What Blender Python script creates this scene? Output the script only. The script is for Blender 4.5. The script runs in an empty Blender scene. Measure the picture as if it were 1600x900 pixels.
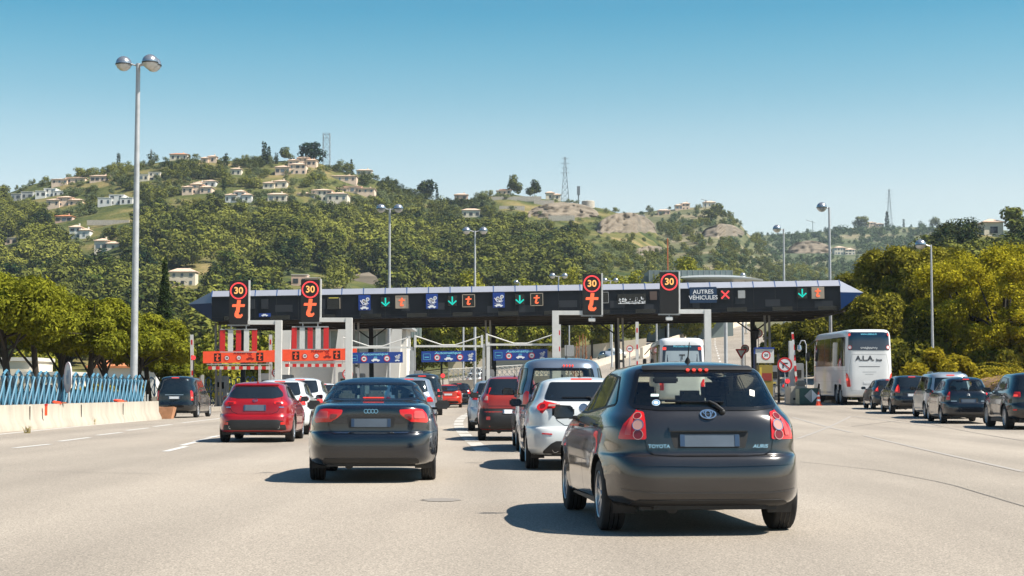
import bpy, bmesh, math, random
import numpy as np
from mathutils import Vector, Matrix, noise
from mathutils.bvhtree import BVHTree
from mathutils.geometry import tessellate_polygon
R = math.radians
random.seed(7); np.random.seed(7)
scene = bpy.context.scene
COL = scene.collection

# ---------------------------------------------------------------- camera, sky, sun, exposure
FPX = 2600.0; CAMH = 1.25; PITCH = math.atan(160 / FPX)
cam_d = bpy.data.cameras.new('camera'); cam = bpy.data.objects.new('camera', cam_d); COL.objects.link(cam)
cam.location = (0, 0, CAMH); cam.rotation_euler = (math.pi / 2 + PITCH, 0, 0)
cam_d.lens = 36 * FPX / 1600; cam_d.sensor_width = 36; cam_d.clip_start = 0.1; cam_d.clip_end = 9000
scene.camera = cam
SUN_EL, SUN_AZ = 53, 18            # azimuth: degrees from +X towards the camera side
SKYR = [(0, (1.0, .92, .86)), (1, (.25, .42, .55)), (.08, (1.0, .91, .84)), (.115, (1.0, .90, .79)), (.150, (.78, .83, .73)), (.175, (.55, .745, .68)), (.20, (.37, .68, .65)), (.223, (.22, .60, .615)), (.32, (.13, .44, .55))]
world = bpy.data.worlds.new('World'); scene.world = world; world.use_nodes = True
nt = world.node_tree; nt.nodes.clear()
sky = nt.nodes.new('ShaderNodeTexSky'); sky.sky_type = 'NISHITA'; sky.sun_disc = False
sky.sun_elevation = R(SUN_EL); sky.sun_rotation = R(90 + SUN_AZ)
sky.air_density = 1.0; sky.dust_density = 1.0; sky.ozone_density = 1.6; sky.altitude = 50
hs = nt.nodes.new('ShaderNodeHueSaturation'); hs.inputs['Hue'].default_value = 0.5; hs.inputs['Saturation'].default_value = 1.0
bg = nt.nodes.new('ShaderNodeBackground'); bg.inputs['Strength'].default_value = 0.10
wo = nt.nodes.new('ShaderNodeOutputWorld')
tn_ = nt.nodes.new('ShaderNodeMix'); tn_.data_type = 'RGBA'; tn_.blend_type = 'MULTIPLY'; tn_.inputs[0].default_value = 1
wtc = nt.nodes.new('ShaderNodeTexCoord'); wsx = nt.nodes.new('ShaderNodeSeparateXYZ'); wrp = nt.nodes.new('ShaderNodeValToRGB')      # clearer, bluer air overhead, pale near the horizon
nt.links.new(wtc.outputs['Generated'], wsx.inputs[0]); nt.links.new(wsx.outputs[2], wrp.inputs[0])
for i_, (p_, c_) in enumerate(SKYR):
    e_ = wrp.color_ramp.elements[i_] if i_ < 2 else wrp.color_ramp.elements.new(p_)
    e_.position = p_; e_.color = (*c_, 1)
nt.links.new(sky.outputs[0], hs.inputs['Color']); nt.links.new(hs.outputs[0], tn_.inputs[6]); nt.links.new(wrp.outputs[0], tn_.inputs[7]); nt.links.new(tn_.outputs[2], bg.inputs[0]); nt.links.new(bg.outputs[0], wo.inputs[0])
sl = bpy.data.lights.new('sun', 'SUN'); sl.energy = 4.8; sl.angle = R(0.5); sl.color = (1.0, 0.93, 0.82)
sun = bpy.data.objects.new('sun', sl); COL.objects.link(sun)
_s = Vector((math.cos(R(SUN_EL)) * math.cos(R(SUN_AZ)), -math.cos(R(SUN_EL)) * math.sin(R(SUN_AZ)), math.sin(R(SUN_EL))))
sun.rotation_euler = _s.to_track_quat('Z', 'Y').to_euler()
scene.view_settings.view_transform = 'Standard'; scene.view_settings.look = 'None'
scene.view_settings.exposure = 1.05; scene.view_settings.gamma = 1.0
scene.cycles.max_bounces = 6; scene.cycles.transparent_max_bounces = 12; scene.cycles.volume_bounces = 0
scene.cycles.use_denoising = True

# ---------------------------------------------------------------- picture <-> place
def ray(px, py):
    cp, sp = math.cos(PITCH), math.sin(PITCH)
    a, b = (px - 800) / FPX, (450 - py) / FPX
    return Vector((a, cp - b * sp, sp + b * cp))
def at(px, py, d):                 # the point seen at a pixel, d metres down the road
    v = ray(px, py); return Vector((0, 0, CAMH)) + v * (d / v.y)
def sst(t): t = max(0.0, min(1.0, t)); return t * t * (3 - 2 * t)
def gz(x, y):                      # height of the plaza, and of the road climbing beyond it
    z = sst((y - 45) / 60) * (0.25 + 0.018 * max(-30, min(35, x)))
    if y > 128:
        k = x / y
        sl_ = max(.02, min(.066, .03 + .19 * (k + .021)))
        z += sl_ * (min(y, 430) - 128) * sst((y - 128) / 40 + .2)
        if y > 430: z += 0.004 * (y - 430)
    return z
def G(px, py):                     # point of the ground seen at a pixel
    v = ray(px, py); d = 50.0
    for _ in range(30):
        p = Vector((0, 0, CAMH)) + v * (d / v.y)
        d = max(3, min(600, (CAMH - gz(p.x, p.y)) / (-v.z / v.y))) if v.z < 0 else 300
    p = Vector((0, 0, CAMH)) + v * (d / v.y); return Vector((p.x, p.y, gz(p.x, p.y)))
def on(x, y, dz=0): return Vector((x, y, gz(x, y) + dz))

# ---------------------------------------------------------------- materials
_M = {}
def mat(name, col, rough=.6, metal=0, coat=0, noise_amt=0, nscale=5, emit=0, spec=.5, bump=0, bscale=60, trans=0):
    if name in _M: return _M[name]
    m = bpy.data.materials.new(name); m.use_nodes = True; n = m.node_tree; b = n.nodes['Principled BSDF']
    b.inputs['Base Color'].default_value = (*col, 1); b.inputs['Roughness'].default_value = rough
    b.inputs['Metallic'].default_value = metal; b.inputs['Coat Weight'].default_value = coat
    b.inputs['Coat Roughness'].default_value = .04; b.inputs['Specular IOR Level'].default_value = spec
    if emit: b.inputs['Emission Color'].default_value = (*col, 1); b.inputs['Emission Strength'].default_value = emit; b.inputs['Base Color'].default_value = (*[c * .25 for c in col], 1)
    tc = n.nodes.new('ShaderNodeTexCoord')
    if noise_amt:
        t = n.nodes.new('ShaderNodeTexNoise'); t.inputs['Scale'].default_value = nscale; t.inputs['Detail'].default_value = 6
        n.links.new(tc.outputs['Object'], t.inputs['Vector'])
        r = n.nodes.new('ShaderNodeValToRGB'); r.color_ramp.elements[0].position = .3; r.color_ramp.elements[1].position = .7
        r.color_ramp.elements[0].color = (*[c * (1 - noise_amt) for c in col], 1)
        r.color_ramp.elements[1].color = (*[min(1, c * (1 + noise_amt)) for c in col], 1)
        n.links.new(t.outputs['Fac'], r.inputs['Fac']); n.links.new(r.outputs[0], b.inputs['Base Color'])
    if bump:
        t = n.nodes.new('ShaderNodeTexNoise'); t.inputs['Scale'].default_value = bscale; t.inputs['Detail'].default_value = 4
        n.links.new(tc.outputs['Object'], t.inputs['Vector'])
        bp = n.nodes.new('ShaderNodeBump'); bp.inputs['Strength'].default_value = bump; bp.inputs['Distance'].default_value = .02
        n.links.new(t.outputs['Fac'], bp.inputs['Height']); n.links.new(bp.outputs[0], b.inputs['Normal'])
    _M[name] = m; return m
def glassmat(name, tint, rough=.02):
    if name in _M: return _M[name]
    m = bpy.data.materials.new(name); m.use_nodes = True; n = m.node_tree; n.nodes.clear()
    tr = n.nodes.new('ShaderNodeBsdfTransparent'); tr.inputs[0].default_value = (*tint, 1)
    gl = n.nodes.new('ShaderNodeBsdfGlossy'); gl.inputs['Roughness'].default_value = rough; gl.inputs[0].default_value = (.9, .95, 1, 1)
    fr = n.nodes.new('ShaderNodeFresnel'); fr.inputs[0].default_value = 1.6
    mx = n.nodes.new('ShaderNodeMixShader'); o = n.nodes.new('ShaderNodeOutputMaterial')
    ge = n.nodes.new('ShaderNodeNewGeometry'); ma = n.nodes.new('ShaderNodeMath'); ma.operation = 'SUBTRACT'; ma.inputs[0].default_value = 1.03; n.links.new(ge.outputs['Backfacing'], ma.inputs[1])
    mu = n.nodes.new('ShaderNodeMath'); mu.operation = 'MULTIPLY'; n.links.new(ma.outputs[0], mu.inputs[0]); n.links.new(fr.outputs[0], mu.inputs[1])
    n.links.new(mu.outputs[0], mx.inputs[0]); n.links.new(tr.outputs[0], mx.inputs[1]); n.links.new(gl.outputs[0], mx.inputs[2]); n.links.new(mx.outputs[0], o.inputs[0])
    _M[name] = m; return m
def paint(name, col, metal=.35, rough=.38):
    m = mat(name, col, rough, metal, 1.0, noise_amt=.04, nscale=2.5)
    return m
BLACK = mat('black_plastic', (.012, .012, .013), .55, noise_amt=.15, nscale=9)
TRIM = mat('black_gloss_trim', (.008, .008, .009), .15)
RUBBER = mat('tyre_rubber', (.016, .016, .017), .85, noise_amt=.2, nscale=20)
ALLOY = mat('alloy_metal', (.55, .55, .56), .28, .85)
CHROME = mat('chrome', (.75, .76, .78), .12, 1)
STEEL = mat('galvanised_steel', (.42, .43, .44), .5, .35, noise_amt=.12, nscale=3)
WHITEP = mat('white_paint_metal', (.58, .575, .55), .45, noise_amt=.05, nscale=4)
GREYP = mat('grey_paint_metal', (.33, .34, .34), .5, noise_amt=.1, nscale=3)
REDP = mat('red_sign_paint', (.55, .02, .02), .45, noise_amt=.08, nscale=6)
BLUEP = mat('blue_sign_paint', (.01, .045, .24), .4, noise_amt=.05, nscale=6)
ORANGEP = mat('orange_sign_paint', (.95, .10, .035), .5, noise_amt=.05, nscale=4)
CONC = mat('concrete', (.42, .38, .32), .9, noise_amt=.16, nscale=1.3, bump=.3, bscale=30)
DARKIN = mat('dark_interior', (.022, .021, .020), .85, noise_amt=.2, nscale=12)
SEATM = mat('seat_fabric', (.10, .078, .06), .9, noise_amt=.2, nscale=30)
PLATE = mat('blank_number_plate', (.085, .115, .155), .5, noise_amt=.2, nscale=3)
PLATEW = mat('white_number_plate', (.62, .64, .66), .5, noise_amt=.1, nscale=25)
PLATEB = mat('plate_blue_band', (.015, .045, .10), .5)
LAMPR = mat('red_lamp_lens', (.55, .012, .010), .12, coat=.8)
LAMPD = mat('dark_red_lamp_lens', (.16, .008, .008), .15, coat=.8)
LAMPC = mat('clear_lamp_lens', (.42, .24, .21), .12, coat=.8)
LAMPE = mat('lit_brake_lamp', (1.0, .075, .05), .3, emit=.50)
GLD = mat('dark_window_glass', (.010, .014, .018), .04, spec=.8)
GLT = glassmat('tinted_window_glass', (.80, .83, .76))
GLB = glassmat('blue_tinted_window_glass', (.66, .84, .84))
LEDR = mat('red_led', (1.0, .065, .07), .4, emit=.55)
LEDO = mat('orange_led', (1.0, .155, .055), .4, emit=.55)
LEDY = mat('yellow_led', (1.0, .46, .13), .4, emit=.6)
LEDG = mat('green_led', (.0, .62, .50), .4, emit=.50)

# ---------------------------------------------------------------- mesh helpers
class MB:
    def __init__(s): s.v = []; s.f = []; s.m = []; s.ms = []
    def mi(s, m):
        if m not in s.ms: s.ms.append(m)
        return s.ms.index(m)
    def add(s, vs, fs, m, T=None):
        b = len(s.v); i = s.mi(m)
        s.v += [tuple(T @ Vector(v)) if T else tuple(v) for v in vs]
        s.f += [tuple(b + k for k in f) for f in fs]; s.m += [i] * len(fs)
    def box(s, c, d, m, rz=0, T=None, bev=0, rx=0, ry=0):
        x, y, z = d[0] / 2, d[1] / 2, d[2] / 2
        M = Matrix.Translation(c) @ Matrix.Rotation(rz, 4, 'Z') @ Matrix.Rotation(ry, 4, 'Y') @ Matrix.Rotation(rx, 4, 'X')
        if T: M = T @ M
        if bev <= 0:
            vs = [(a * x, b * y, e * z) for a in (-1, 1) for b in (-1, 1) for e in (-1, 1)]
            s.add(vs, [(0, 1, 3, 2), (4, 6, 7, 5), (0, 4, 5, 1), (2, 3, 7, 6), (0, 2, 6, 4), (1, 5, 7, 3)], m, M)
        else:
            bm = bmesh.new(); bmesh.ops.create_cube(bm, size=1); bmesh.ops.scale(bm, vec=(2 * x, 2 * y, 2 * z), verts=bm.verts)
            bmesh.ops.bevel(bm, geom=bm.edges[:], offset=min(bev, x * .95, y * .95, z * .95), segments=2, affect='EDGES')
            s.bm(bm, m, M)
    def bm(s, bm, m, M=None):
        bm.verts.index_update(); s.add([v.co[:] for v in bm.verts], [[v.index for v in f.verts] for f in bm.faces], m, M); bm.free()
    def tube(s, pts, r, m, n=8, T=None, cap=True):
        pts = [Vector(p) for p in pts]; rs = r if isinstance(r, (list, tuple)) else [r] * len(pts); vs = []; fs = []
        up = None
        for i, p in enumerate(pts):
            d = (pts[min(i + 1, len(pts) - 1)] - pts[max(i - 1, 0)]).normalized()
            if up is None: up = Vector((0, 0, 1)) if abs(d.z) < .9 else Vector((1, 0, 0))
            a = d.cross(up).normalized(); b = a.cross(d); up = b
            vs += [p + (a * math.cos(2 * math.pi * k / n) + b * math.sin(2 * math.pi * k / n)) * rs[i] for k in range(n)]
        for i in range(len(pts) - 1):
            fs += [(i * n + k, i * n + (k + 1) % n, (i + 1) * n + (k + 1) % n, (i + 1) * n + k) for k in range(n)]
        if cap: fs += [tuple(range(n))[::-1], tuple((len(pts) - 1) * n + k for k in range(n))]
        s.add(vs, fs, m, T)
    def lathe(s, prof, m, n=24, T=None):      # profile (radius, height) round Z
        vs = []; fs = []
        for r, z in prof: vs += [(r * math.cos(2 * math.pi * k / n), r * math.sin(2 * math.pi * k / n), z) for k in range(n)]
        for i in range(len(prof) - 1): fs += [(i * n + k, i * n + (k + 1) % n, (i + 1) * n + (k + 1) % n, (i + 1) * n + k) for k in range(n)]
        if prof[0][0] > 1e-4: fs.append(tuple(range(n))[::-1])
        if prof[-1][0] > 1e-4: fs.append(tuple((len(prof) - 1) * n + k for k in range(n)))
        s.add(vs, fs, m, T)
    def prism(s, poly, y0, y1, m, T=None):    # polygon in x,z extruded along y
        n = len(poly)
        a = sum(poly[i][0] * poly[(i + 1) % n][1] - poly[(i + 1) % n][0] * poly[i][1] for i in range(n))
        if a < 0: poly = poly[::-1]
        vs = [(x, y0, z) for x, z in poly] + [(x, y1, z) for x, z in poly]
        fs = [(i + n, (i + 1) % n + n, (i + 1) % n, i) for i in range(n)]
        if n <= 4: fs += [tuple(range(n)), tuple(range(2 * n - 1, n - 1, -1))]
        else:
            for t in tessellate_polygon([[Vector((x, z, 0)) for x, z in poly]]):
                p = [Vector((*poly[i], 0)) for i in t]
                if (p[1] - p[0]).cross(p[2] - p[0]).z < 0: t = t[::-1]
                fs += [tuple(t), tuple(i + n for i in t[::-1])]
        s.add(vs, fs, m, T)
    def ring(s, R0, R1, y0, y1, m, T=None, n=32, sx=1, sz=1):   # flat ring in x,z
        vs = []; fs = []
        for k in range(n):
            c, q = math.cos(2 * math.pi * k / n), math.sin(2 * math.pi * k / n)
            vs += [(R0 * c * sx, y0, R0 * q * sz), (R1 * c * sx, y0, R1 * q * sz), (R1 * c * sx, y1, R1 * q * sz), (R0 * c * sx, y1, R0 * q * sz)]
        for k in range(n):
            a, b = 4 * k, 4 * ((k + 1) % n)
            for j in range(4): fs.append((a + j, a + (j + 1) % 4, b + (j + 1) % 4, b + j))
        s.add(vs, fs, m, T)
    def disc(s, r, y0, y1, m, T=None, n=24): s.prism([(r * math.cos(2 * math.pi * k / n), r * math.sin(2 * math.pi * k / n)) for k in range(n)], y0, y1, m, T)
    def ball(s, c, r, m, sub=2, sc=(1, 1, 1), T=None):
        bm = bmesh.new(); bmesh.ops.create_icosphere(bm, subdivisions=sub, radius=r)
        M = Matrix.Translation(c) @ Matrix.Diagonal((*sc, 1)); s.bm(bm, m, T @ M if T else M)
    def text(s, txt, size, c, m, T=None, ext=.003, bold=0, sx=1, shear=0):
        vs, fs = textmesh(txt, size, ext, bold, shear)
        M = Matrix.Translation(c) @ Matrix.Rotation(math.pi / 2, 4, 'X') @ Matrix.Diagonal((sx, 1, 1, 1))
        s.add(vs, fs, m, T @ M if T else M)
    def build(s, name, parent=None, smooth=False, loc=None, rz=0):
        me = bpy.data.meshes.new(name); me.from_pydata(s.v, [], s.f)
        for m in s.ms: me.materials.append(m)
        me.polygons.foreach_set('material_index', s.m)
        if smooth:
            me.shade_smooth()
            if smooth is not True: me.set_sharp_from_angle(angle=R(smooth))
        me.update()
        return link(name, me, parent, loc, rz)
def link(name, data, parent=None, loc=None, rz=0):
    o = bpy.data.objects.new(name, data); COL.objects.link(o)
    if parent: o.parent = parent
    if loc is not None: o.location = loc
    if rz: o.rotation_euler.z = rz
    return o
_T = {}
def textmesh(txt, size, ext, bold=0, shear=0):
    k = (txt, size, ext, bold, shear)
    if k not in _T:
        c = bpy.data.curves.new('t', 'FONT'); c.body = txt; c.size = size; c.align_x = 'CENTER'; c.align_y = 'CENTER'
        c.extrude = ext; c.offset = bold; c.resolution_u = 3; c.shear = shear
        o = bpy.data.objects.new('t', c); COL.objects.link(o)
        me = bpy.data.meshes.new_from_object(o.evaluated_get(bpy.context.evaluated_depsgraph_get()))
        _T[k] = ([v.co[:] for v in me.vertices], [tuple(p.vertices) for p in me.polygons])
        bpy.data.objects.remove(o); bpy.data.curves.remove(c); bpy.data.meshes.remove(me)
    return _T[k]
def tag(o, label=None, cat=None, group=None, kind=None):
    for k, v in (('label', label), ('category', cat), ('group', group), ('kind', kind)):
        if v: o[k] = v
    return o
def thing(name, label, cat, loc=(0, 0, 0), rz=0, group=None):
    return tag(link(name, None, None, loc, rz), label, cat, group)
def kids(o): return [c for c in o.children]
def copy_thing(o, loc, rz=0, label=None, group=None, scale=None):
    r = o.copy(); COL.objects.link(r); r.location = loc; r.rotation_euler.z = rz
    if label: r['label'] = label
    if group: r['group'] = group
    if scale: r.scale = scale
    for ch in kids(o):
        c = ch.copy(); COL.objects.link(c); c.parent = r
        for g in kids(ch):
            d = g.copy(); COL.objects.link(d); d.parent = c
    return r
def rp(pts, r, seg=4):              # rounded polygon
    out = []; n = len(pts); rr = r if isinstance(r, (list, tuple)) else [r] * n
    for i in range(n):
        p = Vector(pts[i]); a = Vector(pts[i - 1]) - p; b = Vector(pts[(i + 1) % n]) - p; q = rr[i]
        if q <= 0: out.append(tuple(p)); continue
        la, lb = a.length, b.length; a.normalize(); b.normalize()
        ang = a.angle(b); t = min(q / max(.05, math.tan(ang / 2)), la * .48, lb * .48)
        p0, p2 = p + a * t, p + b * t
        for k in range(seg + 1):
            u = k / seg; out.append(tuple(p0 * (1 - u) ** 2 + p * 2 * u * (1 - u) + p2 * u * u))
    return out
def inpoly(x, y, poly):
    c = False; j = len(poly) - 1
    for i in range(len(poly)):
        xi, yi = poly[i]; xj, yj = poly[j]
        if (yi > y) != (yj > y) and x < (xj - xi) * (y - yi) / (yj - yi) + xi: c = not c
        j = i
    return c
def inset(poly, d):                # offset a polygon inwards
    n = len(poly); a = sum(poly[i][0] * poly[(i + 1) % n][1] - poly[(i + 1) % n][0] * poly[i][1] for i in range(n)); sg = 1 if a > 0 else -1
    out = []
    for i in range(n):
        p = Vector(poly[i]); e0 = p - Vector(poly[i - 1]); e1 = Vector(poly[(i + 1) % n]) - p
        if e0.length < 1e-6: e0 = e1
        if e1.length < 1e-6: e1 = e0
        n0 = Vector((-e0.y, e0.x)).normalized(); n1 = Vector((-e1.y, e1.x)).normalized(); m = (n0 + n1)
        m = m.normalized() if m.length > 1e-5 else n0
        out.append(tuple(p + m * sg * d / max(.4, m.dot(n0))))
    return out

# ================================================================ cars
def crom(rows, sub):
    P = np.array(rows, float); out = []
    n = len(P)
    for i in range(n - 1):
        p0, p1, p2, p3 = P[max(i - 1, 0)], P[i], P[i + 1], P[min(i + 2, n - 1)]
        d = p2 - p1
        m1 = .5 * (p2 - p0); m2 = .5 * (p3 - p1)
        a = np.abs(d) * 1.6; m1 = np.clip(m1, -a, a); m2 = np.clip(m2, -a, a)
        for k in range(sub):
            t = k / sub; t2, t3 = t * t, t * t * t
            out.append((2 * t3 - 3 * t2 + 1) * p1 + (t3 - 2 * t2 + t) * m1 + (-2 * t3 + 3 * t2) * p2 + (t3 - t2) * m2)
    out.append(P[-1]); return np.array(out)
MIRG = mat('dark_mirror_glass', (.07, .08, .10), .08, 1)
class Car:
    def __init__(s, rows, wheels, R_arch, lod=0, n=4.6, flare=.018):
        s.rows = crom(rows, (6, 4, 3)[lod]); s.lod = lod
        s.W = max(r[4] for r in rows); s.yr = min(r[0] for r in rows); s.yf = max(r[2] for r in rows); s.H = rows[-1][1]
        s.wheels = wheels; s.RA = R_arch; s.rc = .26; s.a = s.W - s.rc - .02; s.yc = s.yr + s.rc + .03
        N = (96, 64, 40)[lod]; fr = np.linspace(0, 1, N)
        fr = fr + .035 * np.sin(2 * np.pi * fr)* -1
        V = []
        th = np.linspace(-np.pi / 2, np.pi / 2, 400)
        for j, (yr, zr, yf, zf, w) in enumerate(s.rows):
            nn = n + (1.6 * (1 - sst((max(zr, zf) / s.H - .60) / .18)) if s.H < 2.2 else 0); L = (yf - yr) / 2; c = (yf + yr) / 2; w = max(w, .0005)
            x = w * np.abs(np.cos(th)) ** (2 / nn); y = c + L * np.sign(np.sin(th)) * np.abs(np.sin(th)) ** (2 / (nn * .95))
            al = np.concatenate([[0], np.cumsum(np.hypot(np.diff(x), np.diff(y)))]); al /= al[-1]
            xs = np.interp(fr, al, x); ys = np.interp(fr, al, y); xs[0] = xs[-1] = 0
            t = (ys - yr) / (yf - yr); zs = zr + (zf - zr) * t
            for (wy, wz) in wheels:          # arch flare
                dd = np.hypot(ys - wy, zs - wz)
                xs = xs + flare * np.exp(-((dd - R_arch) / .09) ** 2) * (xs > .6 * s.W)
            V.append(np.stack([xs, ys, zs], 1))
        V = np.array(V); s.nr, s.nc = V.shape[0], V.shape[1]
        verts = V.reshape(-1, 3); mir = verts.copy(); mir[:, 0] *= -1
        F = []
        o2 = len(verts); nc = s.nc
        def idl(j, i): return j * nc + i if i in (0, nc - 1) else o2 + j * nc + i
        for j in range(s.nr - 1):
            for i in range(nc - 1):
                F.append((j * nc + i, j * nc + i + 1, (j + 1) * nc + i + 1, (j + 1) * nc + i))
                F.append((idl(j, i + 1), idl(j, i), idl(j + 1, i), idl(j + 1, i + 1)))
        s.v = [Vector(p) for p in np.concatenate([verts, mir])]; s.f = F
        s.bvh = BVHTree.FromPolygons([tuple(p) for p in s.v], F)
        s.holes = []
    def cast(s, mode, u, z):
        if mode == 'wrap':
            q = abs(u); sg = 1 if u >= 0 else -1
            if q <= s.a: o, d = Vector((q, s.yr - 2, z)), Vector((0, 1, 0))
            elif q <= s.a + s.rc * math.pi / 2:
                ph = (q - s.a) / s.rc; d = Vector((-math.sin(ph), math.cos(ph), 0)); o = Vector((s.a, s.yc, z)) - d * 2
            else: o, d = Vector((3, s.yc + q - s.a - s.rc * math.pi / 2, z)), Vector((-1, 0, 0))
            o.x *= sg; d.x *= sg
        elif mode == 'back': o, d = Vector((u, s.yr - 2, z)), Vector((0, 1, 0))
        elif mode == 'front': o, d = Vector((u, s.yf + 2, z)), Vector((0, -1, 0))
        elif mode == 'right': o, d = Vector((3, u, z)), Vector((-1, 0, 0))
        else: o, d = Vector((-3, u, z)), Vector((1, 0, 0))
        h, nrm, i, dist = s.bvh.ray_cast(o, d)
        k = 0
        while h is None and k < 14:
            k += 1; o.z += -.02 if o.z > .6 else .02
            if k > 5: o.x *= .97
            h, nrm, i, dist = s.bvh.ray_cast(o, d)
        if h is None: return o + d * 2, -d
        if nrm.dot(d) > 0: nrm = -nrm
        return h, nrm
    def inv(s, mode, p):
        if mode == 'wrap':
            sg = 1 if p.x >= 0 else -1; q = abs(p.x)
            if p.y > s.yc: return sg * (s.a + s.rc * math.pi / 2 + p.y - s.yc), p.z
            if q < s.a: return p.x, p.z
            return sg * (s.a + s.rc * math.atan2(q - s.a, s.yc - p.y)), p.z
        mid = (s.yr + s.yf) / 2
        if mode == 'back': return (p.x, p.z) if p.y < mid else None
        if mode == 'front': return (p.x, p.z) if p.y > mid else None
        if mode == 'right': return (p.y, p.z) if p.x > .3 else None
        return (p.y, p.z) if p.x < -.3 else None
    def decal(s, mb, mode, loops, m, off=.003, thick=.008, step=.05, mirror=False):
        if s.lod == 2: off += .014; step = min(step, .10)
        # loops: one outline (or outline and hole) in (u, z); laid on the body's own surface with a rim
        if not isinstance(loops[0][0], (tuple, list)): loops = [loops]
        bm = bmesh.new(); allv = []
        for lp in loops: allv += [bm.verts.new((x, z, 0)) for x, z in lp]
        for t in tessellate_polygon([[Vector((x, z, 0)) for x, z in lp] for lp in loops]):
            try: bm.faces.new([allv[i] for i in t])
            except ValueError: pass
        us = [v.co.x for v in bm.verts]; zs = [v.co.y for v in bm.verts]
        for lo, hi, ax in ((min(us), max(us), 0), (min(zs), max(zs), 1)):
            k = math.floor(lo / step) + 1
            while k * step < hi:
                co = (k * step, 0, 0) if ax == 0 else (0, k * step, 0); no = (1, 0, 0) if ax == 0 else (0, 1, 0)
                bmesh.ops.bisect_plane(bm, geom=bm.verts[:] + bm.edges[:] + bm.faces[:], plane_co=co, plane_no=no, dist=1e-5); k += 1
        bm.verts.index_update()
        for sgn in ((1, -1) if mirror else (1,)):
            top = []; bot = []
            md = mode
            if mirror and sgn < 0 and mode in ('right', 'left'): md = 'left' if mode == 'right' else 'right'
            for v in bm.verts:
                u = v.co.x * (sgn if mode not in ('right', 'left') else 1)
                h, nn = s.cast(md, u, v.co.y)
                top.append(h + nn * (off + thick)); bot.append(h - nn * .004)
            nv = len(top); fs = []
            for f in bm.faces:
                ix = [v.index for v in f.verts]
                c0, c1, c2 = top[ix[0]], top[ix[1]], top[ix[2]]
                nrm = (c1 - c0).cross(c2 - c0)
                _, nn = s.cast(md, f.calc_center_median().x * (sgn if mode not in ('right', 'left') else 1), f.calc_center_median().y)
                if nrm.dot(nn) < 0: ix = ix[::-1]
                fs.append(tuple(ix))
            for e in bm.edges:
                if e.is_boundary:
                    a, b = e.verts[0].index, e.verts[1].index; fs.append((a, b, b + nv, a + nv))
            mb.add(top + bot, fs, m)
        bm.free()
    def line(s, mb, mode, pts, m, w=.007, off=.001, mirror=False, thick=.001):
        for sgn in ((1, -1) if mirror else (1,)):
            md = mode
            if mirror and sgn < 0 and mode in ('right', 'left'): md = 'left' if mode == 'right' else 'right'
            P = []
            for i in range(len(pts) - 1):
                a, b = Vector(pts[i]), Vector(pts[i + 1]); k = max(1, int((b - a).length / .05))
                P += [a.lerp(b, t / k) for t in range(k)]
            P.append(Vector(pts[-1])); vs = []; fs = []
            for i, p in enumerate(P):
                d = (P[min(i + 1, len(P) - 1)] - P[max(i - 1, 0)]).normalized(); nrm = Vector((-d.y, d.x)) * w / 2
                for q in (p + nrm, p - nrm):
                    h, nn = s.cast(md, q.x * (sgn if mode not in ('right', 'left') else 1), q.y); vs.append(h + nn * (off + thick))
            for i in range(len(P) - 1): fs.append((2 * i, 2 * i + 1, 2 * i + 3, 2 * i + 2))
            mb.add(vs, fs, m)
    def frame(s, mode, u, z, off=0):      # local frame standing on the body surface: x right, y into the body
        h, nn = s.cast(mode, u, z)
        yv = -nn; zv = Vector((0, 0, 1)); xv = yv.cross(zv).normalized(); zv = xv.cross(yv).normalized()
        M = Matrix((xv, yv, zv)).transposed().to_4x4(); M.translation = h + nn * off; return M
    def hole(s, mode, poly): s.holes.append((mode, poly))
    def body(s, m, parent, name='body'):
        keep = []; fc = []
        bmh = bmesh.new(); vs = [bmh.verts.new(p) for p in s.v]
        for f in s.f:
            c = (s.v[f[0]] + s.v[f[1]] + s.v[f[2]] + s.v[f[3]]) / 4; kill = False
            if abs(c.x) > .45:
                for wy, wz in s.wheels:
                    if math.hypot(c.y - wy, c.z - wz) < s.RA: kill = True
            if not kill:
                for mode, poly in s.holes:
                    q = s.inv(mode, c)
                    if q and inpoly(q[0], q[1], poly): kill = True; break
            if not kill:
                try: bmh.faces.new([vs[i] for i in f])
                except ValueError: pass
        for v in bmh.verts:
            if v.is_boundary and abs(v.co.x) > .4:
                for wy, wz in s.wheels:
                    dy, dz = v.co.y - wy, v.co.z - wz; d = math.hypot(dy, dz)
                    if abs(d - s.RA) < .07 and d > .01: v.co.y = wy + dy * s.RA / d; v.co.z = wz + dz * s.RA / d
        bmesh.ops.delete(bmh, geom=[v for v in bmh.verts if not v.link_faces], context='VERTS')
        for mode, poly in s.holes:
            E = [(Vector(poly[i - 1]), Vector(poly[i])) for i in range(len(poly))]
            for v in bmh.verts:
                if not v.is_boundary: continue
                q = s.inv(mode, v.co)
                if not q: continue
                q = Vector(q); best = None
                for a, b in E:
                    d = b - a; t = max(0, min(1, (q - a).dot(d) / max(1e-9, d.dot(d)))); c = a + d * t; l = (c - q).length
                    if best is None or l < best[0]: best = (l, c)
                if best[0] < .085:
                    h, nn = s.cast(mode, best[1].x, best[1].y); v.co = h
        bmesh.ops.remove_doubles(bmh, verts=bmh.verts[:], dist=.0004)
        mb = MB(); mb.bm(bmh, m)
        return mb.build(name, parent, smooth=True)
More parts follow.
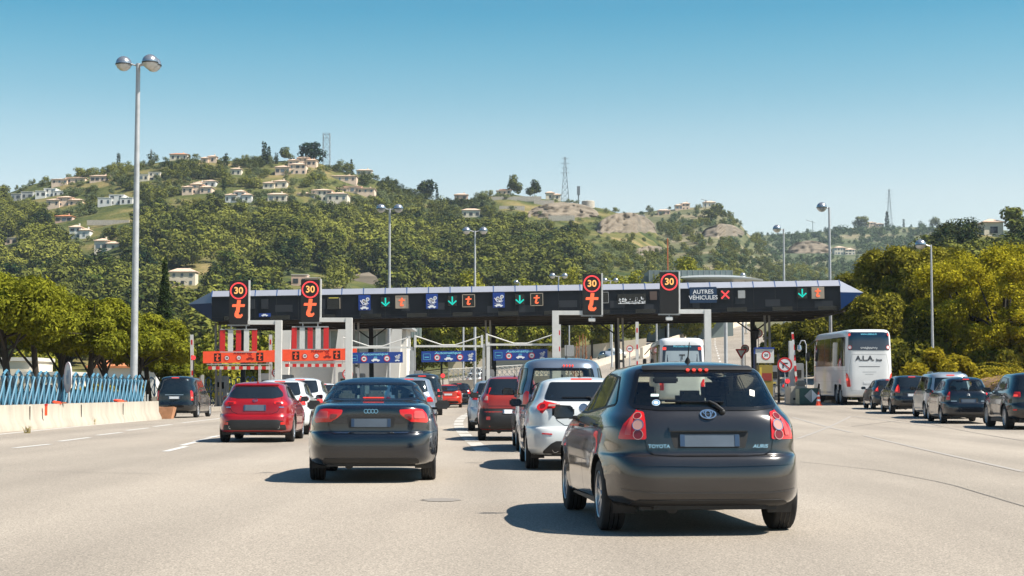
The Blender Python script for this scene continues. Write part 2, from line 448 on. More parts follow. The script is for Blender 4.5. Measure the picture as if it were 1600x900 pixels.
def wheel_parts(parent, x, y, r, w, side, rimstyle=10, rimmat=ALLOY, lod=0):
    # wheel centre x is the tyre's outer face; axis along X
    n = (40, 28, 18)[lod]; T = Matrix.Translation((x, y, r)) @ Matrix.Rotation(math.pi / 2 * side, 4, 'Y')
    t = MB(); rr = r * .66
    t.lathe([(rr, -w), (r * .93, -w), (r * .985, -w * .93), (r, -w * .8), (r, -w * .2), (r * .985, -w * .07), (r * .93, 0), (rr * 1.04, .004), (rr, -.012), (rr * .98, -.06), (rr * .98, -w * .8)], RUBBER, n, T)
    if lod == 0:
        for k in (.3, .5, .7): t.lathe([(r + .001, -w * k - .004), (r + .0015, -w * k - .003), (r + .0015, -w * k + .003), (r + .001, -w * k + .004)], TRIM, n, T)
    wo = t.build('wheel', parent, smooth=35)
    q = MB()
    q.lathe([(rr * .99, -.10), (rr * .93, -.10), (rr * .2, -.11), (0, -.11)], DARKIN, n, T)
    q.lathe([(rr * .99, -.03), (rr, -.004), (rr * .97, .001), (rr * .92, -.006), (rr * .90, -.05), (rr * .96, -.09)], rimmat, n, T)
    q.lathe([(0, -.012), (rr * .17, -.014), (rr * .2, -.03), (rr * .2, -.08)][::-1], rimmat, 14, T)
    for k in range(rimstyle):
        a = 2 * math.pi * k / rimstyle
        q.box((rr * .56, 0, -.035), (rr * .78, rr * (1.05 / rimstyle + .035), .03), rimmat, T=T @ Matrix.Rotation(a, 4, 'Z'), bev=0, ry=-.04)
    q.build('rim', wo, smooth=35)
def mirrors(parent, W, y, z, m, sc=1, lod=0):
    for sd in (1, -1):
        q = MB(); x = sd * (W + .10 * sc)
        bm = bmesh.new(); bmesh.ops.create_cube(bm, size=1)
        bmesh.ops.scale(bm, vec=(.235 * sc, .10 * sc, .155 * sc), verts=bm.verts)
        for v in bm.verts:
            if v.co.y > 0: v.co.x *= .72; v.co.z *= .7
            if v.co.x * sd < 0: v.co.z *= .85
        bmesh.ops.bevel(bm, geom=bm.edges[:], offset=.032 * sc, segments=3, affect='EDGES')
        q.bm(bm, m, Matrix.Translation((x, y, z)))
        q.box((sd * (W - .03), y + .02, z - .055), (.16, .05, .035), BLACK, bev=.01)
        o = q.build('wing_mirror', parent, smooth=40)
        g = MB(); g.prism(rp([(-.095 * sc, -.055 * sc), (.095 * sc, -.055 * sc), (.09 * sc, .055 * sc), (-.085 * sc, .055 * sc)], .03), y - .053 * sc, y - .05 * sc, MIRG, Matrix.Translation((x, 0, z)))
        g.build('mirror_glass', o)
def interior(parent, W, y_rear, y_dash, zb, zr, floor=.30, mi=SEATM, rows=2, dx=.36, wheel_x=-.36):
    q = MB(); q.box((0, (y_rear + y_dash) / 2, floor + .02), (W * 1.75, y_dash - y_rear + .5, .04), DARKIN)
    q.box((0, y_dash + .15, (zb + floor) / 2), (W * 1.62, .5, zb - floor), DARKIN, bev=.08)
    q.box((0, y_rear - .12, (zb + floor) / 2 - .03), (W * 1.45, .10, zb - floor - .08), DARKIN, bev=.02)
    for sd in (1, -1): q.box((sd * W * .86, (y_rear + y_dash) / 2, (zb + floor) / 2 - .04), (.06, y_dash - y_rear, zb - floor - .08), DARKIN)
    q.build('cabin_trim', parent, smooth=30)
    def seat(x, y, w, hz=0):
        s_ = MB(); s_.box((x, y + .28, floor + .22), (w, .5, .2), mi, bev=.05)
        s_.box((x, y - .02, floor + .52), (w, .16, .62), mi, bev=.06, rx=-.2)
        n = 1 if w < .7 else 3
        for k in range(n):
            hx = x + (k - (n - 1) / 2) * .42
            s_.box((hx, y - .12, floor + .93 + hz), (.27, .11, .19), mi, bev=.045, rx=-.15)
            for e in (-.06, .06): s_.tube([(hx + e, y - .12, floor + .93), (hx + e, y - .10, floor + .78)], .007, CHROME, 6)
        return s_.build('seat', parent, smooth=40)
    yf = y_dash - .85
    for sd in (1, -1): seat(sd * dx, yf, .5)
    if rows > 1: seat(0, y_rear + .15, 1.25, -.08)
    w = MB(); T = Matrix.Translation((wheel_x, y_dash - .22, zb - .03)) @ Matrix.Rotation(R(-65), 4, 'X')
    ringp = [(.18 * math.cos(a * math.pi / 12), .18 * math.sin(a * math.pi / 12), 0) for a in range(25)]
    w.tube(ringp, .015, DARKIN, 8, T); w.box((0, 0, -.02), (.34, .05, .03), DARKIN, T=T); w.build('steering_wheel', parent, smooth=True)
    mr = MB(); mr.box((0.02, y_dash - .22, zr - .12), (.25, .03, .065), DARKIN, bev=.02); mr.tube([(0.02, y_dash - .2, zr - .1), (0.02, y_dash - .1, zr)], .01, DARKIN, 6)
    mr.build('rear_view_mirror', parent, smooth=30)

HATCH = [(-.64, .25, 3.15, .18, .79), (-.745, .285, 3.30, .25, .84), (-.785, .36, 3.38, .36, .868), (-.79, .50, 3.42, .50, .880), (-.775, .61, 3.42, .60, .883), (-.745, .675, 3.38, .67, .883),
         (-.70, .70, 3.32, .73, .880), (-.685, .80, 3.08, .83, .876), (-.665, .92, 2.76, .92, .862), (-.635, 1.01, 2.48, .985, .832), (-.59, 1.08, 2.24, 1.035, .785),
         (-.44, 1.25, 1.80, 1.25, .700), (-.28, 1.40, 1.42, 1.40, .632), (-.20, 1.445, 1.24, 1.445, .575), (-.05, 1.480, 1.05, 1.475, .47), (.15, 1.503, .90, 1.50, .30), (.35, 1.513, .72, 1.512, .12), (.45, 1.515, .6, 1.515, 0)]
SEDAN = [(-.80, .23, 3.30, .18, .79), (-.93, .27, 3.50, .25, .84), (-.985, .36, 3.56, .36, .872), (-1.0, .48, 3.59, .48, .883), (-.99, .60, 3.58, .60, .885), (-.965, .665, 3.52, .68, .885), (-.93, .69, 3.46, .72, .882),
         (-.925, .80, 3.22, .80, .872), (-.925, .93, 2.9, .875, .850), (-.915, 1.01, 2.6, .93, .825), (-.86, 1.045, 2.42, .965, .805), (-.60, 1.075, 2.3, .985, .775), (-.18, 1.10, 2.18, 1.01, .745),
         (.12, 1.20, 1.88, 1.18, .685), (.48, 1.325, 1.48, 1.32, .605), (.60, 1.365, 1.35, 1.36, .555), (.74, 1.402, 1.22, 1.395, .45), (.88, 1.430, 1.1, 1.425, .27), (.96, 1.440, 1.03, 1.440, 0)]
VAN = [(-.80, .30, 3.45, .22, .86), (-.93, .34, 3.62, .30, .92), (-.985, .44, 3.72, .42, .945), (-1.0, .60, 3.76, .60, .952), (-.97, .72, 3.74, .75, .952), (-.955, .85, 3.62, .88, .950), (-.945, 1.0, 3.35, 1.0, .945),
       (-.93, 1.15, 3.0, 1.12, .93), (-.89, 1.40, 2.62, 1.38, .885), (-.83, 1.68, 2.25, 1.66, .825), (-.78, 1.78, 2.08, 1.78, .79), (-.70, 1.86, 1.9, 1.85, .72), (-.5, 1.915, 1.6, 1.905, .55), (-.1, 1.945, 1.3, 1.94, .3), (.3, 1.95, 1.0, 1.95, 0)]
SUVR = [(-.66, .30, 3.35, .26, .82), (-.78, .34, 3.48, .32, .88), (-.84, .44, 3.55, .44, .91), (-.85, .60, 3.58, .60, .922), (-.83, .72, 3.58, .72, .925), (-.80, .78, 3.54, .80, .922), (-.79, .92, 3.35, .95, .91), (-.775, 1.05, 3.0, 1.04, .885),
        (-.75, 1.14, 2.5, 1.12, .85), (-.62, 1.38, 2.02, 1.38, .77), (-.50, 1.56, 1.66, 1.56, .70), (-.42, 1.62, 1.5, 1.62, .65), (-.25, 1.665, 1.3, 1.66, .52), (0, 1.69, 1.1, 1.685, .3), (.4, 1.70, .9, 1.70, 0)]
def scaled(rows, L, W, H, over=None):
    y0 = min(r[0] for r in rows); y1 = max(r[2] for r in rows); w0 = max(r[4] for r in rows); h0 = rows[-1][1]
    k = L / (y1 - y0)
    return [(a * k, b * H / h0, c * k, d * H / h0, w * W / w0) for a, b, c, d, w in rows]

def sc_poly(p, a, b): return [(x * a, z * b) for x, z in p]
def part(parent, name, fn, smooth=35):
    q = MB(); fn(q)
    return q.build(name, parent, smooth=smooth) if q.v else None
def car(name, label, cat, rows, pm, wheels, r=.31, lod=0, see=False, flare=.018, tyre_w=.20, n=4.6,
        back=None, side=None, pillars=(), lamps=None, lampdetail=None, hatch=None, plate=(0, .81, .52, .11), recess=None, brake=None, bumper=None,
        mirror=(1.85, 1.02, 1.0), mirror_mat=None, doors=(), handles=(), rim=10, rimmat=ALLOY, exhaust=(), glass=GLT, platemat=PLATE, handle_mat=None,
        extra=None, roofrails=False, windscreen=None, reflectors=None, group=None, lights_on=False, dash=1.35, rearseat=.15, sills=True, kz=1, dlo_mat=BLACK):
    o = thing(name, label, cat, group=group)
    C = Car(rows, wheels, r * 1.16, lod, n=n, flare=flare); W = C.W
    step = (.045, .07, .14)[lod]
    seal = .03
    if back:
        o_ = rp(back, .05); i_ = inset(o_, seal)
        if see: C.hole('back', inset(o_, .018))
        q = MB(); C.decal(q, 'back', [o_, i_], TRIM if see else GLD, .002, .004, step); g = q.build('window_seal', o, smooth=30)
        q = MB(); C.decal(q, 'back', inset(o_, seal - .004), glass if see else GLD, .0, .004, step); q.build('rear_window', o, smooth=60)
    if windscreen:
        w_ = rp(windscreen, .05)
        if see: C.hole('front', inset(w_, .02))
        q = MB(); C.decal(q, 'front', inset(w_, .0), glass if see else GLD, .001, .003, step * 1.6); q.build('windscreen', o, smooth=60)
    if side:
        outl = rp(side, .035)
        cuts = [min(x for x, z in side) - 1] + list(pillars) + [max(x for x, z in side) + 1]
        for md in ('left', 'right'):
            q = MB(); C.decal(q, md, outl, dlo_mat, .001, .003, step); q2 = q.build('window_surround', o, smooth=30)
            for k in range(len(cuts) - 1):
                cl = clip(outl, cuts[k] + .03, cuts[k + 1] - .03)
                if len(cl) < 3: continue
                cl = inset(rp(simplify(cl), .02), .016)
                q = MB(); C.decal(q, md, cl, GLD, .0035, .003, step); q.build('side_window', o, smooth=60)
    if lamps:
        for sg in (1, -1):
            q = MB()
            for poly, m in lamps:
                C.decal(q, 'wrap', rp([(x * sg, z) for x, z in poly], .02), m, .001 if m is LAMPR else .008, .010, step * .8)
            lo = q.build('tail_lamp', o, smooth=30)
            if lampdetail: 
                q = MB(); lampdetail(C, q, sg)
                if q.v: q.build('lamp_reflector', lo, smooth=30)
    if hatch:
        q = MB(); C.line(q, 'wrap', hatch, TRIM, .009 if lod < 2 else .014); q.build('boot_gap', o)
    if doors:
        for md in ('left', 'right'):
            for d in doors: q = MB(); C.line(q, md, d, TRIM, .008 if lod < 2 else .012); q.build('door_gap', o)
    for (hy, hz) in handles:
        for md in ('left', 'right'):
            q = MB(); C.decal(q, md, rp([(hy - .09, hz - .014), (hy + .09, hz - .014), (hy + .09, hz + .014), (hy - .09, hz + .014)], .012), handle_mat or pm, .014, .014, .06)
            q.build('door_handle', o, smooth=40)
    if bumper:
        q = MB(); 
        for b in bumper: C.decal(q, 'wrap', rp(b, .03), BLACK, .001, .006, step * 1.4)
        q.build('bumper_insert', o, smooth=40)
    if recess:
        q = MB(); C.decal(q, 'wrap', rp(recess, .02), TRIM if pm in (BLACK,) else BLACK, .0005, .001, .08); q.build('plate_recess', o, smooth=30)
    if plate:
        pu, pz, pw, ph = plate; T = C.frame('wrap', pu, pz, .010)
        pl = MB(); pl.prism(rp([(-pw / 2, -ph / 2), (pw / 2, -ph / 2), (pw / 2, ph / 2), (-pw / 2, ph / 2)], .008, 2), 0, .006, platemat, T)
        p_ = pl.build('number_plate', o)
        for sg in ((-1, 1) if lod < 2 else (-1,)):
            pb = MB(); pb.box((sg * (pw / 2 - .022), -.0015, 0), (.04, .004, ph - .008), PLATEB, T=T); pb.build('plate_band', p_)
    if brake:
        md, bu, bz, bw, bh = brake; T = C.frame(md, bu, bz, .006)
        q = MB(); q.box((0, -.006, 0), (bw, .02, bh), LAMPE, T=T, bev=.006); q.build('high_brake_light', o, smooth=30)
    if reflectors:
        for sg in (1, -1):
            q = MB(); C.decal(q, 'wrap', [(x * sg, z) for x, z in reflectors], LAMPR, .004, .006, .1); q.build('reflector', o)
    for (ex, ey, ez, er) in exhaust:
        q = MB(); T = Matrix.Translation((ex, ey, ez)) @ Matrix.Rotation(math.pi / 2, 4, 'X')
        q.lathe([(er * .8, -.12), (er, -.12), (er, .02), (er * .86, .02), (er * .82, -.02), (er * .8, -.12)], CHROME, 18, T); q.build('exhaust_pipe', o, smooth=40)
    if mirror: mirrors(o, W - .02, mirror[0], mirror[1], mirror_mat or pm, mirror[2], lod)
    # under-body, wheel arches, wheels
    q = MB(); q.box((0, (C.yr + C.yf) / 2, .30 * kz), (W * 1.35, (C.yf - C.yr) - .35, .16), BLACK); q.box((0, (wheels[0][0] + wheels[1][0]) / 2, .28), (W * 1.86, wheels[1][0] - wheels[0][0] - r * 2.5, .14), BLACK)
    q.box((0, C.yr + .30, .27), (W * 1.15, .42, .08), BLACK, bev=.02)
    q.tube([(-.3, C.yr + .25, .24), (-.3, C.yr + .8, .26)], .06, BLACK, 10); q.tube([(-W * .8, 0, r), (W * .8, 0, r)], .045, BLACK, 8)
    q.build('underbody', o)
    for wy, wz in wheels:
        for sd in (1, -1):
            q = MB(); nn = 20; ra = r * 1.16 + .002; vs = []; fs = []
            for k in range(nn + 1):
                a = math.pi * (-.12 + 1.24 * k / nn)
                vs += [(sd * (W + .03) * 1.0, wy + ra * math.cos(a), wz + ra * math.sin(a)), (sd * (W - .30), wy + ra * math.cos(a), wz + ra * math.sin(a))]
            # the liner follows the arch edge of the body
            for k in range(0, len(vs), 2):
                h, nn_ = C.cast('right' if sd > 0 else 'left', vs[k][1], max(vs[k][2], .27)); vs[k] = (h.x - sd * .006, vs[k][1], vs[k][2])
            for k in range(nn): fs.append((2 * k, 2 * k + 1, 2 * k + 3, 2 * k + 2))
            c = len(vs); vs.append((sd * (W - .30), wy, wz)); fs += [(2 * k + 1, 2 * k + 3, c) for k in range(nn)]
            q.add(vs, fs, BLACK); q.build('wheel_arch', o, smooth=True)
            wheel_parts(o, sd * (W - .015 - (.0 if wy < 1 else .01)), wy, r, tyre_w, sd, rim, rimmat, lod)
    C.body(pm, o)
    if see: interior(o, W, rearseat, dash, C.H * .66, C.H * .97, wheel_x=-.36)
    if roofrails:
        for sg in (1, -1):
            pts = []
            for k in range(9):
                y = .0 + 1.3 * k / 8; h, nn = C.bvh.ray_cast(Vector((sg * W * .60, y, 4)), Vector((0, 0, -1)))[:2]
                if h: pts.append((h.x, h.y, h.z + (.035 if 0 < k < 8 else .0)))
            q = MB(); q.tube(pts, .015, ALLOY, 6); q.build('roof_rail', o, smooth=40)
    if extra: extra(o, C)
    return o
def clip(poly, lo, hi):
    for side_ in (0, 1):
        out = []
        for i in range(len(poly)):
            a, b = poly[i - 1], poly[i]
            ia = a[0] >= lo if side_ == 0 else a[0] <= hi; ib = b[0] >= lo if side_ == 0 else b[0] <= hi; L = lo if side_ == 0 else hi
            if ia != ib:
                t = (L - a[0]) / (b[0] - a[0]); out.append((L, a[1] + t * (b[1] - a[1])))
            if ib: out.append(b)
        poly = out
        if len(poly) < 3: return []
    return poly
def simplify(p):
    out = []
    for q in p:
        if not out or math.hypot(q[0] - out[-1][0], q[1] - out[-1][1]) > .012: out.append(q)
    if len(out) > 2 and math.hypot(out[0][0] - out[-1][0], out[0][1] - out[-1][1]) < .012: out.pop()
    return out
def antenna(o, C, x, y, h=.22, lean=.10):
    p, nn = C.bvh.ray_cast(Vector((x, y, 4)), Vector((0, 0, -1)))[:2]
    q = MB(); q.lathe([(.03, -.005), (.018, .03), (.006, .05), (.004, h), (0, h + .002)], BLACK, 10, Matrix.Translation(p) @ Matrix.Rotation(lean, 4, 'X')); q.build('roof_aerial', o, smooth=40)
def sharkfin(o, C, y, m):
    p, nn = C.bvh.ray_cast(Vector((0, y, 4)), Vector((0, 0, -1)))[:2]
    q = MB(); q.add([(-.025, -.05, -.01), (.025, -.05, -.01), (.03, .12, -.01), (-.03, .12, -.01), (0, -.055, .06), (0, .0, .05)], [(0, 1, 4), (1, 2, 5, 4), (2, 3, 5), (3, 0, 4, 5)], m, Matrix.Translation(p)); q.build('roof_aerial', o)
def wiper(o, C, u0, z0, u1, z1, ub, zb):
    q = MB(); P = [C.frame('back', u, z, .03) for u, z in ((u0, z0), ((u0 + u1) / 2, (z0 + z1) / 2 + .01), (u1, z1))]
    q.tube([p.translation for p in P], [.016, .012, .008], BLACK, 8)
    B = [C.frame('back', u1 + (ub - u1) * t, z1 + (zb - z1) * t, .018).translation for t in (-.35, 0, .35, .7, 1)]
    q.tube(B, .009, TRIM, 6); q.ball(C.frame('back', u0, z0, .01).translation, .026, BLACK, 2, (1, .8, 1)); q.build('wiper', o, smooth=40)
def side_std(ky=1, kz=1, y0=-.02, y1=2.08, zb0=1.08, zb1=1.02, zt=1.405, slope=.62, rear=.16):
    return [((y0 - .15) * ky, (zb0 + .03) * kz), ((y0 + rear) * ky, (zt - .035) * kz), ((y0 + .75) * ky, zt * kz), ((y1 - slope) * ky, (zt - .03) * kz), (y1 * ky, (zb1 + .0) * kz), ((y1 - .9) * ky, (zb1 + .005) * kz)]

# ================================================================ the ground
def sheet(name, xs, ys, m, dz, kind='structure', zf=None):
    vs = [(x, y, (zf or gz)(x, y) + dz) for y in ys for x in xs]; n = len(xs)
    fs = [(j * n + i, j * n + i + 1, (j + 1) * n + i + 1, (j + 1) * n + i) for j in range(len(ys) - 1) for i in range(n - 1)]
    q = MB(); q.add(vs, fs, m); return tag(q.build(name, smooth=True), kind=kind)
def asphalt():
    m = bpy.data.materials.new('pale_worn_asphalt'); m.use_nodes = True; n = m.node_tree; b = n.nodes['Principled BSDF']; L = n.links.new
    tc = n.nodes.new('ShaderNodeTexCoord')
    def nz(s, d=4, sx=(1, 1, 1)):
        mp = n.nodes.new('ShaderNodeMapping'); mp.inputs['Scale'].default_value = sx; t = n.nodes.new('ShaderNodeTexNoise'); t.inputs['Scale'].default_value = s; t.inputs['Detail'].default_value = d
        L(tc.outputs['Object'], mp.inputs[0]); L(mp.outputs[0], t.inputs['Vector']); return t
    def ramp(src, a, b_, c0, c1):
        r = n.nodes.new('ShaderNodeValToRGB'); r.color_ramp.elements[0].position = a; r.color_ramp.elements[1].position = b_; r.color_ramp.elements[0].color = (*c0, 1); r.color_ramp.elements[1].color = (*c1, 1); L(src, r.inputs[0]); return r
    def mul(a, b_, f=1, op='MULTIPLY'):
        x = n.nodes.new('ShaderNodeMix'); x.data_type = 'RGBA'; x.blend_type = op; x.inputs[0].default_value = f; L(a, x.inputs[6]); L(b_, x.inputs[7]); return x.outputs[2]
    fine = ramp(nz(70, 3).outputs[0], .30, .70, (.45,) * 3, (1.5,) * 3)
    fine2 = ramp(nz(28, 3).outputs[0], .3, .7, (.84,) * 3, (1.13,) * 3)
    big = ramp(nz(.35, 5, (1, .35, 1)).outputs[0], .3, .7, (.88, .87, .86), (1.10, 1.09, 1.08))
    trk = ramp(nz(.5, 2, (1, .03, 1)).outputs[0], .35, .65, (.85,) * 3, (1.09,) * 3)
    base = n.nodes.new('ShaderNodeRGB'); base.outputs[0].default_value = (.30, .262, .218, 1)
    c = mul(mul(mul(mul(base.outputs[0], fine.outputs[0]), fine2.outputs[0]), big.outputs[0]), trk.outputs[0])
    L(c, b.inputs['Base Color']); b.inputs['Roughness'].default_value = .82; b.inputs['Specular IOR Level'].default_value = .35
    bp = n.nodes.new('ShaderNodeBump'); bp.inputs['Strength'].default_value = .35; bp.inputs['Distance'].default_value = .006
    L(nz(130, 3).outputs[0], bp.inputs['Height']); L(bp.outputs[0], b.inputs['Normal'])
    return m
ASPH = asphalt()
SOIL = mat('dry_soil_and_grass', (.10, .095, .04), .95, noise_amt=.35, nscale=.6)
MARK = mat('worn_white_road_paint', (.52, .50, .47), .7, noise_amt=.14, nscale=6)
MARKF = mat('faded_road_paint', (.30, .27, .24), .8, noise_amt=.12, nscale=5)
TARM = mat('dark_seam_tar', (.17, .15, .13), .7, noise_amt=.2, nscale=8)
def steps(*seg):
    out = []
    for a, b, s in seg: out += list(np.arange(a, b, s))
    return [float(v) for v in out] + [float(seg[-1][1])]
sheet('ground', steps((-1500, -300, 100), (-300, -60, 20), (-60, 60, 4), (60, 300, 20), (300, 1500, 100)), steps((-300, 40, 20), (40, 460, 4), (460, 3000, 120)), SOIL, -.03)

STREAK = mat('stained_barrier_concrete', (.40, .355, .29), .9, noise_amt=.16, nscale=1.0, bump=.3, bscale=25)
_n = STREAK.node_tree; _t = [x for x in _n.nodes if x.type == 'TEX_NOISE'][0]; _mp = _n.nodes.new('ShaderNodeMapping'); _mp.inputs['Scale'].default_value = (2, 2.4, .5); _n.links.new([x for x in _n.nodes if x.type == 'TEX_COORD'][0].outputs['Object'], _mp.inputs[0]); _n.links.new(_mp.outputs[0], _t.inputs['Vector'])

# ---------------------------------------------------------------- the individual cars
def place(o, x, y, yaw, group=None):
    o.location = on(x, y, .004); o.rotation_euler = (math.atan2(gz(x, y + 2.6) - gz(x, y), 2.6), 0, R(yaw))
    if group: o['group'] = group
    return o
GREYCAR = paint('graphite_car_paint', (.044, .040, .040), .6, .22)
BLACKCAR = paint('black_car_paint', (.005, .0055, .007), .05, .25)
REDCAR = paint('deep_red_car_paint', (.33, .004, .006), .3, .30)
WHITECAR = paint('white_car_paint', (.58, .60, .60), .05, .35)
SILVERCAR = paint('silver_car_paint', (.38, .42, .46), .6, .33)
BLUEBLK = paint('blue_black_car_paint', (.0045, .007, .013), .1, .25)
DKGREY = paint('dark_grey_car_paint', (.018, .019, .022), .3, .3)
ORCAR = paint('orange_red_car_paint', (.62, .035, .012), .3, .33)
BRICKCAR = paint('brick_red_car_paint', (.30, .022, .010), .2, .36)

# graphite hatchback, nearest
def auris_lamps(C, q, sg):
    for (u, z, r_, m) in ((.615, .945, .046, LAMPC), (.612, 1.018, .034, LAMPD), (.618, .865, .040, LAMPD)):
        T = C.frame('wrap', u * sg, z, .012)
        q.disc(r_, -.004, .004, m, T); q.ring(r_ * .98, r_ * 1.12, -.006, .004, CHROME if m is LAMPC else LAMPC, T)
def auris_extra(o, C):
    wiper(o, C, .13, 1.055, .02, 1.135, -.36, 1.14)
    antenna(o, C, -.02, .18, .20, .5)
    T = C.frame('wrap', 0, 1.035, .008)
    q = MB(); q.ring(.060, .072, -.006, .004, CHROME, T, sz=.68); q.ring(.020, .029, -.006, .004, CHROME, T, sz=1.45)
    q.ring(.038, .047, -.006, .004, CHROME, T @ Matrix.Translation((0, 0, .018)), sz=.42); q.build('badge', o, smooth=40)
    q = MB(); q.text('TOYOTA', .043, (0, -.003, 0), CHROME, C.frame('wrap', -.44, .765, .004), bold=.001, sx=1.05); q.build('lettering', o)
    q = MB(); q.text('AURIS', .041, (0, -.003, 0), CHROME, C.frame('wrap', .44, .765, .004), bold=.001, shear=.25, sx=1.2); q.build('lettering', o)
    q = MB(); C.decal(q, 'wrap', rp([(-.345, .895), (.345, .895), (.36, .935), (-.36, .935)], .012), GREYCAR, .012, .016, .05); q.build('boot_handle', o, smooth=40)
    for k in range(4): q = MB(); q.disc(.016, -.012, -.002, LAMPE, C.frame('back', -.022 + (k - 1.5) * .056, 1.412, .012), 12); q.build('brake_light_dot', o)
    q = MB(); C.decal(q, 'back', rp([(-.50, 1.415), (.50, 1.415), (.485, 1.452), (-.485, 1.452)], .02), BLACK, .006, .012, .05); q.build('spoiler_strip', o, smooth=40)
    q = MB(); q.disc(.036, -.0012, 0, mat('round_sticker', (.55, .65, .72), .5), C.frame('back', -.435, 1.135, .006), 18); q.ring(.022, .030, -.002, 0, mat('sticker_blue', (.03, .16, .35), .5), C.frame('back', -.435, 1.135, .0075)); q.build('sticker', o)
    q = MB(); q.box((0, 0, 0), (.07, .0015, .03), mat('pale_sticker', (.55, .68, .66), .5), T=C.frame('back', -.435, 1.20, .006)); q.build('sticker', o)
    q = MB(); q.box((0, 0, 0), (.045, .0015, .075), mat('cream_sticker', (.7, .68, .6), .5), T=C.frame('back', .43, 1.22, .006), ry=.35); q.build('sticker', o)
    q = MB(); C.line(q, 'wrap', [(-.86, .40), (-.5, .375), (.5, .375), (.86, .40)], DKGREY, .014, .003); C.line(q, 'wrap', [(-.80, .615), (0, .60), (.80, .615)], GREYCAR, .012, .006)
    q.build('bumper_crease', o)
auris = car('parked_car', 'graphite grey five-door hatchback nearest the camera with four lit red dots in its rear window', 'car', HATCH, GREYCAR, [(0, .31), (2.60, .31)], r=.318, see=True,
    back=[(-.665, 1.095), (-.545, 1.43), (.545, 1.43), (.665, 1.095), (.42, 1.07), (-.42, 1.07)], windscreen=[(-.62, 1.04), (.62, 1.04), (.55, 1.40), (-.55, 1.40)],
    side=side_std(), pillars=(.20, 1.03), glass=GLT,
    lamps=[([(.545, .825), (.55, 1.055), (.66, 1.078), (.80, 1.035), (.93, .95), (.985, .845), (.97, .825)], LAMPR), ([(.74, .86), (.72, 1.03), (.80, 1.0), (.86, .86)], mat('pink_lamp_lens', (.55, .07, .06), .12, coat=.8))],
    lampdetail=auris_lamps, hatch=[(-.60, 1.10), (-.56, .83), (-.54, .73), (-.48, .695), (-.3, .682), (.3, .682), (.48, .695), (.54, .73), (.56, .83), (.60, 1.10)],
    plate=(0, .815, .52, .108), recess=[(-.31, .75), (-.345, .89), (.345, .89), (.31, .75)],
    bumper=[[(-.80, .27), (-.62, .315), (.62, .315), (.80, .27), (.6, .255), (-.6, .255)]], mirror=(1.86, 1.03, 1.05), mirror_mat=BLACK,
    doors=[[(.20, 1.40), (.16, 1.05), (.22, .80), (.45, .52), (.50, .30)], [(1.05, 1.40), (1.07, 1.03), (1.08, .6), (1.08, .28)], [(2.06, 1.03), (2.10, .75), (2.12, .30)], [(-.45, .93), (.9, .89), (2.6, .82)]],
    handles=[(.35, .93), (1.30, .91)], rim=9, exhaust=(), reflectors=None, dash=1.75, extra=auris_extra)
place(auris, 1.64, 15.05, 5.0)

# black saloon
def audi_extra(o, C):
    q = MB()
    for k in range(4): q.ring(.022, .029, -.006, .002, CHROME, C.frame('wrap', (k - 1.5) * .045, .965, .004), 24)
    q.build('badge', o, smooth=40)
    q = MB(); C.line(q, 'wrap', [(-.50, .672), (.50, .672)], CHROME, .014, .006, thick=.004); q.build('chrome_strip', o)
    q = MB(); q.box((0, 0, 0), (.30, .012, .018), LAMPE, T=C.frame('back', 0, 1.135, .012), bev=.006); q.build('high_brake_light', o, smooth=30)
    q = MB(); C.line(q, 'wrap', [(-.74, .42), (-.55, .44), (.55, .44), (.74, .42)], BLUEBLK, .02, .004); q.build('bumper_crease', o)
audi = car('parked_car', 'black four-door saloon with a chrome strip across its boot, left of the graphite hatchback', 'car', SEDAN, BLUEBLK, [(0, .315), (2.65, .315)], r=.322, see=True,
    back=[(-.635, 1.115), (-.535, 1.355), (.535, 1.355), (.635, 1.115), (.4, 1.10), (-.4, 1.10)], windscreen=[(-.62, 1.03), (.62, 1.03), (.55, 1.34), (-.55, 1.34)],
    side=[(.02, 1.10), (.42, 1.30), (.9, 1.35), (1.45, 1.325), (2.02, 1.03), (1.1, 1.05)], pillars=(.42, 1.12), glass=GLB,
    lamps=[([(.375, .985), (.395, .925), (.46, .87), (.54, .822), (.90, .81), (.98, .83), (.94, .93), (.83, .985), (.6, .995)], LAMPR), ([(.44, .925), (.545, .925), (.545, .845), (.47, .875)], LAMPD), ([(.575, .87), (.575, .965), (.78, .965), (.84, .93), (.84, .87)], mat('pink_lamp_lens', (.55, .07, .06), .12, coat=.8))],
    hatch=[(-.66, 1.06), (-.58, .83), (-.555, .72), (-.50, .665), (.50, .665), (.555, .72), (.58, .83), (.66, 1.06)],
    plate=(0, .81, .53, .112), recess=[(-.30, .745), (-.33, .89), (.33, .89), (.30, .745)],
    bumper=[[(-.70, .265), (-.62, .34), (.62, .34), (.70, .265)]], mirror=(1.85, 1.03, 1.0),
    doors=[[(.42, 1.3), (.30, 1.05), (.42, .72), (.55, .30)], [(1.12, 1.34), (1.14, .30)], [(2.0, 1.03), (2.12, .75), (2.14, .30)]],
    handles=[(.55, .90), (1.38, .88)], rim=10, exhaust=(), dash=1.80, rearseat=.42, extra=audi_extra)
place(audi, -1.94, 23.4, 2.5)

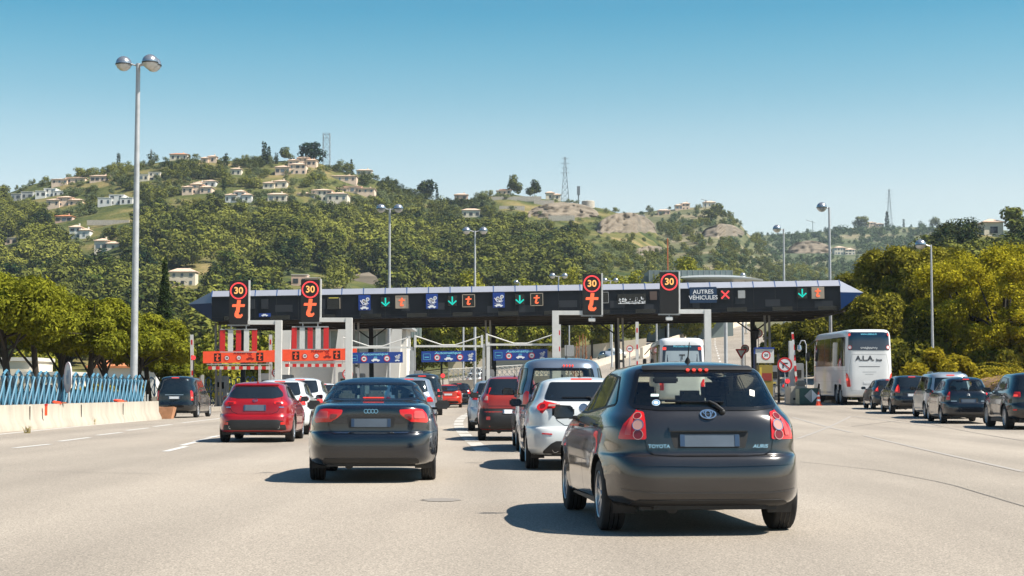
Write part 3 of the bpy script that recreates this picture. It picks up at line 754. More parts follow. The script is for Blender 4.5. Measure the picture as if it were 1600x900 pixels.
# red hatchback
def mazda_extra(o, C):
    sharkfin(o, C, -.05, REDCAR)
    q = MB(); T = C.frame('wrap', 0, 1.0, .004); q.ring(.052, .062, -.006, .002, CHROME, T, sz=.78)
    q.tube([(-.05, -.004, .012), (-.02, -.004, .0), (0, -.004, -.018), (.02, -.004, .0), (.05, -.004, .012)], .006, CHROME, 6, T); q.build('badge', o, smooth=40)
    for u in (-.64, .64):
        q = MB(); q.box((0, 0, 0), (.13, .004, .018), CHROME, T=C.frame('wrap', u, .845, .004)); q.build('lettering_strip', o)
    q = MB(); C.decal(q, 'back', rp([(-.53, 1.345), (.53, 1.345), (.50, 1.375), (-.50, 1.375)], .012), REDCAR, .015, .022, .06); q.build('roof_spoiler', o, smooth=40)
MZ = scaled(HATCH, 4.46, .898, 1.465)
mazda = car('parked_car', 'deep red hatchback with twin round exhausts, second from the left among the queueing cars', 'car', MZ, REDCAR, [(0, .32), (2.70, .32)], r=.325, lod=0,
    back=[(-.65, 1.09), (-.62, 1.19), (-.50, 1.335), (.50, 1.335), (.62, 1.19), (.65, 1.09), (.42, 1.05), (-.42, 1.05)], side=side_std(1.04, .975, y0=.0, zt=1.40), pillars=(.3, 1.15),
    lamps=[([(.44, .975), (.46, .915), (.60, .90), (.72, .88), (.98, .89), (1.04, .93), (.95, 1.0), (.70, .985)], LAMPR), ([(.50, .96), (.50, .925), (.66, .91), (.72, .96)], LAMPD)],
    hatch=[(-.62, 1.08), (-.60, .85), (-.54, .74), (-.4, .68), (.4, .68), (.54, .74), (.60, .85), (.62, 1.08)], plate=(0, .83, .53, .14), platemat=PLATE,
    bumper=[[(-.86, .30), (-.70, .50), (-.55, .545), (.55, .545), (.70, .50), (.86, .30)]], reflectors=[(.62, .43), (.74, .43), (.72, .49), (.62, .49)], brake=('back', 0, 1.355, .26, .026),
    mirror=(1.85, 1.03, 1.0), mirror_mat=REDCAR, doors=[[(.3, 1.38), (.25, 1.0), (.5, .7), (.6, .3)], [(1.15, 1.36), (1.18, .3)], [(2.1, 1.0), (2.2, .3)]],
    handles=[(.45, .92), (1.4, .90)], rim=5, exhaust=((-.56, -.79, .37, .045), (.56, -.79, .37, .045)), extra=mazda_extra)
place(mazda, -6.18, 40.6, 2.5)

# white hatchback in the middle row
def alfa_lamps(C, q, sg):
    T = C.frame('wrap', .70 * sg, .985, .012); q.ring(.050, .085, -.008, .004, LAMPR, T, sx=1.1); q.disc(.045, -.004, .002, LAMPD, T)
    q.box((-.20 * sg, -.004, .025), (.20, .012, .05), LAMPC, T=T, bev=.004, ry=.0)
def alfa_extra(o, C):
    wiper(o, C, .13, 1.10, .05, 1.125, -.33, 1.125); antenna(o, C, 0, .25, .16, .4)
    q = MB(); T = C.frame('wrap', 0, .98, .004); q.ring(.055, .066, -.006, .002, CHROME, T); q.disc(.055, -.002, .002, PLATEB, T); q.build('badge', o, smooth=40)
AL = scaled(HATCH, 4.35, .90, 1.468)
alfa = car('parked_car', 'white hatchback with ring-shaped red tail lamps, beside the silver van', 'car', AL, WHITECAR, [(0, .32), (2.63, .32)], r=.325, lod=0, see=False,
    back=[(-.60, 1.10), (-.58, 1.18), (-.50, 1.375), (.50, 1.375), (.58, 1.18), (.60, 1.10), (.40, 1.075), (-.40, 1.075)], side=side_std(1.03, .97, y0=.10), pillars=(.38, 1.1),
    lamps=[([(.41, .97), (.40, 1.03), (.60, 1.075), (.78, 1.085), (.83, .99), (.78, .90), (.66, .885), (.58, .955)], LAMPR)], lampdetail=alfa_lamps,
    hatch=[(-.45, .955), (-.42, .78), (-.3, .70), (.3, .70), (.42, .78), (.45, .955)], plate=(0, .55, .52, .11),
    bumper=[[(-.68, .27), (-.52, .42), (-.44, .46), (.44, .46), (.52, .42), (.68, .27)]], reflectors=[(.50, .555), (.66, .565), (.66, .585), (.50, .575)], brake=('back', 0, 1.415, .34, .024),
    mirror=(1.85, 1.04, 1.0), mirror_mat=BLACK, doors=[[(.38, 1.36), (.30, 1.05), (.46, .7), (.55, .3)], [(1.1, 1.36), (1.12, .3)], [(2.1, 1.03), (2.18, .3)]], handles=[(1.35, .90)], rim=5,
    exhaust=((-.45, -.78, .33, .05),), extra=alfa_extra)
place(alfa, 1.10, 26.75, 1.8)

# vans: shared shape
VW = scaled(VAN, 4.89, .952, 1.93)
def van_side(k=1, kz=1, back=-.75): return [(back, 1.16 * kz), (back + .14, 1.70 * kz), (1.5, 1.72 * kz), (1.95, 1.62 * kz), (2.70, 1.15 * kz), (1.6, 1.13 * kz)]
def lampsV(u0=.66, z0=.80, z1=1.22): return [([(u0 + .10, z0), (u0 + .07, z1), (u0 + .22, z1 + .02), (u0 + .34, z1 - .05), (u0 + .36, z0)], LAMPR), ([(u0 + .12, z0 + .09), (u0 + .12, z0 + .17), (u0 + .30, z0 + .17), (u0 + .30, z0 + .09)], LAMPC)]
silvan = car('parked_van', 'silver-blue high-roof van with four lit red dots in its rear window, behind the white hatchback', 'van', VW, paint('blue_grey_car_paint', (.17, .205, .26), .6, .3), [(0, .34), (3.0, .34)], r=.345, lod=1, flare=.012, see=True,
    back=[(-.70, 1.16), (-.60, 1.70), (.60, 1.70), (.70, 1.16)], windscreen=[(-.70, 1.20), (.70, 1.20), (.62, 1.70), (-.62, 1.70)], side=van_side(), pillars=(.4, 1.5), lamps=lampsV(), hatch=[(-.76, 1.5), (-.78, .62), (.78, .62), (.76, 1.5)], plate=(0, .95, .52, .11),
    mirror=(2.35, 1.22, 1.2), mirror_mat=BLACK, doors=[[(.4, 1.68), (.4, .4)], [(1.5, 1.68), (1.55, .35)], [(2.6, 1.15), (2.6, .35)], [(-.8, .80), (3.3, .78)]], handles=[(1.7, 1.0), (.6, 1.0)], rim=5, bumper=[[(-1.0, .30), (-1.0, .52), (1.0, .52), (1.0, .30)]],
    dash=2.0, extra=lambda o, C: ([(lambda q: (q.disc(.018, -.03, 0, LAMPE, C.frame('back', (k - 1.5) * .06 + .1, 1.735, .012), 12), q.build('brake_light_dot', o)))(MB()) for k in range(4)], antenna(o, C, .1, -.2, .3, .2)))
place(silvan, 1.02, 34.7, 1.5)
viano = car('parked_van', 'dark grey people carrier van seen past the roof of the black saloon', 'van', VW, DKGREY, [(0, .34), (3.1, .34)], r=.345, lod=1, flare=.012,
    back=[(-.72, 1.14), (-.62, 1.72), (.62, 1.72), (.72, 1.14)], side=van_side(), pillars=(.4, 1.5), lamps=lampsV(.66, .86, 1.20), hatch=[(-.76, 1.5), (-.78, .62), (.78, .62), (.76, 1.5)], plate=(0, .88, .52, .11), brake=('back', 0, 1.80, .36, .04), mirror=(2.35, 1.22, 1.2), mirror_mat=BLACK,
    doors=[[(1.5, 1.68), (1.55, .35)], [(2.6, 1.15), (2.6, .35)]], handles=[(1.7, 1.0), (.6, 1.0)], rim=10)
place(viano, -4.15, 77, 2.5)
vito = car('parked_van', 'black panel van with tinted rear window, beside the blue fence at the far left', 'van', VW, BLACKCAR, [(0, .34), (3.2, .34)], r=.345, lod=1, flare=.012,
    back=[(-.74, 1.20), (-.64, 1.74), (.64, 1.74), (.74, 1.20)], side=[(1.62, 1.16), (1.60, 1.66), (1.95, 1.62), (2.70, 1.15)], pillars=(), lamps=lampsV(.68, .80, 1.24), hatch=[(-.78, 1.6), (-.80, .62), (.80, .62), (.78, 1.6)], plate=(0, .93, .52, .11), platemat=PLATEW, brake=('back', 0, 1.83, .34, .04),
    mirror=(2.35, 1.22, 1.2), mirror_mat=BLACK, doors=[[(1.5, 1.68), (1.55, .35)], [(2.6, 1.15), (2.6, .35)]], handles=[(1.7, 1.0)], rim=5,
    extra=lambda o, C: (lambda q: (C.line(q, 'wrap', [(-.42, 1.06), (.42, 1.06)], ALLOY, .03, .006, thick=.01), q.build('chrome_strip', o)))(MB()))
place(vito, -15.45, 77.2, .5)

# brick red small family car with black bumper
RB = scaled(HATCH, 4.1, .84, 1.62)
redfiat = car('parked_car', 'brick red boxy hatchback with grey roof and black bumper, left of the silver van', 'car', RB, BRICKCAR, [(0, .31), (2.5, .31)], r=.315, lod=1,
    back=[(-.62, 1.15), (-.52, 1.53), (.52, 1.53), (.62, 1.15), (.4, 1.13), (-.4, 1.13)], side=side_std(.97, 1.07), pillars=(.2, 1.0),
    lamps=[([(.56, .93), (.60, 1.30), (.70, 1.32), (.80, 1.15), (.86, .95)], LAMPR), ([(.58, 1.0), (.60, 1.10), (.78, 1.10), (.80, 1.0)], LAMPC)],
    hatch=[(-.6, 1.1), (-.6, .86), (.6, .86), (.6, 1.1)], plate=(.05, .72, .52, .11), platemat=PLATEW, bumper=[[(-1.05, .30), (-1.05, .80), (1.05, .80), (1.05, .30)]], reflectors=[(.52, .52), (.62, .52), (.62, .60), (.52, .60)], mirror=(1.75, 1.12, 1.1), mirror_mat=BLACK,
    extra=lambda o, C: antenna(o, C, .1, .0, .28, .3), rim=6, roofrails=True)
place(redfiat, -.03, 41.9, 1.0)
# cars further up the middle row
HB = scaled(HATCH, 4.2, .87, 1.56)
def generic(name_label, m, rows=HB, r=.315, wb=2.58, lod=2, kz=1.0, kw=1.0, ky=1.0, lampz=(.84, 1.08), tall=False, cat='car', brake=True, pm2=None, plate=True, lit=True, platem=PLATEW, high=None, nm='parked_car'):
    lz0, lz1 = lampz[0] * kz, lampz[1] * kz; H = rows[-1][1]
    g0, g1 = H * .715, H * .935
    if high: lz0, lz1 = high
    L_ = LAMPE if lit else LAMPR
    return car(nm, name_label, cat, rows, m, [(0, r), (wb, r)], r=r * 1.02, lod=lod,
        back=[(-.61 * kw, g0), (-.51 * kw, g1), (.51 * kw, g1), (.61 * kw, g0), (.4, g0 - .02), (-.4, g0 - .02)],
        side=[((x) * ky, z * H / 1.515) for x, z in side_std()], pillars=(.25, 1.05),
        lamps=[([(.56 * kw, lz0), (.58 * kw, lz1), (.72 * kw, lz1 + .02), (.90 * kw, lz1 - .05), (.95 * kw, lz0)], LAMPR), ([(.66 * kw, lz0 + .05), (.66 * kw, lz1 - .06), (.82 * kw, lz1 - .06), (.82 * kw, lz0 + .05)], L_)],
        hatch=[(-.6, g0 - .1), (-.58, .70), (.58, .70), (.6, g0 - .1)], plate=(0, .82, .52, .11) if plate else None, platemat=platem,
        bumper=[[(-.7, .30), (-.6, .42), (.6, .42), (.7, .30)]], mirror=(1.85 * ky, H * .68, 1.05), mirror_mat=pm2 or m, brake=('back', 0, g1 + .03, .30, .035) if brake else None,
        doors=[[(1.05, H * .9), (1.08, .3)]] if lod < 2 else (), rim=6 if lod < 2 else 5)
SU = scaled(SUVR, 4.35, .90, 1.66); BSU = scaled(SUVR, 4.85, .98, 1.80); SDN = scaled(SEDAN, 4.5, .88, 1.44); MPV = scaled(HATCH, 4.3, .875, 1.65); SML = scaled(HATCH, 3.95, .84, 1.45)
silA = generic('silver hatchback tucked between the brick red car and the dark grey van', SILVERCAR, HB, lod=1, high=(.95, 1.18)); place(silA, -.50, 51.5, 1.0)
x1 = generic('silver-grey tall estate directly ahead of the black saloon', paint('silver_blue_car_paint', (.26, .30, .36), .5, .3), SU, r=.33, wb=2.7, lod=1, lampz=(.88, 1.02)); place(x1, -3.3, 53.5, 2.5)
bmw = generic('orange-red saloon up near the toll lanes', ORCAR, SDN, wb=2.7, lampz=(.80, .95), lit=False, lod=2); place(bmw, -3.95, 103, 1.5)
blk2 = generic('black car just ahead of the orange-red saloon', BLACKCAR, HB, lod=2); place(blk2, -3.5, 110.5, 1)
wh3 = generic('white hatchback climbing the road behind the toll canopy, lower of the two', WHITECAR, HB, lod=2, plate=False)
wh4 = generic('white tall car climbing the road behind the toll canopy, upper of the two', WHITECAR, SU, r=.33, lod=2, plate=False)
place(wh3, -3.9, 172, 0); place(wh4, -4.2, 196, 0)
# left rows
whA = generic('white car directly ahead of the deep red hatchback', WHITECAR, scaled(HATCH, 4.3, .88, 1.56), lod=2); place(whA, -6.55, 47.2, 2.5)
whB = generic('second white car ahead of the deep red hatchback', WHITECAR, MPV, lod=2); place(whB, -6.75, 53.2, 2.5)
drk = generic('blue-black estate car in the row left of the white cars', BLUEBLK, SU, r=.33, lod=1, lampz=(.88, 1.0)); place(drk, -8.75, 69, 2)
whC = generic('white car ahead of the blue-black estate', WHITECAR, HB, lod=2); place(whC, -9.6, 85, 1.5)
whV = generic('white car passing through the orange-signed toll lane', WHITECAR, HB, lod=2, kz=1); place(whV, -17.2, 114, 0)
# right row
def citro_extra(o, C):
    wiper(o, C, .0, 1.17, .05, 1.19, .45, 1.19); antenna(o, C, 0, .1, .2, .1)
    q = MB(); T = C.frame('wrap', 0, 1.03, .006)
    for dz in (-.02, .025): q.tube([(-.05, -.004, dz - .03), (0, -.004, dz + .015), (.05, -.004, dz - .03)], .008, CHROME, 6, T)
    q.build('badge', o)
    for u in (-.50, .53):
        q = MB(); q.box((0, 0, 0), (.20, .004, .03), ALLOY, T=C.frame('wrap', u, .80, .004)); q.build('lettering_strip', o)
picasso = car('parked_car', 'blue-black rounded people carrier with a wide rear window, in front of the grey van', 'car', MPV, BLUEBLK, [(0, .31), (2.76, .31)], r=.315, lod=1,
    back=[(-.64, 1.17), (-.60, 1.36), (-.46, 1.535), (.46, 1.535), (.60, 1.36), (.64, 1.17), (.4, 1.15), (-.4, 1.15)], side=side_std(1.02, 1.08), pillars=(.2, 1.0), see=True, windscreen=[(-.62, 1.13), (.62, 1.13), (.55, 1.52), (-.55, 1.52)],
    lamps=[([(.67, .84), (.66, 1.12), (.80, 1.13), (.90, 1.0), (.93, .84)], LAMPR), ([(.70, .95), (.70, .99), (.9, .99), (.9, .95)], LAMPC)], hatch=[(-.63, 1.1), (-.60, .72), (-.5, .66), (.5, .66), (.60, .72), (.63, 1.1)],
    plate=(0, .81, .52, .11), recess=[(-.33, .75), (-.33, .90), (.33, .90), (.33, .75)], bumper=[[(-.8, .28), (-.7, .36), (.7, .36), (.8, .28)]], brake=('back', 0, 1.555, .22, .03), mirror=(1.85, 1.13, 1.1), mirror_mat=BLACK,
    doors=[[(1.0, 1.5), (1.05, .3)], [(.2, 1.45), (.2, 1.0), (.45, .5)]], handles=[(.4, .98), (1.3, .96)], rim=5, extra=citro_extra)
place(picasso, 16.1, 59.3, -5)
kangoo = car('parked_van', 'grey tall family van behind the blue-black people carrier', 'van', scaled(VAN, 4.4, .91, 1.82), SILVERCAR, [(0, .33), (2.7, .33)], r=.335, lod=1, flare=.01,
    back=[(-.66, 1.10), (-.58, 1.60), (.58, 1.60), (.66, 1.10)], side=[(x * .9, z * .945) for x, z in van_side()], pillars=(.3, 1.3), lamps=lampsV(.62, .75, 1.1), brake=('back', 0, 1.69, .30, .035), mirror=(2.1, 1.15, 1.1), mirror_mat=BLACK, roofrails=True,
    doors=[[(1.3, 1.6), (1.35, .35)]], rim=5)
place(kangoo, 17.05, 65.3, -4.5)
nissan = generic('black upright compact car behind the grey tall van', BLACKCAR, SU, r=.33, lod=1, high=(.92, 1.25)); place(nissan, 17.25, 72.2, -4.5)
smalld = generic('small dark grey car closest to the back of the white coach', DKGREY, SML, r=.30, wb=2.45, lod=1); place(smalld, 17.95, 79.5, -4)
rover = car('parked_suv', 'large black off-road car with big alloy wheels, cut off by the right edge', 'car', BSU, BLACKCAR, [(0, .38), (2.92, .38)], r=.385, lod=1, tyre_w=.26,
    back=[(-.68, 1.24), (-.58, 1.62), (.58, 1.62), (.68, 1.24)], side=[(x * 1.18, z * 1.165) for x, z in side_std()], pillars=(.25, 1.2), lamps=[([(.62, 1.02), (.62, 1.18), (.98, 1.18), (1.05, 1.02)], LAMPR), ([(.70, 1.04), (.70, 1.10), (.95, 1.10), (.95, 1.04)], LAMPE)],
    hatch=[(-.7, 1.1), (-.7, .78), (.7, .78), (.7, 1.1)], plate=(0, 1.0, .52, .11), mirror=(2.15, 1.22, 1.3), mirror_mat=BLACKCAR, doors=[[(1.2, 1.6), (1.22, .4)], [(.3, 1.5), (.3, 1.1), (.5, .6)], [(2.4, 1.15), (2.5, .45)]], handles=[(.5, 1.05), (1.5, 1.03)], rim=7, reflectors=[(.75, .60), (.95, .60), (.95, .65), (.75, .65)])
place(rover, 16.5, 52.6, -5)
darkR = generic('dark car beyond the toll lanes, seen left of the graphite hatchback roof', BLUEBLK, HB, lod=2, plate=False); place(darkR, 7.1, 124, -1)
silR = generic('silver car with lit lamps in the far right toll lane', SILVERCAR, HB, lod=2); place(silR, 19.3, 115, -2)
far1 = generic('pale silver car on the climbing road behind the rusty poles', SILVERCAR, HB, lod=2, plate=False)
far2 = generic('white car following the pale silver one on the climbing road', WHITECAR, SU, lod=2, plate=False)
place(far1, (944 - 800) / 2600 * 235, 235, 200); place(far2, (957 - 800) / 2600 * 243, 243, 200)

# ================================================================ the plaza
def curve_sheet(name, pts, w, m, dz, kind='structure', dash=None, label=None):
    # a painted line along ground points; dash = (on, off) metres
    P = [Vector((p[0], p[1])) for p in pts]; L = [0]
    for i in range(1, len(P)): L.append(L[-1] + (P[i] - P[i - 1]).length)
    def pos(t):
        for i in range(1, len(P)):
            if t <= L[i] or i == len(P) - 1:
                u = (t - L[i - 1]) / max(1e-6, L[i] - L[i - 1]); return P[i - 1].lerp(P[i], u), (P[i] - P[i - 1]).normalized()
    q = MB(); t = 0
    while t < L[-1]:
        e = min(L[-1], t + (dash[0] if dash else L[-1])); k = max(1, int((e - t) / 1.0)); vs = []
        for j in range(k + 1):
            p, d = pos(t + (e - t) * j / k); n = Vector((-d.y, d.x)) * w / 2
            vs += [on(p.x + n.x, p.y + n.y, dz), on(p.x - n.x, p.y - n.y, dz)]
        q.add(vs, [(2 * j, 2 * j + 1, 2 * j + 3, 2 * j + 2) for j in range(k)], m)
        t = e + (dash[1] if dash else 0)
    return tag(q.build(name), kind=kind)
def g2(*pp): return [tuple(G(*p)[:2]) for p in pp]
MARKM = mat('half_worn_road_paint', (.42, .395, .355), .75, noise_amt=.18, nscale=5)
# asphalt: the wide plaza, then the road climbing to the right
xs = steps((-46, 46, 2)); ys = steps((-120, 20, 10), (20, 150, 2), (150, 430, 8))
def road_mask():
    vs = []; fs = []; rows = []
    for y in ys:
        if y <= 128: a, b = -30, 34 if y > 60 else 46
        else: t = min(1, (y - 128) / 170); a = -30 + 30 * t + .03 * (y - 128); b = 34 - 6 * t + .10 * (y - 128)
        if y < 60: a = -46
        rows.append((a, b))
    N = 40
    for (a, b), y in zip(rows, ys): vs += [(a + (b - a) * i / N, y, gz(a + (b - a) * i / N, y) + .004) for i in range(N + 1)]
    for j in range(len(ys) - 1): fs += [(j * (N + 1) + i, j * (N + 1) + i + 1, (j + 1) * (N + 1) + i + 1, (j + 1) * (N + 1) + i) for i in range(N)]
    q = MB(); q.add(vs, fs, ASPH); tag(q.build('plaza_road', smooth=True), kind='structure')
road_mask()
curve_sheet('edge_line', g2((-140, 696), (0, 679), (120, 667), (228, 657.5)), .15, MARK, .010)
curve_sheet('edge_line', g2((285, 661), (352, 653)), .15, MARK, .010)
for a, b in (((22, 700.5), (78, 694.5)), ((93, 690), (140, 684)), ((152, 680.5), (190, 676)), ((198, 673), (232, 669)), ((240, 667), (268, 663.5)), ((258, 706), (291, 698)), ((284, 696.5), (308, 690.5)), ((305, 690), (326, 685.5)), ((325, 684.5), (343, 681)), ((-70, 713), (-12, 706))):
    curve_sheet('lane_marking', g2(a, b), .16, MARK, .010)
cl = [(756, 706), (748, 698), (738, 690), (730, 683), (724, 677), (719, 671), (716.5, 665), (716.5, 660), (719, 655.5), (723, 651.5), (729, 648), (736, 645.5)]
for i in range(len(cl) - 1):
    a, b = Vector(cl[i]), Vector(cl[i + 1]); curve_sheet('lane_marking', g2(tuple(a), tuple(a.lerp(b, .8))), .34, MARKM, .010)
curve_sheet('lane_marking', g2((1238, 652), (1330, 676)), .14, MARKF, .010); curve_sheet('lane_marking', g2((1350, 681), (1440, 702), (1600, 738)), .12, MARKF, .010)
curve_sheet('lane_marking', g2((1245, 634), (1330, 650), (1470, 668)), .12, MARKF, .010)
curve_sheet('tar_seam', g2((1250, 722), (1370, 735), (1480, 756), (1600, 792), (1700, 820)), .022, TARM, .009)
curve_sheet('tar_seam', g2((1330, 636), (1420, 655), (1520, 676), (1640, 696)), .05, TARM, .009)
curve_sheet('tar_seam', g2((-60, 735), (300, 742), (700, 738)), .02, TARM, .009)
q = MB(); c = G(690, 782); n = 20
q.add([on(c.x + .22 * math.cos(2 * math.pi * k / n) * (1 + .2 * math.sin(3 * k)), c.y + .30 * math.sin(2 * math.pi * k / n), .009) for k in range(n)], [tuple(range(n))], mat('oil_stain', (.215, .19, .165), .8)); tag(q.build('oil_stain'), kind='structure')
# lanes of the road that climbs behind the toll
for k in (.10, .122, .155): curve_sheet('lane_marking', [(k * 150 + 1, 150), (k * 260, 260), (k * 420, 420)], .2, MARK, .012, dash=(4, 5))

# ---------------------------------------------------------------- concrete barrier, blue fence (left)
def jersey(name, label, pts, h=.78, m=CONC, w0=.52, w1=.24):
    q = MB(); prof = [(-w0 / 2, -.1), (-w0 / 2, .10), (-w1 / 2 - .02, .34), (-w1 / 2, h), (w1 / 2, h), (w1 / 2 + .02, .34), (w0 / 2, .10), (w0 / 2, -.1)]
    vs = []; k = len(prof)
    for i, p in enumerate(pts):
        p = Vector(p); d = (Vector(pts[min(i + 1, len(pts) - 1)]) - Vector(pts[max(i - 1, 0)])).normalized(); n = Vector((d.y, -d.x))
        for u, z in prof: vs.append(on(p.x + n.x * u, p.y + n.y * u, z))
    fs = []
    for i in range(len(pts) - 1): fs += [(i * k + j, i * k + (j + 1) % k, (i + 1) * k + (j + 1) % k, (i + 1) * k + j) for j in range(k)]
    fs += [tuple(range(k)), tuple(len(vs) - k + j for j in range(k))[::-1]]
    q.add(vs, fs, m); return tag(q.build(name, smooth=30), label, 'barrier')
BAR = jersey('concrete_barrier', 'long low cream concrete barrier along the left edge of the plaza', [(-15.45 - .006 * (60 - y), y) for y in range(20, 73, 4)] + [(-15.55, 72.5)], .80, STREAK)
for k_ in range(6): q = MB(); y_ = 34.5 + 6.2 * k_; q.box(on(-15.30 - .006 * (60 - y_), y_, .42), (.03, .022, .66), mat('barrier_joint_dark', (.10, .09, .075), .9)); q.build('joint', BAR)  # thin dark strips marking the joints between barrier blocks
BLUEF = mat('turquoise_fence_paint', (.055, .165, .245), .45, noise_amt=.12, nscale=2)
BLUEF_SHADE = mat('shaded_turquoise_fence_paint', (.03, .12, .26), .45, noise_amt=.12, nscale=2)  # same fence, with the canopy's shade put into a darker colour
def lattice_fence(name, label, pts, h, m, unit=.64, seclen=7.5, wbar=.125, z0=.0, arch=True):
    root = thing(name, label, 'fence', on(pts[0][0], pts[0][1])); base = root.location.copy()
    P = [Vector(p) for p in pts]; seg = []
    for i in range(len(P) - 1):
        L = (P[i + 1] - P[i]).length; n = max(1, round(L / unit))
        for k in range(n): seg.append(P[i].lerp(P[i + 1], k / n))
    seg.append(P[-1]); per = int(seclen / unit)
    for s0 in range(0, len(seg) - 1, per):
        q = MB(); S = seg[s0:s0 + per + 3]
        def pt(i, z, off=0):
            p = S[i]; d = (S[min(i + 1, len(S) - 1)] - S[max(i - 1, 0)]).normalized(); n_ = Vector((-d.y, d.x)) * off
            return on(p.x + n_.x, p.y + n_.y, z0 + z) - base
        for i in range(min(per, len(S) - 1)):
            q.tube([pt(i, 0), pt(i, h * .93)], wbar * .40, m, 4)
            a, b = pt(i, h * .93), pt(min(i + 1, len(S) - 1), h * .93); mid = (a + b) / 2; mid.z += h * .07
            if not arch: q.tube([a, b], wbar * .5, m, 4)
            elif i % 2 == 0: q.tube([a, a.lerp(mid, .6) + Vector((0, 0, .02)), mid, b.lerp(mid, .6) + Vector((0, 0, .02)), b], wbar * .42, m, 4)
            if i + 2 < len(S):
                q.tube([pt(i, h * .90, .06), pt(i + 2, 0, .06)], wbar * .32, m, 4); q.tube([pt(i, 0, -.06), pt(i + 2, h * .90, -.06)], wbar * .28, m, 4)
        q.build('lattice_panel', root)
    return root
FP = [(-16.45, 44), (-16.2, 73.5)]
lattice_fence('blue_fence', 'turquoise criss-cross lattice fence running behind the cream concrete barrier', FP, 1.9, BLUEF)
lattice_fence('blue_fence', 'darker blue stretch of lattice fence in the shade beyond the black panel van', [(-24.5, 129), (-19.5, 139)], 2.45, BLUEF_SHADE)
lattice_fence('blue_fence', 'far turquoise stretch of lattice fence between the lamp mast and the black panel van', [(-34, 112), (-24.6, 128.8)], 2.45, BLUEF)
# round sign seen nearly edge-on
sg = thing('round_sign', 'large pale round sign seen almost edge-on above the concrete barrier', 'road sign', on(-16.0, 60)); sg.rotation_euler.z = R(-62)
q = MB(); q.tube([(0, .05, 0), (0, .05, 1.6)], .04, STEEL, 8); q.build('post', sg)
q = MB(); q.disc(.56, 0, .03, mat('faded_sign_white', (.60, .58, .58), .5), Matrix.Translation((0, 0, 1.72)), 32); q.ring(.48, .56, -.006, 0, mat('faded_sign_rose', (.55, .38, .40), .5), Matrix.Translation((0, 0, 1.72)))
for a in (0, 1, 2, 3): q.box((-.12 + .09 * a, -.004, 1.72 + (.1 if a % 2 else -.08)), (.06, .006, .34), mat('faded_sign_blue', (.22, .30, .42), .5), ry=.4 * (1 if a % 2 else -1))
q.build('sign_disc', sg)
for x, y, z, s_, r_, lb in ((-15.5, 56.8, .80, (.30, .5, .10), .3, 'orange plastic scrap lying on the barrier top near the round sign'), (-15.55, 66.0, .80, (.28, .45, .09), -.4, 'orange plastic scrap lying on the barrier top near the tall lamp mast')):
    q = MB(); q.box((0, 0, .04), s_, ORANGEP, rz=r_, bev=.03, ry=.2); q.box((.12, .2, .03), (.2, .25, .05), mat('rust', (.28, .09, .04), .8), rz=1, bev=.01); o = q.build('plastic_scrap', smooth=30); o.location = on(x, y, z); tag(o, lb, 'scrap')
q = MB(); q.box((0, 0, .2), (.07, .10, .38), ORANGEP, bev=.01); q.box((0, 0, .36), (.09, .13, .05), REDP, bev=.01); o = q.build('barrier_reflector', smooth=30); o.location = on(-15.22, 54.5, .42); tag(o, 'small red reflector post fixed on the concrete barrier', 'reflector')
q = MB(); q.add([(-.5, -.3, 0), (.5, -.3, 0), (.5, .3, 0), (-.5, .3, 0), (-.42, -.25, .5), (.62, -.32, .55), (.62, .3, .5), (-.42, .25, .55)], [(0, 3, 2, 1), (4, 5, 6, 7), (0, 1, 5, 4), (1, 2, 6, 5), (2, 3, 7, 6), (3, 0, 4, 7)], mat('orange_brown_block', (.42, .20, .10), .85, noise_amt=.25, nscale=3)); o = q.build('broken_block'); o.location = on(-15.6, 74.2); tag(o, 'orange-brown broken block at the end of the concrete barrier', 'block')
for k, (px_, py_, h_, lb) in enumerate(((203, 657, .8, 'dry yellow weed tuft growing at the foot of the barrier near its end'), (38, 677, .25, 'tiny dry weed at the barrier foot near the picture edge'), (140, 664, .3, 'small dry weed at the barrier foot below the orange scrap'))):
    p = G(px_, py_); q = MB(); rnd = random.Random(k)
    for i in range(70 if k == 0 else 25):
        a, t = rnd.uniform(0, 6.28), rnd.uniform(.1, .55); l = h_ * rnd.uniform(.5, 1)
        d = Vector((math.cos(a) * t, math.sin(a) * t, 1)).normalized() * l; s0 = Vector((rnd.uniform(-.08, .08), rnd.uniform(-.08, .08), 0))
        q.tube([s0, s0 + d * .6, s0 + d + Vector((d.x, d.y, 0)) * .3], [.012, .008, .002], mat('dry_weed', (.30, .24, .09), .9, noise_amt=.3, nscale=8), 3)
    o = q.build('weed'); o.location = (p.x + .1, p.y, gz(p.x, p.y)); tag(o, lb, 'weed')

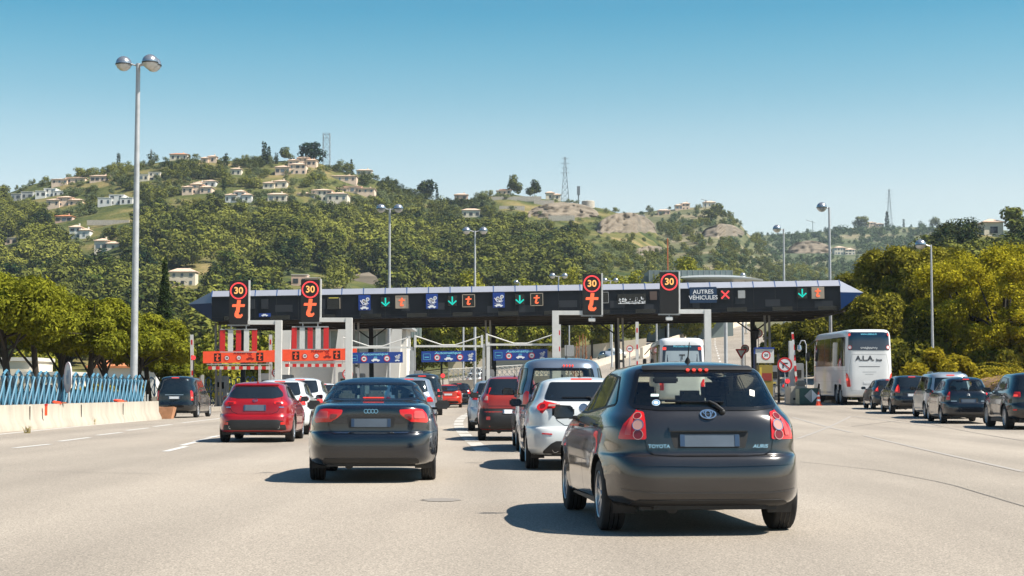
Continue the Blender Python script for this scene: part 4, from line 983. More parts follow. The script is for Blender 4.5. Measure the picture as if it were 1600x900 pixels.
# ---------------------------------------------------------------- lamp masts
GLOBET = mat('lamp_cap_metal', (.50, .50, .50), .22, .8); GLOBEB = mat('lamp_bowl_glass', (.55, .56, .55), .15, .3)
def lamp(label, x, y, h, arms, r=.40, pr=.15, arm_len=1.0, z0=None, group='tall globe lamp masts'):
    o = thing('street_lamp', label, 'street lamp', (x, y, gz(x, y) if z0 is None else z0), group=group)
    q = MB(); q.tube([(0, 0, 0), (0, 0, h * .5), (0, 0, h)], [pr, pr * .8, pr * .55], STEEL, 12); q.box((0, 0, .12), (pr * 3.4, pr * 3.4, .24), CONC); q.build('mast', o, smooth=40)
    for a in arms:
        dx, dy = math.cos(R(a)), math.sin(R(a)); q = MB()
        q.tube([(0, 0, h - .12), (dx * arm_len * .55, dy * arm_len * .55, h)], .045, STEEL, 6); q.build('arm', o)
        T = Matrix.Translation((dx * arm_len, dy * arm_len, h)); q = MB()
        q.lathe([(r, -.02), (r * .99, .05), (r * .93, r * .36), (r * .75, r * .66), (r * .4, r * .9), (0, r)], GLOBET, 20, T); q.lathe([(r * 1.03, -.05), (r * 1.03, .0)], BLACK, 20, T); g = q.build('lamp_head', o, smooth=50)
        q = MB(); q.lathe([(0, -r * .92), (r * .45, -r * .8), (r * .8, -r * .5), (r * .95, -r * .2), (r * .97, -.04)], GLOBEB, 20, T); q.build('lamp_bowl', g, smooth=50)
    return o
def lamp_px(label, px, ptop, d, arms, **k):
    x = (px - 800) / FPX * d; z0 = gz(x, d); zt = CAMH + (610 - ptop) / FPX * d * 1.0; return lamp(label, x, d, zt - z0, arms, z0=z0, **k)
lamp_px('tall grey lamp mast with three chrome globes behind the turquoise fence', 210, 95, 76, (172, -28, 25), r=.37, pr=.18, arm_len=.70)
lamp_px('twin-globe lamp mast rising left of centre above the toll canopy roof', 608, 325, 142, (180, 0), arm_len=.75, r=.40)
lamp_px('twin-globe lamp mast right of the tallest one behind the canopy', 742, 360, 165, (180, 0), arm_len=.85, r=.40)
lamp_px('low twin-globe lamp just showing over the canopy left of the third speed sign', 873, 431, 230, (180, 0), arm_len=.85, r=.42)
lamp_px('twin-globe lamp barely showing over the canopy right of the third speed sign', 954, 438, 260, (180, 0), arm_len=.85, r=.42)
lamp_px('lamp head barely showing over the canopy roof between two twin-globe lamps', 812, 441, 290, (180,), arm_len=.6, r=.42)
lamp_px('single-arm lamp mast with chrome globe rising over the right end of the canopy', 1298, 323, 138, (180,), arm_len=.62, r=.43)
lamp_px('smaller single-arm lamp mast left of the one over the canopy end', 1226, 357, 165, (180,), arm_len=.65, r=.42)
lamp_px('slim single-arm lamp post standing in front of the golden trees', 1457, 382, 104, (180,), arm_len=.66, r=.34, pr=.10)
lamp_px('lamp globe peeping over the grey building behind the canopy', 1166, 430, 300, (180,), arm_len=.5, r=.5)
for px_, d_, yt in ((724, 200, 500), (888, 190, 470), (956, 205, 470), (1025, 215, 480), (1134, 240, 470)):
    pass

# ---------------------------------------------------------------- the toll canopy
CAN_BLK = mat('dark_canopy_fascia', (.007, .009, .014), .30, spec=.25, noise_amt=.25, nscale=1.2); CAN_TOP = mat('pale_canopy_panel', (.27, .285, .335), .4, .15, noise_amt=.04, nscale=1)
CAN_BLU = mat('navy_canopy_end', (.010, .036, .125), .45, spec=.3); SOFFIT = mat('brown_soffit', (.035, .028, .022), .8, noise_amt=.3, nscale=.8)
NAVY_LINE = mat('panel_joint_blue', (.02, .06, .17), .5)
CX, CY = 1.15, 120.0; cz = gz(CX, CY)
can = thing('toll_canopy', 'long black toll plaza canopy with pale panelled top edge and pointed blue ends', 'canopy', (CX, CY, cz)); can.rotation_euler.y = R(-1.0)
HL = 22.7
def T2(q): return q
q = MB(); q.box((0, .15, 7.24), (2 * HL, .30, 1.78), CAN_BLK)
for k in range(14): q.box((-HL + 1.6 + k * 3.3, -.012, 6.55), (1.45, .02, .30), TRIM)
q.box((0, -.006, 6.62), (2 * HL, .02, .02), BLACK)
for k in range(29): q.box((-HL + 1.55 + k * 1.566, -.004, 7.26), (.03, .014, 1.7), BLACK)
for k in range(15): q.box((-HL + 1.9 + k * 3.0 + .4 * math.sin(k * 2.3), -.006, 7.0 + .2 * math.sin(k * 1.7)), (.9 + .4 * math.sin(k), .012, .5), mat('slate_box', (.018, .020, .026), .4))
q.build('front_fascia', can)
npan = 29
q = MB()
for k in range(npan):
    a, b = -HL + 2 * HL * k / npan + .03, -HL + 2 * HL * (k + 1) / npan - .03
    q.add([(a, -.06, 8.13), (b, -.06, 8.13), (b, .34, 8.56), (a, .34, 8.56), (a, .0, 8.10), (b, .0, 8.10), (b, .42, 8.50), (a, .42, 8.50)], [(0, 1, 2, 3), (0, 4, 5, 1), (1, 5, 6, 2), (3, 2, 6, 7), (0, 3, 7, 4)], CAN_TOP)
q.build('edge_panels', can)
q = MB()
for k in range(npan + 1): 
    a = -HL + 2 * HL * k / npan; q.add([(a - .035, -.085, 8.11), (a + .035, -.085, 8.11), (a + .035, .34, 8.60), (a - .035, .34, 8.60)], [(0, 1, 2, 3)], NAVY_LINE)
q.build('panel_joints', can)
q = MB(); q.box((0, 7.8, 8.30), (2 * HL - .1, 14.6, .30), CAN_BLK); q.build('roof_deck', can)
q = MB(); q.box((0, 7.6, 6.44), (2 * HL - .4, 14.4, .16), SOFFIT)
for k in range(16): q.box((-HL + 1.5 + k * 2.95, 7.6, 6.31), (.22, 14.2, .12), SOFFIT)
for yy in (1.2, 5, 9, 13.5): q.box((0, yy, 6.24), (2 * HL - .6, .35, .2), SOFFIT)
q.build('soffit', can)
q = MB(); q.box((0, 15.0, 7.24), (2 * HL, .3, 1.78), CAN_BLK); q.build('rear_fascia', can)
for sg_ in (1, -1):
    q = MB(); L = HL * sg_; t = (L + 2.1 * sg_, 2.0, 7.72); t2 = (L + 2.1 * sg_, 13, 7.72)
    p1, p2, p3 = (L, .42, 8.56), (L, -.10, 7.66), (L, .5, 6.36); b1, b2, b3 = (L, 14.9, 8.56), (L, 15.2, 7.66), (L, 14.9, 6.36)
    q.add([p1, p2, t], [(0, 1, 2) if sg_ > 0 else (0, 2, 1)], CAN_TOP); q.add([p2, p3, t], [(0, 1, 2) if sg_ > 0 else (0, 2, 1)], CAN_BLU)
    q.add([p1, t, t2, b1], [(0, 1, 2, 3) if sg_ > 0 else (3, 2, 1, 0)], CAN_TOP); q.add([p3, t, t2, b3], [(3, 2, 1, 0) if sg_ > 0 else (0, 1, 2, 3)], CAN_BLU); q.add([b1, b2, b3, t2], [(0, 1, 2, 3)] if sg_ < 0 else [(3, 2, 1, 0)], CAN_BLU)
    q.build('pointed_end', can)
COLM = mat('weathered_column_paint', (.20, .18, .16), .55, .2, noise_amt=.3, nscale=1.5)
for X in (-21.4, -11.3, -1.66, 8.03, 18.75):
    for dx in (-.16, .16):
        q = MB(); q.box((X - CX + dx, 1.6, 3.0), (.13, .26, 6.6), COLM)
        for zz in (1.5, 3.0, 4.5): q.box((X - CX, 1.6, zz + dx * .2), (.30, .10, .12), COLM)
        q.build('column', can)
    q = MB(); q.box((X - CX + .3, 11, 3.0), (.34, .34, 6.6), BLACK); q.tube([(X - CX + .3, 10.9, 5.2), (X - CX - 1.3, 10.9, 6.35)], .06, BLACK, 6); q.tube([(X - CX + .3, 10.9, 5.2), (X - CX + 1.9, 10.9, 6.35)], .06, BLACK, 6)
    q.box((X - CX + .3, 10.7, 4.4), (.42, .3, .5), BLACK); q.build('column', can)
def fz(px): return CY + 0   # fascia depth
def fx(px): return (px - 800) / 21.67 - CX
def fzz(px, py): return CAMH + (610 - py) / 21.67 - cz - math.tan(R(1.0)) * fx(px)
def sign_t(q, T, h, m):      # slanted brand-like letter t drawn as strokes
    s_ = h
    q.prism(rp([(-.08 * s_, .5 * s_), (.13 * s_, .5 * s_), (.05 * s_, -.18 * s_), (-.16 * s_, -.18 * s_)], .02 * s_, 2), -.012, .0, m, T)
    q.prism(rp([(-.34 * s_, .27 * s_), (.36 * s_, .27 * s_), (.33 * s_, .12 * s_), (-.37 * s_, .12 * s_)], .02 * s_, 2), -.013, -.001, m, T)
    q.prism([(-.17 * s_, -.10 * s_), (.03 * s_, -.10 * s_), (.0, -.27 * s_), (.08 * s_, -.33 * s_), (.20 * s_, -.26 * s_), (.24 * s_, -.36 * s_), (.12 * s_, -.50 * s_), (-.10 * s_, -.50 * s_), (-.22 * s_, -.40 * s_), (-.22 * s_, -.25 * s_)], -.0125, -.0005, m, T)
def fsign(name, label, px, py, w, h, fn, back=TRIM, cat='sign'):
    x, z = fx(px), fzz(px, py); o = thing(name, label, cat, can.matrix_basis @ Vector((x, -.05, z))); o.rotation_euler.y = R(-1.0)
    q = MB(); q.box((0, 0, 0), (w, .09, h), back, bev=.01); q.build('panel', o); q = MB(); fn(q, Matrix.Translation((0, -.05, 0)))
    if q.v: q.build('symbol', o)
    return o
FRAME = mat('bronze_sign_frame', (.40, .33, .26), .4, .4)
def t_fn(q, T): sign_t(q, T, .62, LEDO)
def arrow_fn(q, T):
    q.prism([(-.05, .30), (.05, .30), (.05, -.15), (-.05, -.15)], -.012, 0, LEDG, T)
    q.prism([(0, -.32), (.32, -.04), (.26, .03), (0, -.20), (-.26, .03), (-.32, -.04)], -.0125, -.0005, LEDG, T)
def cross_fn(q, T):
    for a in (R(45), R(-45)): q.box((0, -.006 - a * .001, 0), (.78, .012, .11), LEDR, T=T, ry=a)
LTB = mat('sign_pictogram_white', (.70, .72, .74), .5)
def coins(q, T, s_=1.0):
    for x, z, r_ in ((-.06, .12, .13), (.10, .02, .13), (.24, .24, .13)): q.ring(r_ * .55 * s_, r_ * s_, -.008, 0, LTB, T @ Matrix.Translation((x * s_, 0, z * s_)), n=16); q.disc(r_ * .4 * s_, -.006, 0, FRAME, T @ Matrix.Translation((x * s_, 0, z * s_)), 12)
    q.tube([(-.30 * s_, -.006, .16 * s_), (-.12 * s_, -.006, -.12 * s_), (.14 * s_, -.006, -.14 * s_), (.32 * s_, -.006, -.05 * s_)], .018 * s_, LTB, 4, T)
    for k in range(5): q.box((-.26 * s_ + k * .11 * s_, -.005, -.22 * s_), (.06 * s_, .008, .03 * s_), LTB, T=T)
    car_icon(q, T @ Matrix.Translation((0, 0, -.40 * s_)), .30 * s_)
def car_icon(q, T, s_, m=None):
    m = m or LTB
    q.prism([(-1 * s_, -.12 * s_), (1 * s_, -.12 * s_), (1 * s_, .12 * s_), (.55 * s_, .18 * s_), (.28 * s_, .42 * s_), (-.45 * s_, .42 * s_), (-.68 * s_, .16 * s_), (-1 * s_, .10 * s_)], -.008, 0, m, T)
    for x in (-.55, .55): q.disc(.2 * s_, -.010, 0, m, T @ Matrix.Translation((x * s_, 0, -.14 * s_)), 12)
nth = ('first', 'second', 'third')
for k, pxs in enumerate(((572, 605, 630.5), (677.5, 709.5, 735), (782, 815, 841.5))):
    yb = (472, 470, 468)[k]
    fsign('payment_sign', f'blue sign with coins and hand on the canopy front, {nth[k]} of three from the left', pxs[0], yb + 1, .86, 1.10, coins, BLUEP)
    fsign('lane_signal', f'lit green downward arrow on the canopy, beside the {nth[k]} blue coin sign', pxs[1], yb, .66, .74, arrow_fn, cat='signal')
    o = fsign('tag_lane_sign', f'small framed sign with lit orange letter t, beside the {nth[k]} green arrow', pxs[2], yb, .84, .84, t_fn, FRAME if k == 0 else TRIM)
    q = MB(); [q.box((dx, -.05, dz), (w, .05, h), FRAME) for dx, dz, w, h in ((-.44, 0, .05, .92), (.44, 0, .05, .92), (0, .44, .88, .05), (0, -.44, .88, .05))]; q.build('frame', o)
fsign('lane_signal', 'lit green downward arrow on the far right of the canopy', 1257, 458, .70, .78, arrow_fn, cat='signal')
fsign('tag_lane_sign', 'framed sign with lit orange letter t at the far right of the canopy', 1281.5, 457.5, .92, .86, t_fn, FRAME)
fsign('lane_signal', 'lit red cross on the canopy beside the words autres véhicules', 1136.5, 460.5, .70, .74, cross_fn, cat='signal')
fsign('lane_name_sign', 'navy board reading AUTRES VÉHICULES on the canopy front', 1102, 461, 1.95, 1.15, lambda q, T: (q.text('AUTRES', .42, (0, -.004, .22), LTB, T, bold=.006), q.text('VÉHICULES', .42, (0, -.004, -.20), LTB, T, bold=.006)), mat('dark_navy_board', (.008, .03, .075), .4))
fsign('blank_signal', 'unlit grey square signal right of the red cross', 1162, 460, .52, .56, lambda q, T: None, GREYP, 'signal')
fsign('blank_signal', 'unlit framed box left of the worn white sign on the canopy', 947, 465, .62, .78, lambda q, T: [q.box((dx, 0, dz), (w, .03, h), GREYP, T=T) for dx, dz, w, h in ((.31, 0, .03, .78), (0, .39, .62, .03), (0, -.39, .62, .03))], TRIM, 'signal')
fsign('blank_signal', 'unlit brownish box right of the worn white sign on the canopy', 1024, 462, .52, .62, lambda q, T: None, mat('brown_box', (.09, .06, .05), .5), 'signal')
def worn(q, T):
    rnd = random.Random(3)
    for k in range(46): q.box((rnd.uniform(-.93, .93), -.004, -.30 + rnd.random() ** 2 * .35), (rnd.uniform(.03, .12), .008, rnd.uniform(.04, .20)), LTB, T=T, ry=rnd.uniform(-.5, .5))
    q.box((0, -.003, -.33), (1.95, .006, .04), LTB, T=T)
fsign('worn_sign', 'black board with peeling remains of white lettering on the canopy front', 990, 467, 2.05, .72, worn, TRIM)
fsign('small_blue_sign', 'small blue car sign low on the canopy between the two left speed signs', 416, 492.5, .84, .25, lambda q, T: car_icon(q, T @ Matrix.Translation((0, 0, -.02)), .24), BLUEP)
fsign('blank_signal', 'unlit dark box with a bright window edge right of the second speed sign', 524, 474, .95, .85, lambda q, T: [q.box((.45, 0, 0), (.05, .03, .8), FRAME, T=T), q.box((0, 0, .39), (.7, .03, .06), mat('yellow_strip', (.6, .5, .1), .5), T=T)], TRIM, 'signal')
for px_ in (395, 416, 505): fsign('blank_signal', {395: 'unlit dark square box right of the first speed sign', 416: 'second unlit dark square box right of the first speed sign', 505: 'grey unlit box close to the second speed sign'}[px_], px_, 475, .5, .7, lambda q, T: None, mat('slate_box', (.04, .04, .045), .4), 'signal')

# ---------------------------------------------------------------- speed-limit gantries in front of the canopy
LEDS = mat('sign_face_black', (.010, .008, .008), .35)
def vms(label, px, ytop, ybot, colpx, has_t, d=100.0, hang=False, flood=False):
    s_ = FPX / d; X = (px - 800) / s_; z1 = CAMH + (610 - ytop) / s_; z0 = CAMH + (610 - ybot) / s_; g = gz(X, d); cx = (colpx - 800) / s_ - X
    o = thing('speed_sign_gantry', label, 'sign gantry', (X, d, gz(X + cx, d)), group='speed limit gantries in front of the canopy'); z0 -= o.location.z; z1 -= o.location.z
    w = 1.12; q = MB(); q.box((0, 0, (z0 + z1) / 2), (w, .22, z1 - z0), LEDS, bev=.02); f = q.build('sign_case', o, smooth=30)
    q = MB(); q.box((w / 2 + .06, .06, (z0 + z1) / 2), (.09, .16, z1 - z0 + .1), WHITEP); q.box((0, .06, z0 - .05), (w + .2, .16, .08), GREYP); q.build('side_rail', o)
    zc = z1 - .60; T = Matrix.Translation((0, -.112, zc)); q = MB(); q.ring(.43, .515, -.015, 0, LEDR, T, n=40); q.build('speed_ring', f)
    q = MB(); q.text('30', .56, (0, -.006, 0), LEDY, T, bold=.012); q.build('digits', f)
    if has_t: q = MB(); sign_t(q, Matrix.Translation((0.01, -.112, z1 - 1.70)), 1.08, LEDO); q.build('letter', f)
    za = z0 + .02 if cx > 0 else z0 + .1
    q = MB(); q.box((cx, .1, (z0 + .25) / 2), (.40, .36, z0 + .25), WHITEP, bev=.01); q.build('column', o)
    q = MB(); sgn = 1 if cx > 0 else -1; q.box(((cx + sgn * (w / 2)) / 2 - sgn * .1, .1, z0 + .12), (abs(cx) - w / 2 - .2 + .2, .28, .26), WHITEP, bev=.01); q.build('arm', o)
    if flood: q = MB(); q.box((0, .1, z0 - .30), (.42, .3, .22), WHITEP, bev=.03); q.tube([(0, .1, z0 - .2), (0, .1, z0)], .03, STEEL, 6); q.build('floodlight', o)
    if hang:
        for x in (-.45, .45): q = MB(); q.tube([(x, .05, z0), (x, .05, z0 - .35)], .04, STEEL, 6); q.build('hanger', o)
        zt = z0 - .30; q = MB(); q.box((0, .05, zt), (2.2, .1, .06), GREYP); q.box((0, .05, zt - 1.36), (2.2, .1, .06), GREYP); q.build('stripe_frame', o)
        for k in range(5): q = MB(); q.box((-.96 + k * .48, .04, zt - .68), (.31, .04, 1.28), REDP if k % 2 == 0 else WHITEP); q.build('stripe_board', o)
    return o
vms('speed 30 and letter t sign over red and white boards, leftmost of four gantries', 372.5, 439, 507, 435, True, hang=True)
vms('speed 30 and letter t sign over red and white boards, second gantry from the left', 484.5, 437, 503, 545, True, hang=True)
vms('speed 30 and letter t sign above the silver-blue van, with its column on the left', 925, 428, 492, 868, True, flood=True)
vms('speed 30 sign without a letter, above the white bus in the middle', 1046, 425, 490, 1106, False, flood=True)

# ---------------------------------------------------------------- lane boards
def mini_round(q, T, r_, kind=0):
    q.disc(r_, -.008, 0, LTB, T, 20); q.ring(r_ * .74, r_, -.012, -.002, REDP, T, n=20)
    if kind == 0: q.box((-r_ * .22, -.011, 0), (r_ * .28, .006, r_ * .6), BLACK, T=T); q.box((r_ * .22, -.011, 0), (r_ * .28, .006, r_ * .6), BLACK, T=T)
    else: car_icon(q, T @ Matrix.Translation((0, -.004, -.02)), r_ * .5, BLACK)
def lane_board(name, label, px, py, w, h, d, colr, word, wordm, kind, posts=(), z_ang=-1.0):
    s_ = FPX / d; X = (px - 800) / s_; z = CAMH + (610 - py) / s_; g = gz(X, d)
    o = thing(name, label, 'lane sign', (X, d, g), group='lane boards over the toll lanes'); z -= g
    q = MB(); q.box((0, 0, z), (w, .08, h), colr, bev=.01, ry=R(z_ang)); b = q.build('board', o)
    T0 = Matrix.Translation((0, -.042, z)) @ Matrix.Rotation(R(z_ang), 4, 'Y')
    q = MB(); q.text(word, .21 if kind else .24, (-.05 if kind else .05, -.004, h * .32), wordm, T0, sx=1.45, shear=.2, bold=.004); q.build('lettering', b)
    dark = mat('sign_black', (.012, .010, .010), .5)
    if kind == 0:
        for x in (-w * .31, w * .235): q = MB(); T = T0 @ Matrix.Translation((x, 0, -.02)); q.box((0, -.003, 0), (.42, .008, .50), dark, T=T); sign_t(q, T @ Matrix.Translation((0, -.006, 0)), .42, ORANGEP); q.build('pictogram', b)
        for x, kk in ((-w * .19, 0), (-w * .035, 1)): q = MB(); mini_round(q, T0 @ Matrix.Translation((x, 0, -.06)), .17, kk); q.build('pictogram', b)
        q = MB(); car_icon(q, T0 @ Matrix.Translation((w * .11, 0, -.14)), .24, mat('sign_dark_red', (.22, .01, .01), .5))
        for a in (.7, -.7): q.box((w * .11, -.006 - a * .001, .12), (.30, .006, .04), REDP, T=T0, ry=a)
        q.build('pictogram', b)
    else:
        q = MB(); coins(q, T0 @ Matrix.Translation((w * .40, 0, 0)), .50); q.build('pictogram', b)
        for x, kk in ((-w * .21, 0), (w * .21, 1)): q = MB(); mini_round(q, T0 @ Matrix.Translation((x, 0, -.06)), .19, kk); q.build('pictogram', b)
        q = MB(); car_icon(q, T0 @ Matrix.Translation((0, 0, -.16)), .26)
        q.prism([(-.12, .14), (.12, .14), (.08, .20), (-.08, .20)], -.006, 0, mat('sign_cyan', (.12, .45, .60), .5), T0 @ Matrix.Translation((0, 0, -.14))); q.build('pictogram', b)
        q = MB(); cy = mat('sign_cyan', (.12, .45, .60), .5)
        for dx, dz, ww, hh in ((0, .17, .42, .02), (0, -.17, .42, .02), (-.21, 0, .02, .36), (.21, 0, .02, .36), (0, -.03, .26, .05)): q.box((-w * .40 + dx, -.004, dz), (ww, .006, hh), cy, T=T0)
        q.build('pictogram', b)
    for dx, hh, ww, pm_ in posts: q = MB(); q.box((dx, .12, hh / 2), (ww, ww, hh), pm_, bev=.01); q.build('post', o)
    return o
REDTXT = mat('sign_text_red', (.28, .01, .01), .5); CYTXT = mat('sign_text_cyan', (.20, .55, .70), .5)
b1 = lane_board('lane_board', 'orange board reading Réservé under the leftmost speed gantry', 378, 557.5, 4.75, .72, 102, ORANGEP, 'Réservé', REDTXT, 0, ((2.15, 4.0, .26, ORANGEP),))
b2 = lane_board('lane_board', 'orange board reading Réservé under the second speed gantry', 499, 554.5, 4.6, .72, 102, ORANGEP, 'Réservé', REDTXT, 0, ((1.85, 3.9, .20, ORANGEP),))
def truss(o, w, zt, y=.05):
    q = MB(); q.box((0, y, zt), (w, .09, .12), WHITEP); q.tube([(-w / 2, y, zt + .62), (-w * .1, y, zt + .08), (w * .1, y, zt + .08), (w / 2, y, zt + .62)], .04, WHITEP, 6)
    for sx in (-1, 1): q.box((sx * w / 2, y, zt + .30), (.13, .12, .75), WHITEP)
    q.build('truss', o)
for k, (px_, py_, posts) in enumerate(((587, 559, ((2.15, 3.6, .16, GREYP),)), (701, 557, ((2.12, 3.5, .14, GREYP), (-2.2, 3.5, .17, GREYP))), (813, 554.5, ((-1.95, 3.9, .20, WHITEP),)))):
    o = lane_board('lane_board', f'blue board reading Automatique over the toll lanes, {nth[k]} of three from the left', px_, py_, 3.30, .66, 101, BLUEP, 'Automatique', CYTXT, 1, posts)
    truss(o, 4.05, CAMH + (610 - py_) / 25.74 - o.location.z + .62)
def striped_bar(label, x0, x1, py, d):
    s_ = FPX / d; X = ((x0 + x1) / 2 - 800) / s_; w = (x1 - x0) / s_; z = CAMH + (610 - py) / s_; g = gz(X, d)
    o = thing('height_bar', label, 'height bar', (X, d, g)); z -= g; n = round(w / .24)
    q = MB(); q.box((0, 0, z), (w, .06, .20), WHITEP); b = q.build('bar', o)
    q = MB()
    for k in range(0, n, 2): q.box((-w / 2 + w * (k + .5) / n, -.032, z), (w / n, .01, .198), REDP)
    q.build('red_stripe', b)
    q = MB(); q.box((0, .05, z + .22), (w + .2, .08, .07), GREYP); q.build('support_rail', o)
    for sx in (-1, 1): q = MB(); q.tube([(sx * w * .45, .05, z), (sx * w * .45, .05, z + .5)], .02, GREYP, 5); q.build('hanger', o)
    q = MB(); q.box((w / 2 + .05, .1, (z + .2) / 2), (.14, .14, z + .2), GREYP); q.build('post', o)
striped_bar('red and white striped height bar below the first orange board', 326, 422, 575, 103)
striped_bar('red and white striped height bar below the second orange board', 446, 540, 571, 103)
def round_sign(label, px, py, r_, d, draw, name='round_sign', ph=True):
    s_ = FPX / d; X = (px - 800) / s_; z = CAMH + (610 - py) / s_; g = gz(X, d); o = thing(name, label, 'road sign', (X, d, g)); z -= g
    if ph: q = MB(); q.tube([(0, .05, 0), (0, .05, z + r_ * .5)], .035, STEEL, 8); q.build('post', o)
    q = MB(); T = Matrix.Translation((0, 0, z)); q.disc(r_, 0, .02, LTB, T, 28); q.ring(r_ * .78, r_, -.006, 0, REDP, T, n=28); b = q.build('sign_disc', o)
    q = MB(); draw(q, Matrix.Translation((0, -.004, z)), r_); q.build('symbol', b)
    return o
DKT = mat('sign_black', (.012, .010, .010), .5)
round_sign('round height limit sign reading 2m beside the orange post of the first board', 432.5, 582.5, .29, 100.5, lambda q, T, r: q.text('2m', r * .95, (0, 0, 0), DKT, T, bold=.006))
round_sign('round height limit sign reading 2m behind the roof of the black saloon', 543.5, 584.5, .32, 100.5, lambda q, T, r: q.text('2m', r * .95, (0, 0, 0), DKT, T, bold=.006))
def noright(q, T, r):
    q.prism([(-.32 * r, -.45 * r), (-.16 * r, -.45 * r), (-.16 * r, .12 * r), (.40 * r, .12 * r), (.40 * r, .28 * r), (-.32 * r, .28 * r)], -.004, 0, DKT, T); q.box((0, -.008, 0), (r * 1.75, .006, r * .15), REDP, T=T, ry=R(40))
round_sign('round no-turn sign with a red slash beside the right-hand toll island', 1226, 570, .44, 98, noright)
round_sign('small round limit sign on a bracket behind the canopy at the lantern', 1185, 521, .34, 128, lambda q, T, r: q.text('70', r * .9, (0, 0, 0), DKT, T, bold=.006))
round_sign('small round limit sign near the triangular warning sign', 1164, 545, .34, 135, lambda q, T, r: q.text('70', r * .9, (0, 0, 0), DKT, T, bold=.006))
round_sign('small round sign on a post left of the white bus', 984, 545, .22, 108, lambda q, T, r: q.box((0, 0, 0), (r, .006, r * .25), DKT, T=T))
X = (1158 - 800) / 20.0; o = thing('warning_sign', 'red-edged triangular sign on a post beyond the right lanes', 'road sign', on(X, 130)); zb = 1.25 + (610 - 553) / 20 - o.location.z
q = MB(); q.prism(rp([(-.48, .38), (.48, .38), (0, -.45)], .05), 0, .02, REDP, Matrix.Translation((0, 0, zb))); q.prism([(-.28, .27), (.28, .27), (0, -.22)], -.005, -.001, LTB, Matrix.Translation((0, 0, zb))); q.build('sign_plate', o); q = MB(); q.tube([(0, .05, 0), (0, .05, zb)], .035, STEEL, 6); q.build('post', o)

# raised lane barriers
def raised(label, px, ytop, d, lean=0, red=False, zbase=1.0):
    s_ = FPX / d; X = (px - 800) / s_; g = gz(X, d); o = thing('lane_barrier', label, 'barrier', (X, d, g), group='raised lane barriers'); zt = CAMH + (610 - ytop) / s_ - g; L = zt - zbase
    q = MB(); q.box((.12, .08, .60), (.34, .34, 1.15), GREYP, bev=.03); q.box((.12, .08, 1.2), (.26, .30, .10), BLACK); q.build('cabinet', o, smooth=30)
    q = MB(); T = Matrix.Translation((0, 0, zbase)) @ Matrix.Rotation(R(lean), 4, 'Y'); q.box((0, 0, L / 2), (.20 if not red else .13, .05, L), WHITEP, T=T); a = q.build('arm', o)
    q = MB(); n = 4 if not red else 5
    for k in range(n): q = MB(); q.box((0, -.027, L * (k + .35) / n + .15), ((.09 if not red else .132), .01, .30 if not red else L / n * .52), REDP, T=T); q.build('red_band', a)
    return o
raised('raised red and white lane barrier at the far left behind the black panel van', 302, 523, 104, -1.5)
raised('raised red and white lane barrier between the two orange boards', 423.5, 523, 104, -.5)
raised('raised red and white lane barrier behind the third speed gantry column', 874, 507, 108)
raised('raised red and white lane barrier left of the white bus', 995.5, 503, 108)
raised('slender raised red and white arm leaning beside the no-turn sign', 1244, 519, 103, -4, True)
for px_, py_, d_, lb in ((302.5, 559, 103.5, 'lit round red signal on the far left lane barrier'), (1230, 595.5, 98, 'lit round red signal beside the right-hand concrete block'), (692, 587, 106, 'lit round red signal beyond the dark grey people carrier')):
    s_ = FPX / d_; X = (px_ - 800) / s_; g = gz(X, d_); z = CAMH + (610 - py_) / s_ - g; o = thing('red_signal', lb, 'signal', (X, d_, g)); q = MB(); q.tube([(0, .1, 0), (0, .1, z)], .04, BLACK, 6); q.build('post', o); q = MB(); q.disc(.14, -.02, .06, LEDR, Matrix.Translation((0, 0, z)), 18); q.build('lens', o)

# toll islands with machines
BOOTHM = mat('booth_grey_metal', (.22, .22, .22), .5, .2, noise_amt=.15, nscale=2); OLDC = mat('weathered_concrete', (.30, .27, .23), .9, noise_amt=.25, nscale=1.2)
ISL = [-21.4, -16.6, -11.3, -6.5, -1.66, 3.2, 8.03, 13.3, 18.75]
ilab = ['leftmost toll island', 'second toll island from the left', 'third toll island from the left', 'fourth toll island from the left', 'fifth toll island, at the middle', 'sixth toll island, right of the middle', 'seventh toll island, left of the white bus', 'eighth toll island, right of the white bus', 'rightmost toll island beside the coach']
for X, lb in zip(ISL, ilab):
    y0 = 99 if X < 15 else 96
    o = thing('toll_island', f'raised concrete {lb}'.replace('raised concrete leftmost', 'raised concrete leftmost'), 'traffic island', on(X, y0))
    q = MB(); nn = 12
    poly = [(-.65, .6), (-.35, 0), (.35, 0), (.65, .6), (.65, 40), (-.65, 40)]
    vs = [(x, y, zz + gz(X + x, y0 + y) - o.location.z) for zz in (-.05, .16) for x, y in poly]
    q.add(vs, [tuple(range(5, -1, -1)), tuple(range(6, 12))] + [(i, (i + 1) % 6, 6 + (i + 1) % 6, 6 + i) for i in range(6)], OLDC); q.build('kerb', o)
    q = MB(); q.box((0, 3.0, .55), (.9, 2.2, .9), OLDC, bev=.08); q.build('crash_block', o, smooth=30)
    for yy in (14, 24):
        dz = gz(X, y0 + yy) - o.location.z; q = MB(); q.box((0, yy, dz + 1.30), (.85, 1.2, 2.3), BOOTHM, bev=.04); b = q.build('payment_machine', o, smooth=30)
        q = MB(); q.box((0, yy - .61, dz + 1.75), (.5, .03, .5), TRIM); q.box((.0, yy - .61, dz + 1.15), (.35, .03, .25), mat('machine_panel', (.45, .35, .08), .5)); q.build('screen', b)
    for k in range(3): q = MB(); q.tube([(-.5 + .5 * k, 1.2 + k, .1), (-.5 + .5 * k, 1.2 + k, 1.15)], .055, mat('bollard_yellow', (.5, .36, .04), .5) if k == 1 else GREYP, 8); q.build('bollard', o)
